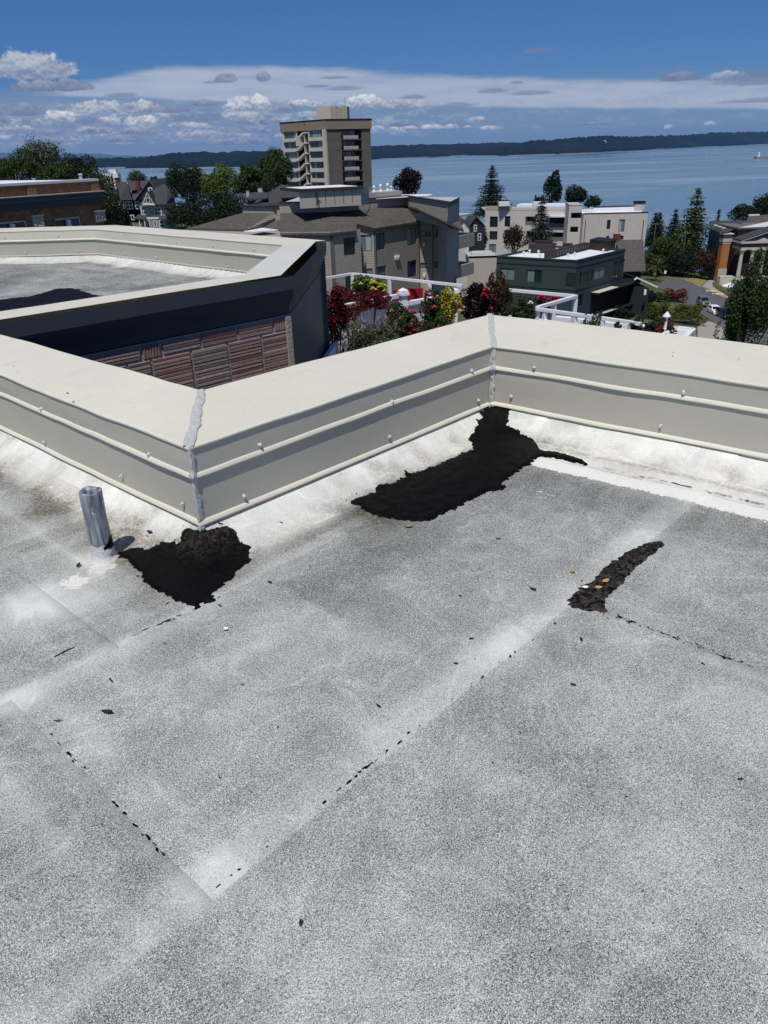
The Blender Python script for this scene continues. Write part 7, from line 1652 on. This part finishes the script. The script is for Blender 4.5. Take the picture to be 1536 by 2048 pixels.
S('dark purple leaved shrub with red roses in front', 950, 566, 660, 78, 11.2, 'purple', 110, 4200, .055, flowers=['red', 'pink'], nfl=6, fsize=.13, z0=ZD)
S('olive bronze shrub right of the purple one', 1000, 545, 640, 84, 12.6, 'bronze', 111, 4400, .055, z0=ZD)
S('green bush with a white flower below the terrace railing', 1040, 592, 660, 84, 10.4, 'rose', 112, 4000, .045, flowers=['white'], nfl=3, fsize=.12, z0=ZD)
S('bush with magenta blossom seen behind the railing corner', 1088, 590, 618, 60, 17.5, 'rose', 113, 900, .07, flowers=['magenta'], nfl=6, fsize=.22, z0=-3.2)
S('upright leafy sapling in front of the low white railing', 1193, 608, 690, 40, 10.8, 'rose', 114, 420, .055, 'sapling', z0=ZD)
S('small leafy sapling left of the upright one', 1172, 625, 690, 22, 10.8, 'rose', 115, 160, .05, 'sapling', z0=ZD)
S('broad-leaved young plant with upright glossy leaves', 1236, 634, 690, 26, 10.4, 'dark', 116, 120, .085, 'sapling', z0=ZD)
S('broad-leaved young plant right of its smaller neighbour', 1268, 632, 690, 34, 10.4, 'dark', 117, 170, .09, 'sapling', z0=ZD)
S('rose bush with magenta blooms beside the garden lantern', 1322, 628, 705, 66, 10.2, 'rose', 118, 3400, .042, 'rose_bush', ['magenta', 'red', 'magenta'], 8, fsize=.10, z0=ZD)
S('dark leafy plant between the saplings and pink roses', 1290, 642, 700, 40, 10.2, 'dark', 119, 500, .05, z0=ZD)

S('low leafy green filler between the rose bushes and yellow shrub', 868, 628, 705, 92, 9.3, 'rose', 121, 3200, .04, flowers=['pink', 'red', 'coral'], nfl=7, fsize=.075, z0=ZD)
S('low grey-green filler between the feathery bush and roses', 772, 632, 720, 76, 9.2, 'greygreen', 122, 3200, .035, z0=ZD)
S('olive green bush beyond the purple shrub at the terrace edge', 985, 556, 640, 70, 13.6, 'mid', 123, 3000, .06, z0=ZD)
S('slender red-leaved branches rising over the slat fence', 700, 596, 660, 60, 11.8, 'maple', 124, 1200, .045, z0=ZD)
# ------------------------------------------------------------------ trees
T = tree
T('tall dark tree at the far left edge', 18, 300, 84, 120, 'broad', 'mid', 1, n=6500, ybot=385, group='trees on the left skyline')
T('feathery silver-leaved tree left of the brick building roof', 72, 278, 88, 104, 'loose', 'silver', 2, n=9000, ybot=385, group='trees on the left skyline')
T('dark evergreen with pointed tops right of the silver tree', 152, 310, 95, 80, 'broad', 'dark', 3, n=4600, ybot=385, group='trees on the left skyline')
T('round bushy tree filling the gap below the silver tree', 105, 322, 80, 96, 'broad', 'mid', 4, n=4600, ybot=385, group='trees on the left skyline')
T('drooping olive tree beside the end of the brick building', 192, 318, 78, 66, 'willow', 'willow', 5, n=3800, ybot=470, group='trees on the left skyline')
T('lower drooping dark tree in front of the dark gabled house', 222, 395, 74, 62, 'willow', 'dark', 6, n=2600, ybot=480)
T('large dark round tree left of the light green one', 378, 308, 150, 112, 'broad', 'dark', 7, n=9500, ybot=440)
T('light yellow-green tree in the middle of the left group', 437, 318, 146, 100, 'broad', 'light', 8, n=8500, ybot=440)
T('mid green tree left of the tall columnar one', 500, 322, 150, 104, 'broad', 'mid', 9, n=8500, ybot=430)
T('tall columnar tree just left of the tower', 546, 284, 158, 82, 'column', 'mid', 10, n=9500, ybot=425)
T('wide dark bush between the sage house and grey apartments', 412, 372, 92, 196, 'broad', 'dark', 11, n=15000, ybot=490)
T('small grey-green tree top behind the dark gabled house', 272, 344, 196, 40, 'loose', 'silver', 12, n=1600, ybot=385)
T('small dark fir top right of the red chimney', 306, 349, 196, 20, 'broad', 'dark', 13, n=900, ybot=385)
T('round dark purple tree beside the tower', 815, 337, 140, 62, 'broad', 'purple', 14, n=4600, ybot=412)
T('broad spruce left behind the pale block', 985, 328, 176, 96, 'conifer', 'conifer', 15, group='conifers behind the pale block', ybot=434, whorls=26, per=20, powr=.95, droop=.1)
T('tall ragged pine right behind the pale block', 1108, 341, 190, 44, 'broad', 'conifer', 16, n=3200, ybot=425, group='conifers behind the pale block')
T('lower ragged pine right of the tall one behind the pale block', 1152, 366, 190, 54, 'broad', 'conifer', 17, n=3000, ybot=425, group='conifers behind the pale block')
T('small spreading pine at the right end of the pale block roof', 1185, 392, 188, 36, 'broad', 'conifer', 18, n=1400, ybot=420, group='conifers behind the pale block')
T('small pine left of the tall ragged one', 1080, 388, 188, 28, 'broad', 'conifer', 21, n=1000, ybot=425, group='conifers behind the pale block')
T('blue-grey spruce in front of the pale block', 1086, 388, 131, 66, 'conifer', 'bluespruce', 19, ybot=486, whorls=24, per=20, powr=.9, droop=.25)
T('bare-branched bronze tree left of the blue spruce', 1030, 452, 128, 54, 'loose', 'bronze', 20, n=2200, ybot=520)
T('dark bush below the left end of the pale block', 962, 455, 118, 34, 'broad', 'dark', 22, n=1400, ybot=520)
T('tallest conifer left of the columned building', 1398, 374, 186, 112, 'conifer', 'yellowconifer', 23, ybot=535, whorls=34, per=20, powr=.8, droop=.08, rag=.35, leaf=.85)
T('slim conifer left of the tallest one', 1353, 418, 192, 58, 'conifer', 'conifer', 24, ybot=505, whorls=28, per=16, powr=.8, rag=.35)
T('slim twin-topped conifer right of the pale block', 1313, 424, 184, 54, 'conifer', 'conifer', 25, ybot=492, whorls=26, per=16, powr=.8, rag=.35)
T('second top of the twin conifer right of the pale block', 1321, 424, 188, 50, 'conifer', 'conifer', 26, ybot=492, whorls=26, per=16, powr=.8, rag=.35)
T('thin distant spire of a conifer behind the columned building', 1439, 418, 205, 14, 'conifer', 'dark', 27, ybot=470, whorls=22, per=6)
T('dark pine behind the right end of the columned building', 1500, 408, 205, 70, 'broad', 'dark', 28, n=3000, ybot=450)
T('dark pine at the right edge of the picture', 1540, 380, 205, 60, 'broad', 'dark', 29, n=3000, ybot=450)
T('round green tree behind the shingled house', 1330, 470, 170, 104, 'broad', 'mid', 30, n=9000, ybot=566)
T('dark green tree over the bend of the street', 1368, 484, 172, 124, 'broad', 'dark', 31, n=10000, ybot=566)
T('low green tree left behind the shingled roof', 1302, 495, 165, 56, 'broad', 'mid', 32, n=3600, ybot=566)
T('dark copper-leaved tree before the side wall of the columned building', 1412, 497, 168, 62, 'broad', 'bronze', 33, n=3600, ybot=560)
T('big leafy tree in front of the street at the right edge', 1518, 506, 62, 118, 'broad', 'mid', 34, n=19000, ybot=760, leaf=.24, lobes=30)
T('lower branches of a leafy tree left of the big one', 1478, 600, 64, 44, 'broad', 'dark', 35, n=5600, ybot=740, leaf=.22)
# palm
pb = GP(1312, 562); pt_ = at0(1312, 532, pb[1]); po = thing('palm', 'fan palm by the end of the street', 'palm', pb)
MB().tube([pb - (0, 0, .2), pt_], [.2, .16], 7).build('trunk', M['bark'], po); rs_ = np.random.default_rng(5); Cs, Ns = [], []
for k in range(46):
    a, e = rs_.uniform(0, 6.28), rs_.uniform(-.7, 1.2); t = np.linspace(.25, 1, 9)[:, None]; dv = np.array([math.cos(a) * math.cos(e), math.sin(a) * math.cos(e), math.sin(e)]) * 2.3
    q = pt_ + dv * t; q[:, 2] -= .5 * t[:, 0] ** 2; Cs.append(q); Ns.append(np.tile(np.cross(dv, (-math.sin(a), math.cos(a), 0)), (9, 1)))
Cs, Ns = np.vstack(Cs), np.vstack(Ns); Ns /= np.linalg.norm(Ns, axis=1, keepdims=True); leafobj('fronds', quads(Cs, Ns, np.full(len(Cs), .75), .3, rs_), G('palm'), po)
def hedge(label, px, yt, yb, w, mat, seed, n=1800, leaf=.3, dep=.7, name='hedge'):
    g = GP(px, yb); return S(label, px, yt, yb + 1, w, g[1] / DS, mat, seed, n, leaf, name, stems=False, cat='hedge', depth=dep, z0=g[2])
hedge('rounded rust-red hedge beside the street', 1352, 574, 604, 66, 'rust', 201, 2600)
hedge('dark green hedge left of the rust-red one', 1322, 584, 604, 46, 'mid', 202, 1800)
hedge('yellow-green hedge nearest the parked cars', 1375, 606, 648, 96, 'hedge', 203, 4200)
hedge('yellow-green hedge left of the larger one', 1318, 604, 640, 76, 'hedge', 204, 3200)
hedge('dark shrub at the porch of the shingled house', 1296, 578, 612, 40, 'dark', 205, 1800)
hedge('low dark shrub on the lawn by the path', 1408, 541, 554, 34, 'dark', 206, 900)
hedge('dark shrub at the foot of the stone steps', 1452, 548, 566, 26, 'dark', 207, 900)
hedge('dark hedge under the terraces of the green building', 1240, 606, 640, 70, 'dark', 208, 2200)

# ------------------------------------------------------------------ haze over the sound
m = bpy.data.materials.new('haze_air'); m.use_nodes = True; nt = m.node_tree; nt.nodes.clear()
out = nt.nodes.new('ShaderNodeOutputMaterial'); pv_ = nt.nodes.new('ShaderNodeVolumePrincipled'); nt.links.new(pv_.outputs[0], out.inputs['Volume'])
pv_.inputs['Color'].default_value = (0.22, 0.50, 1.0, 1); pv_.inputs['Density'].default_value = 2.4e-5; pv_.inputs['Anisotropy'].default_value = 0.0
hz = MB().box((0, 9700, 95), (39000, 20200, 320)).build('haze', m); tag(hz, kind='stuff')
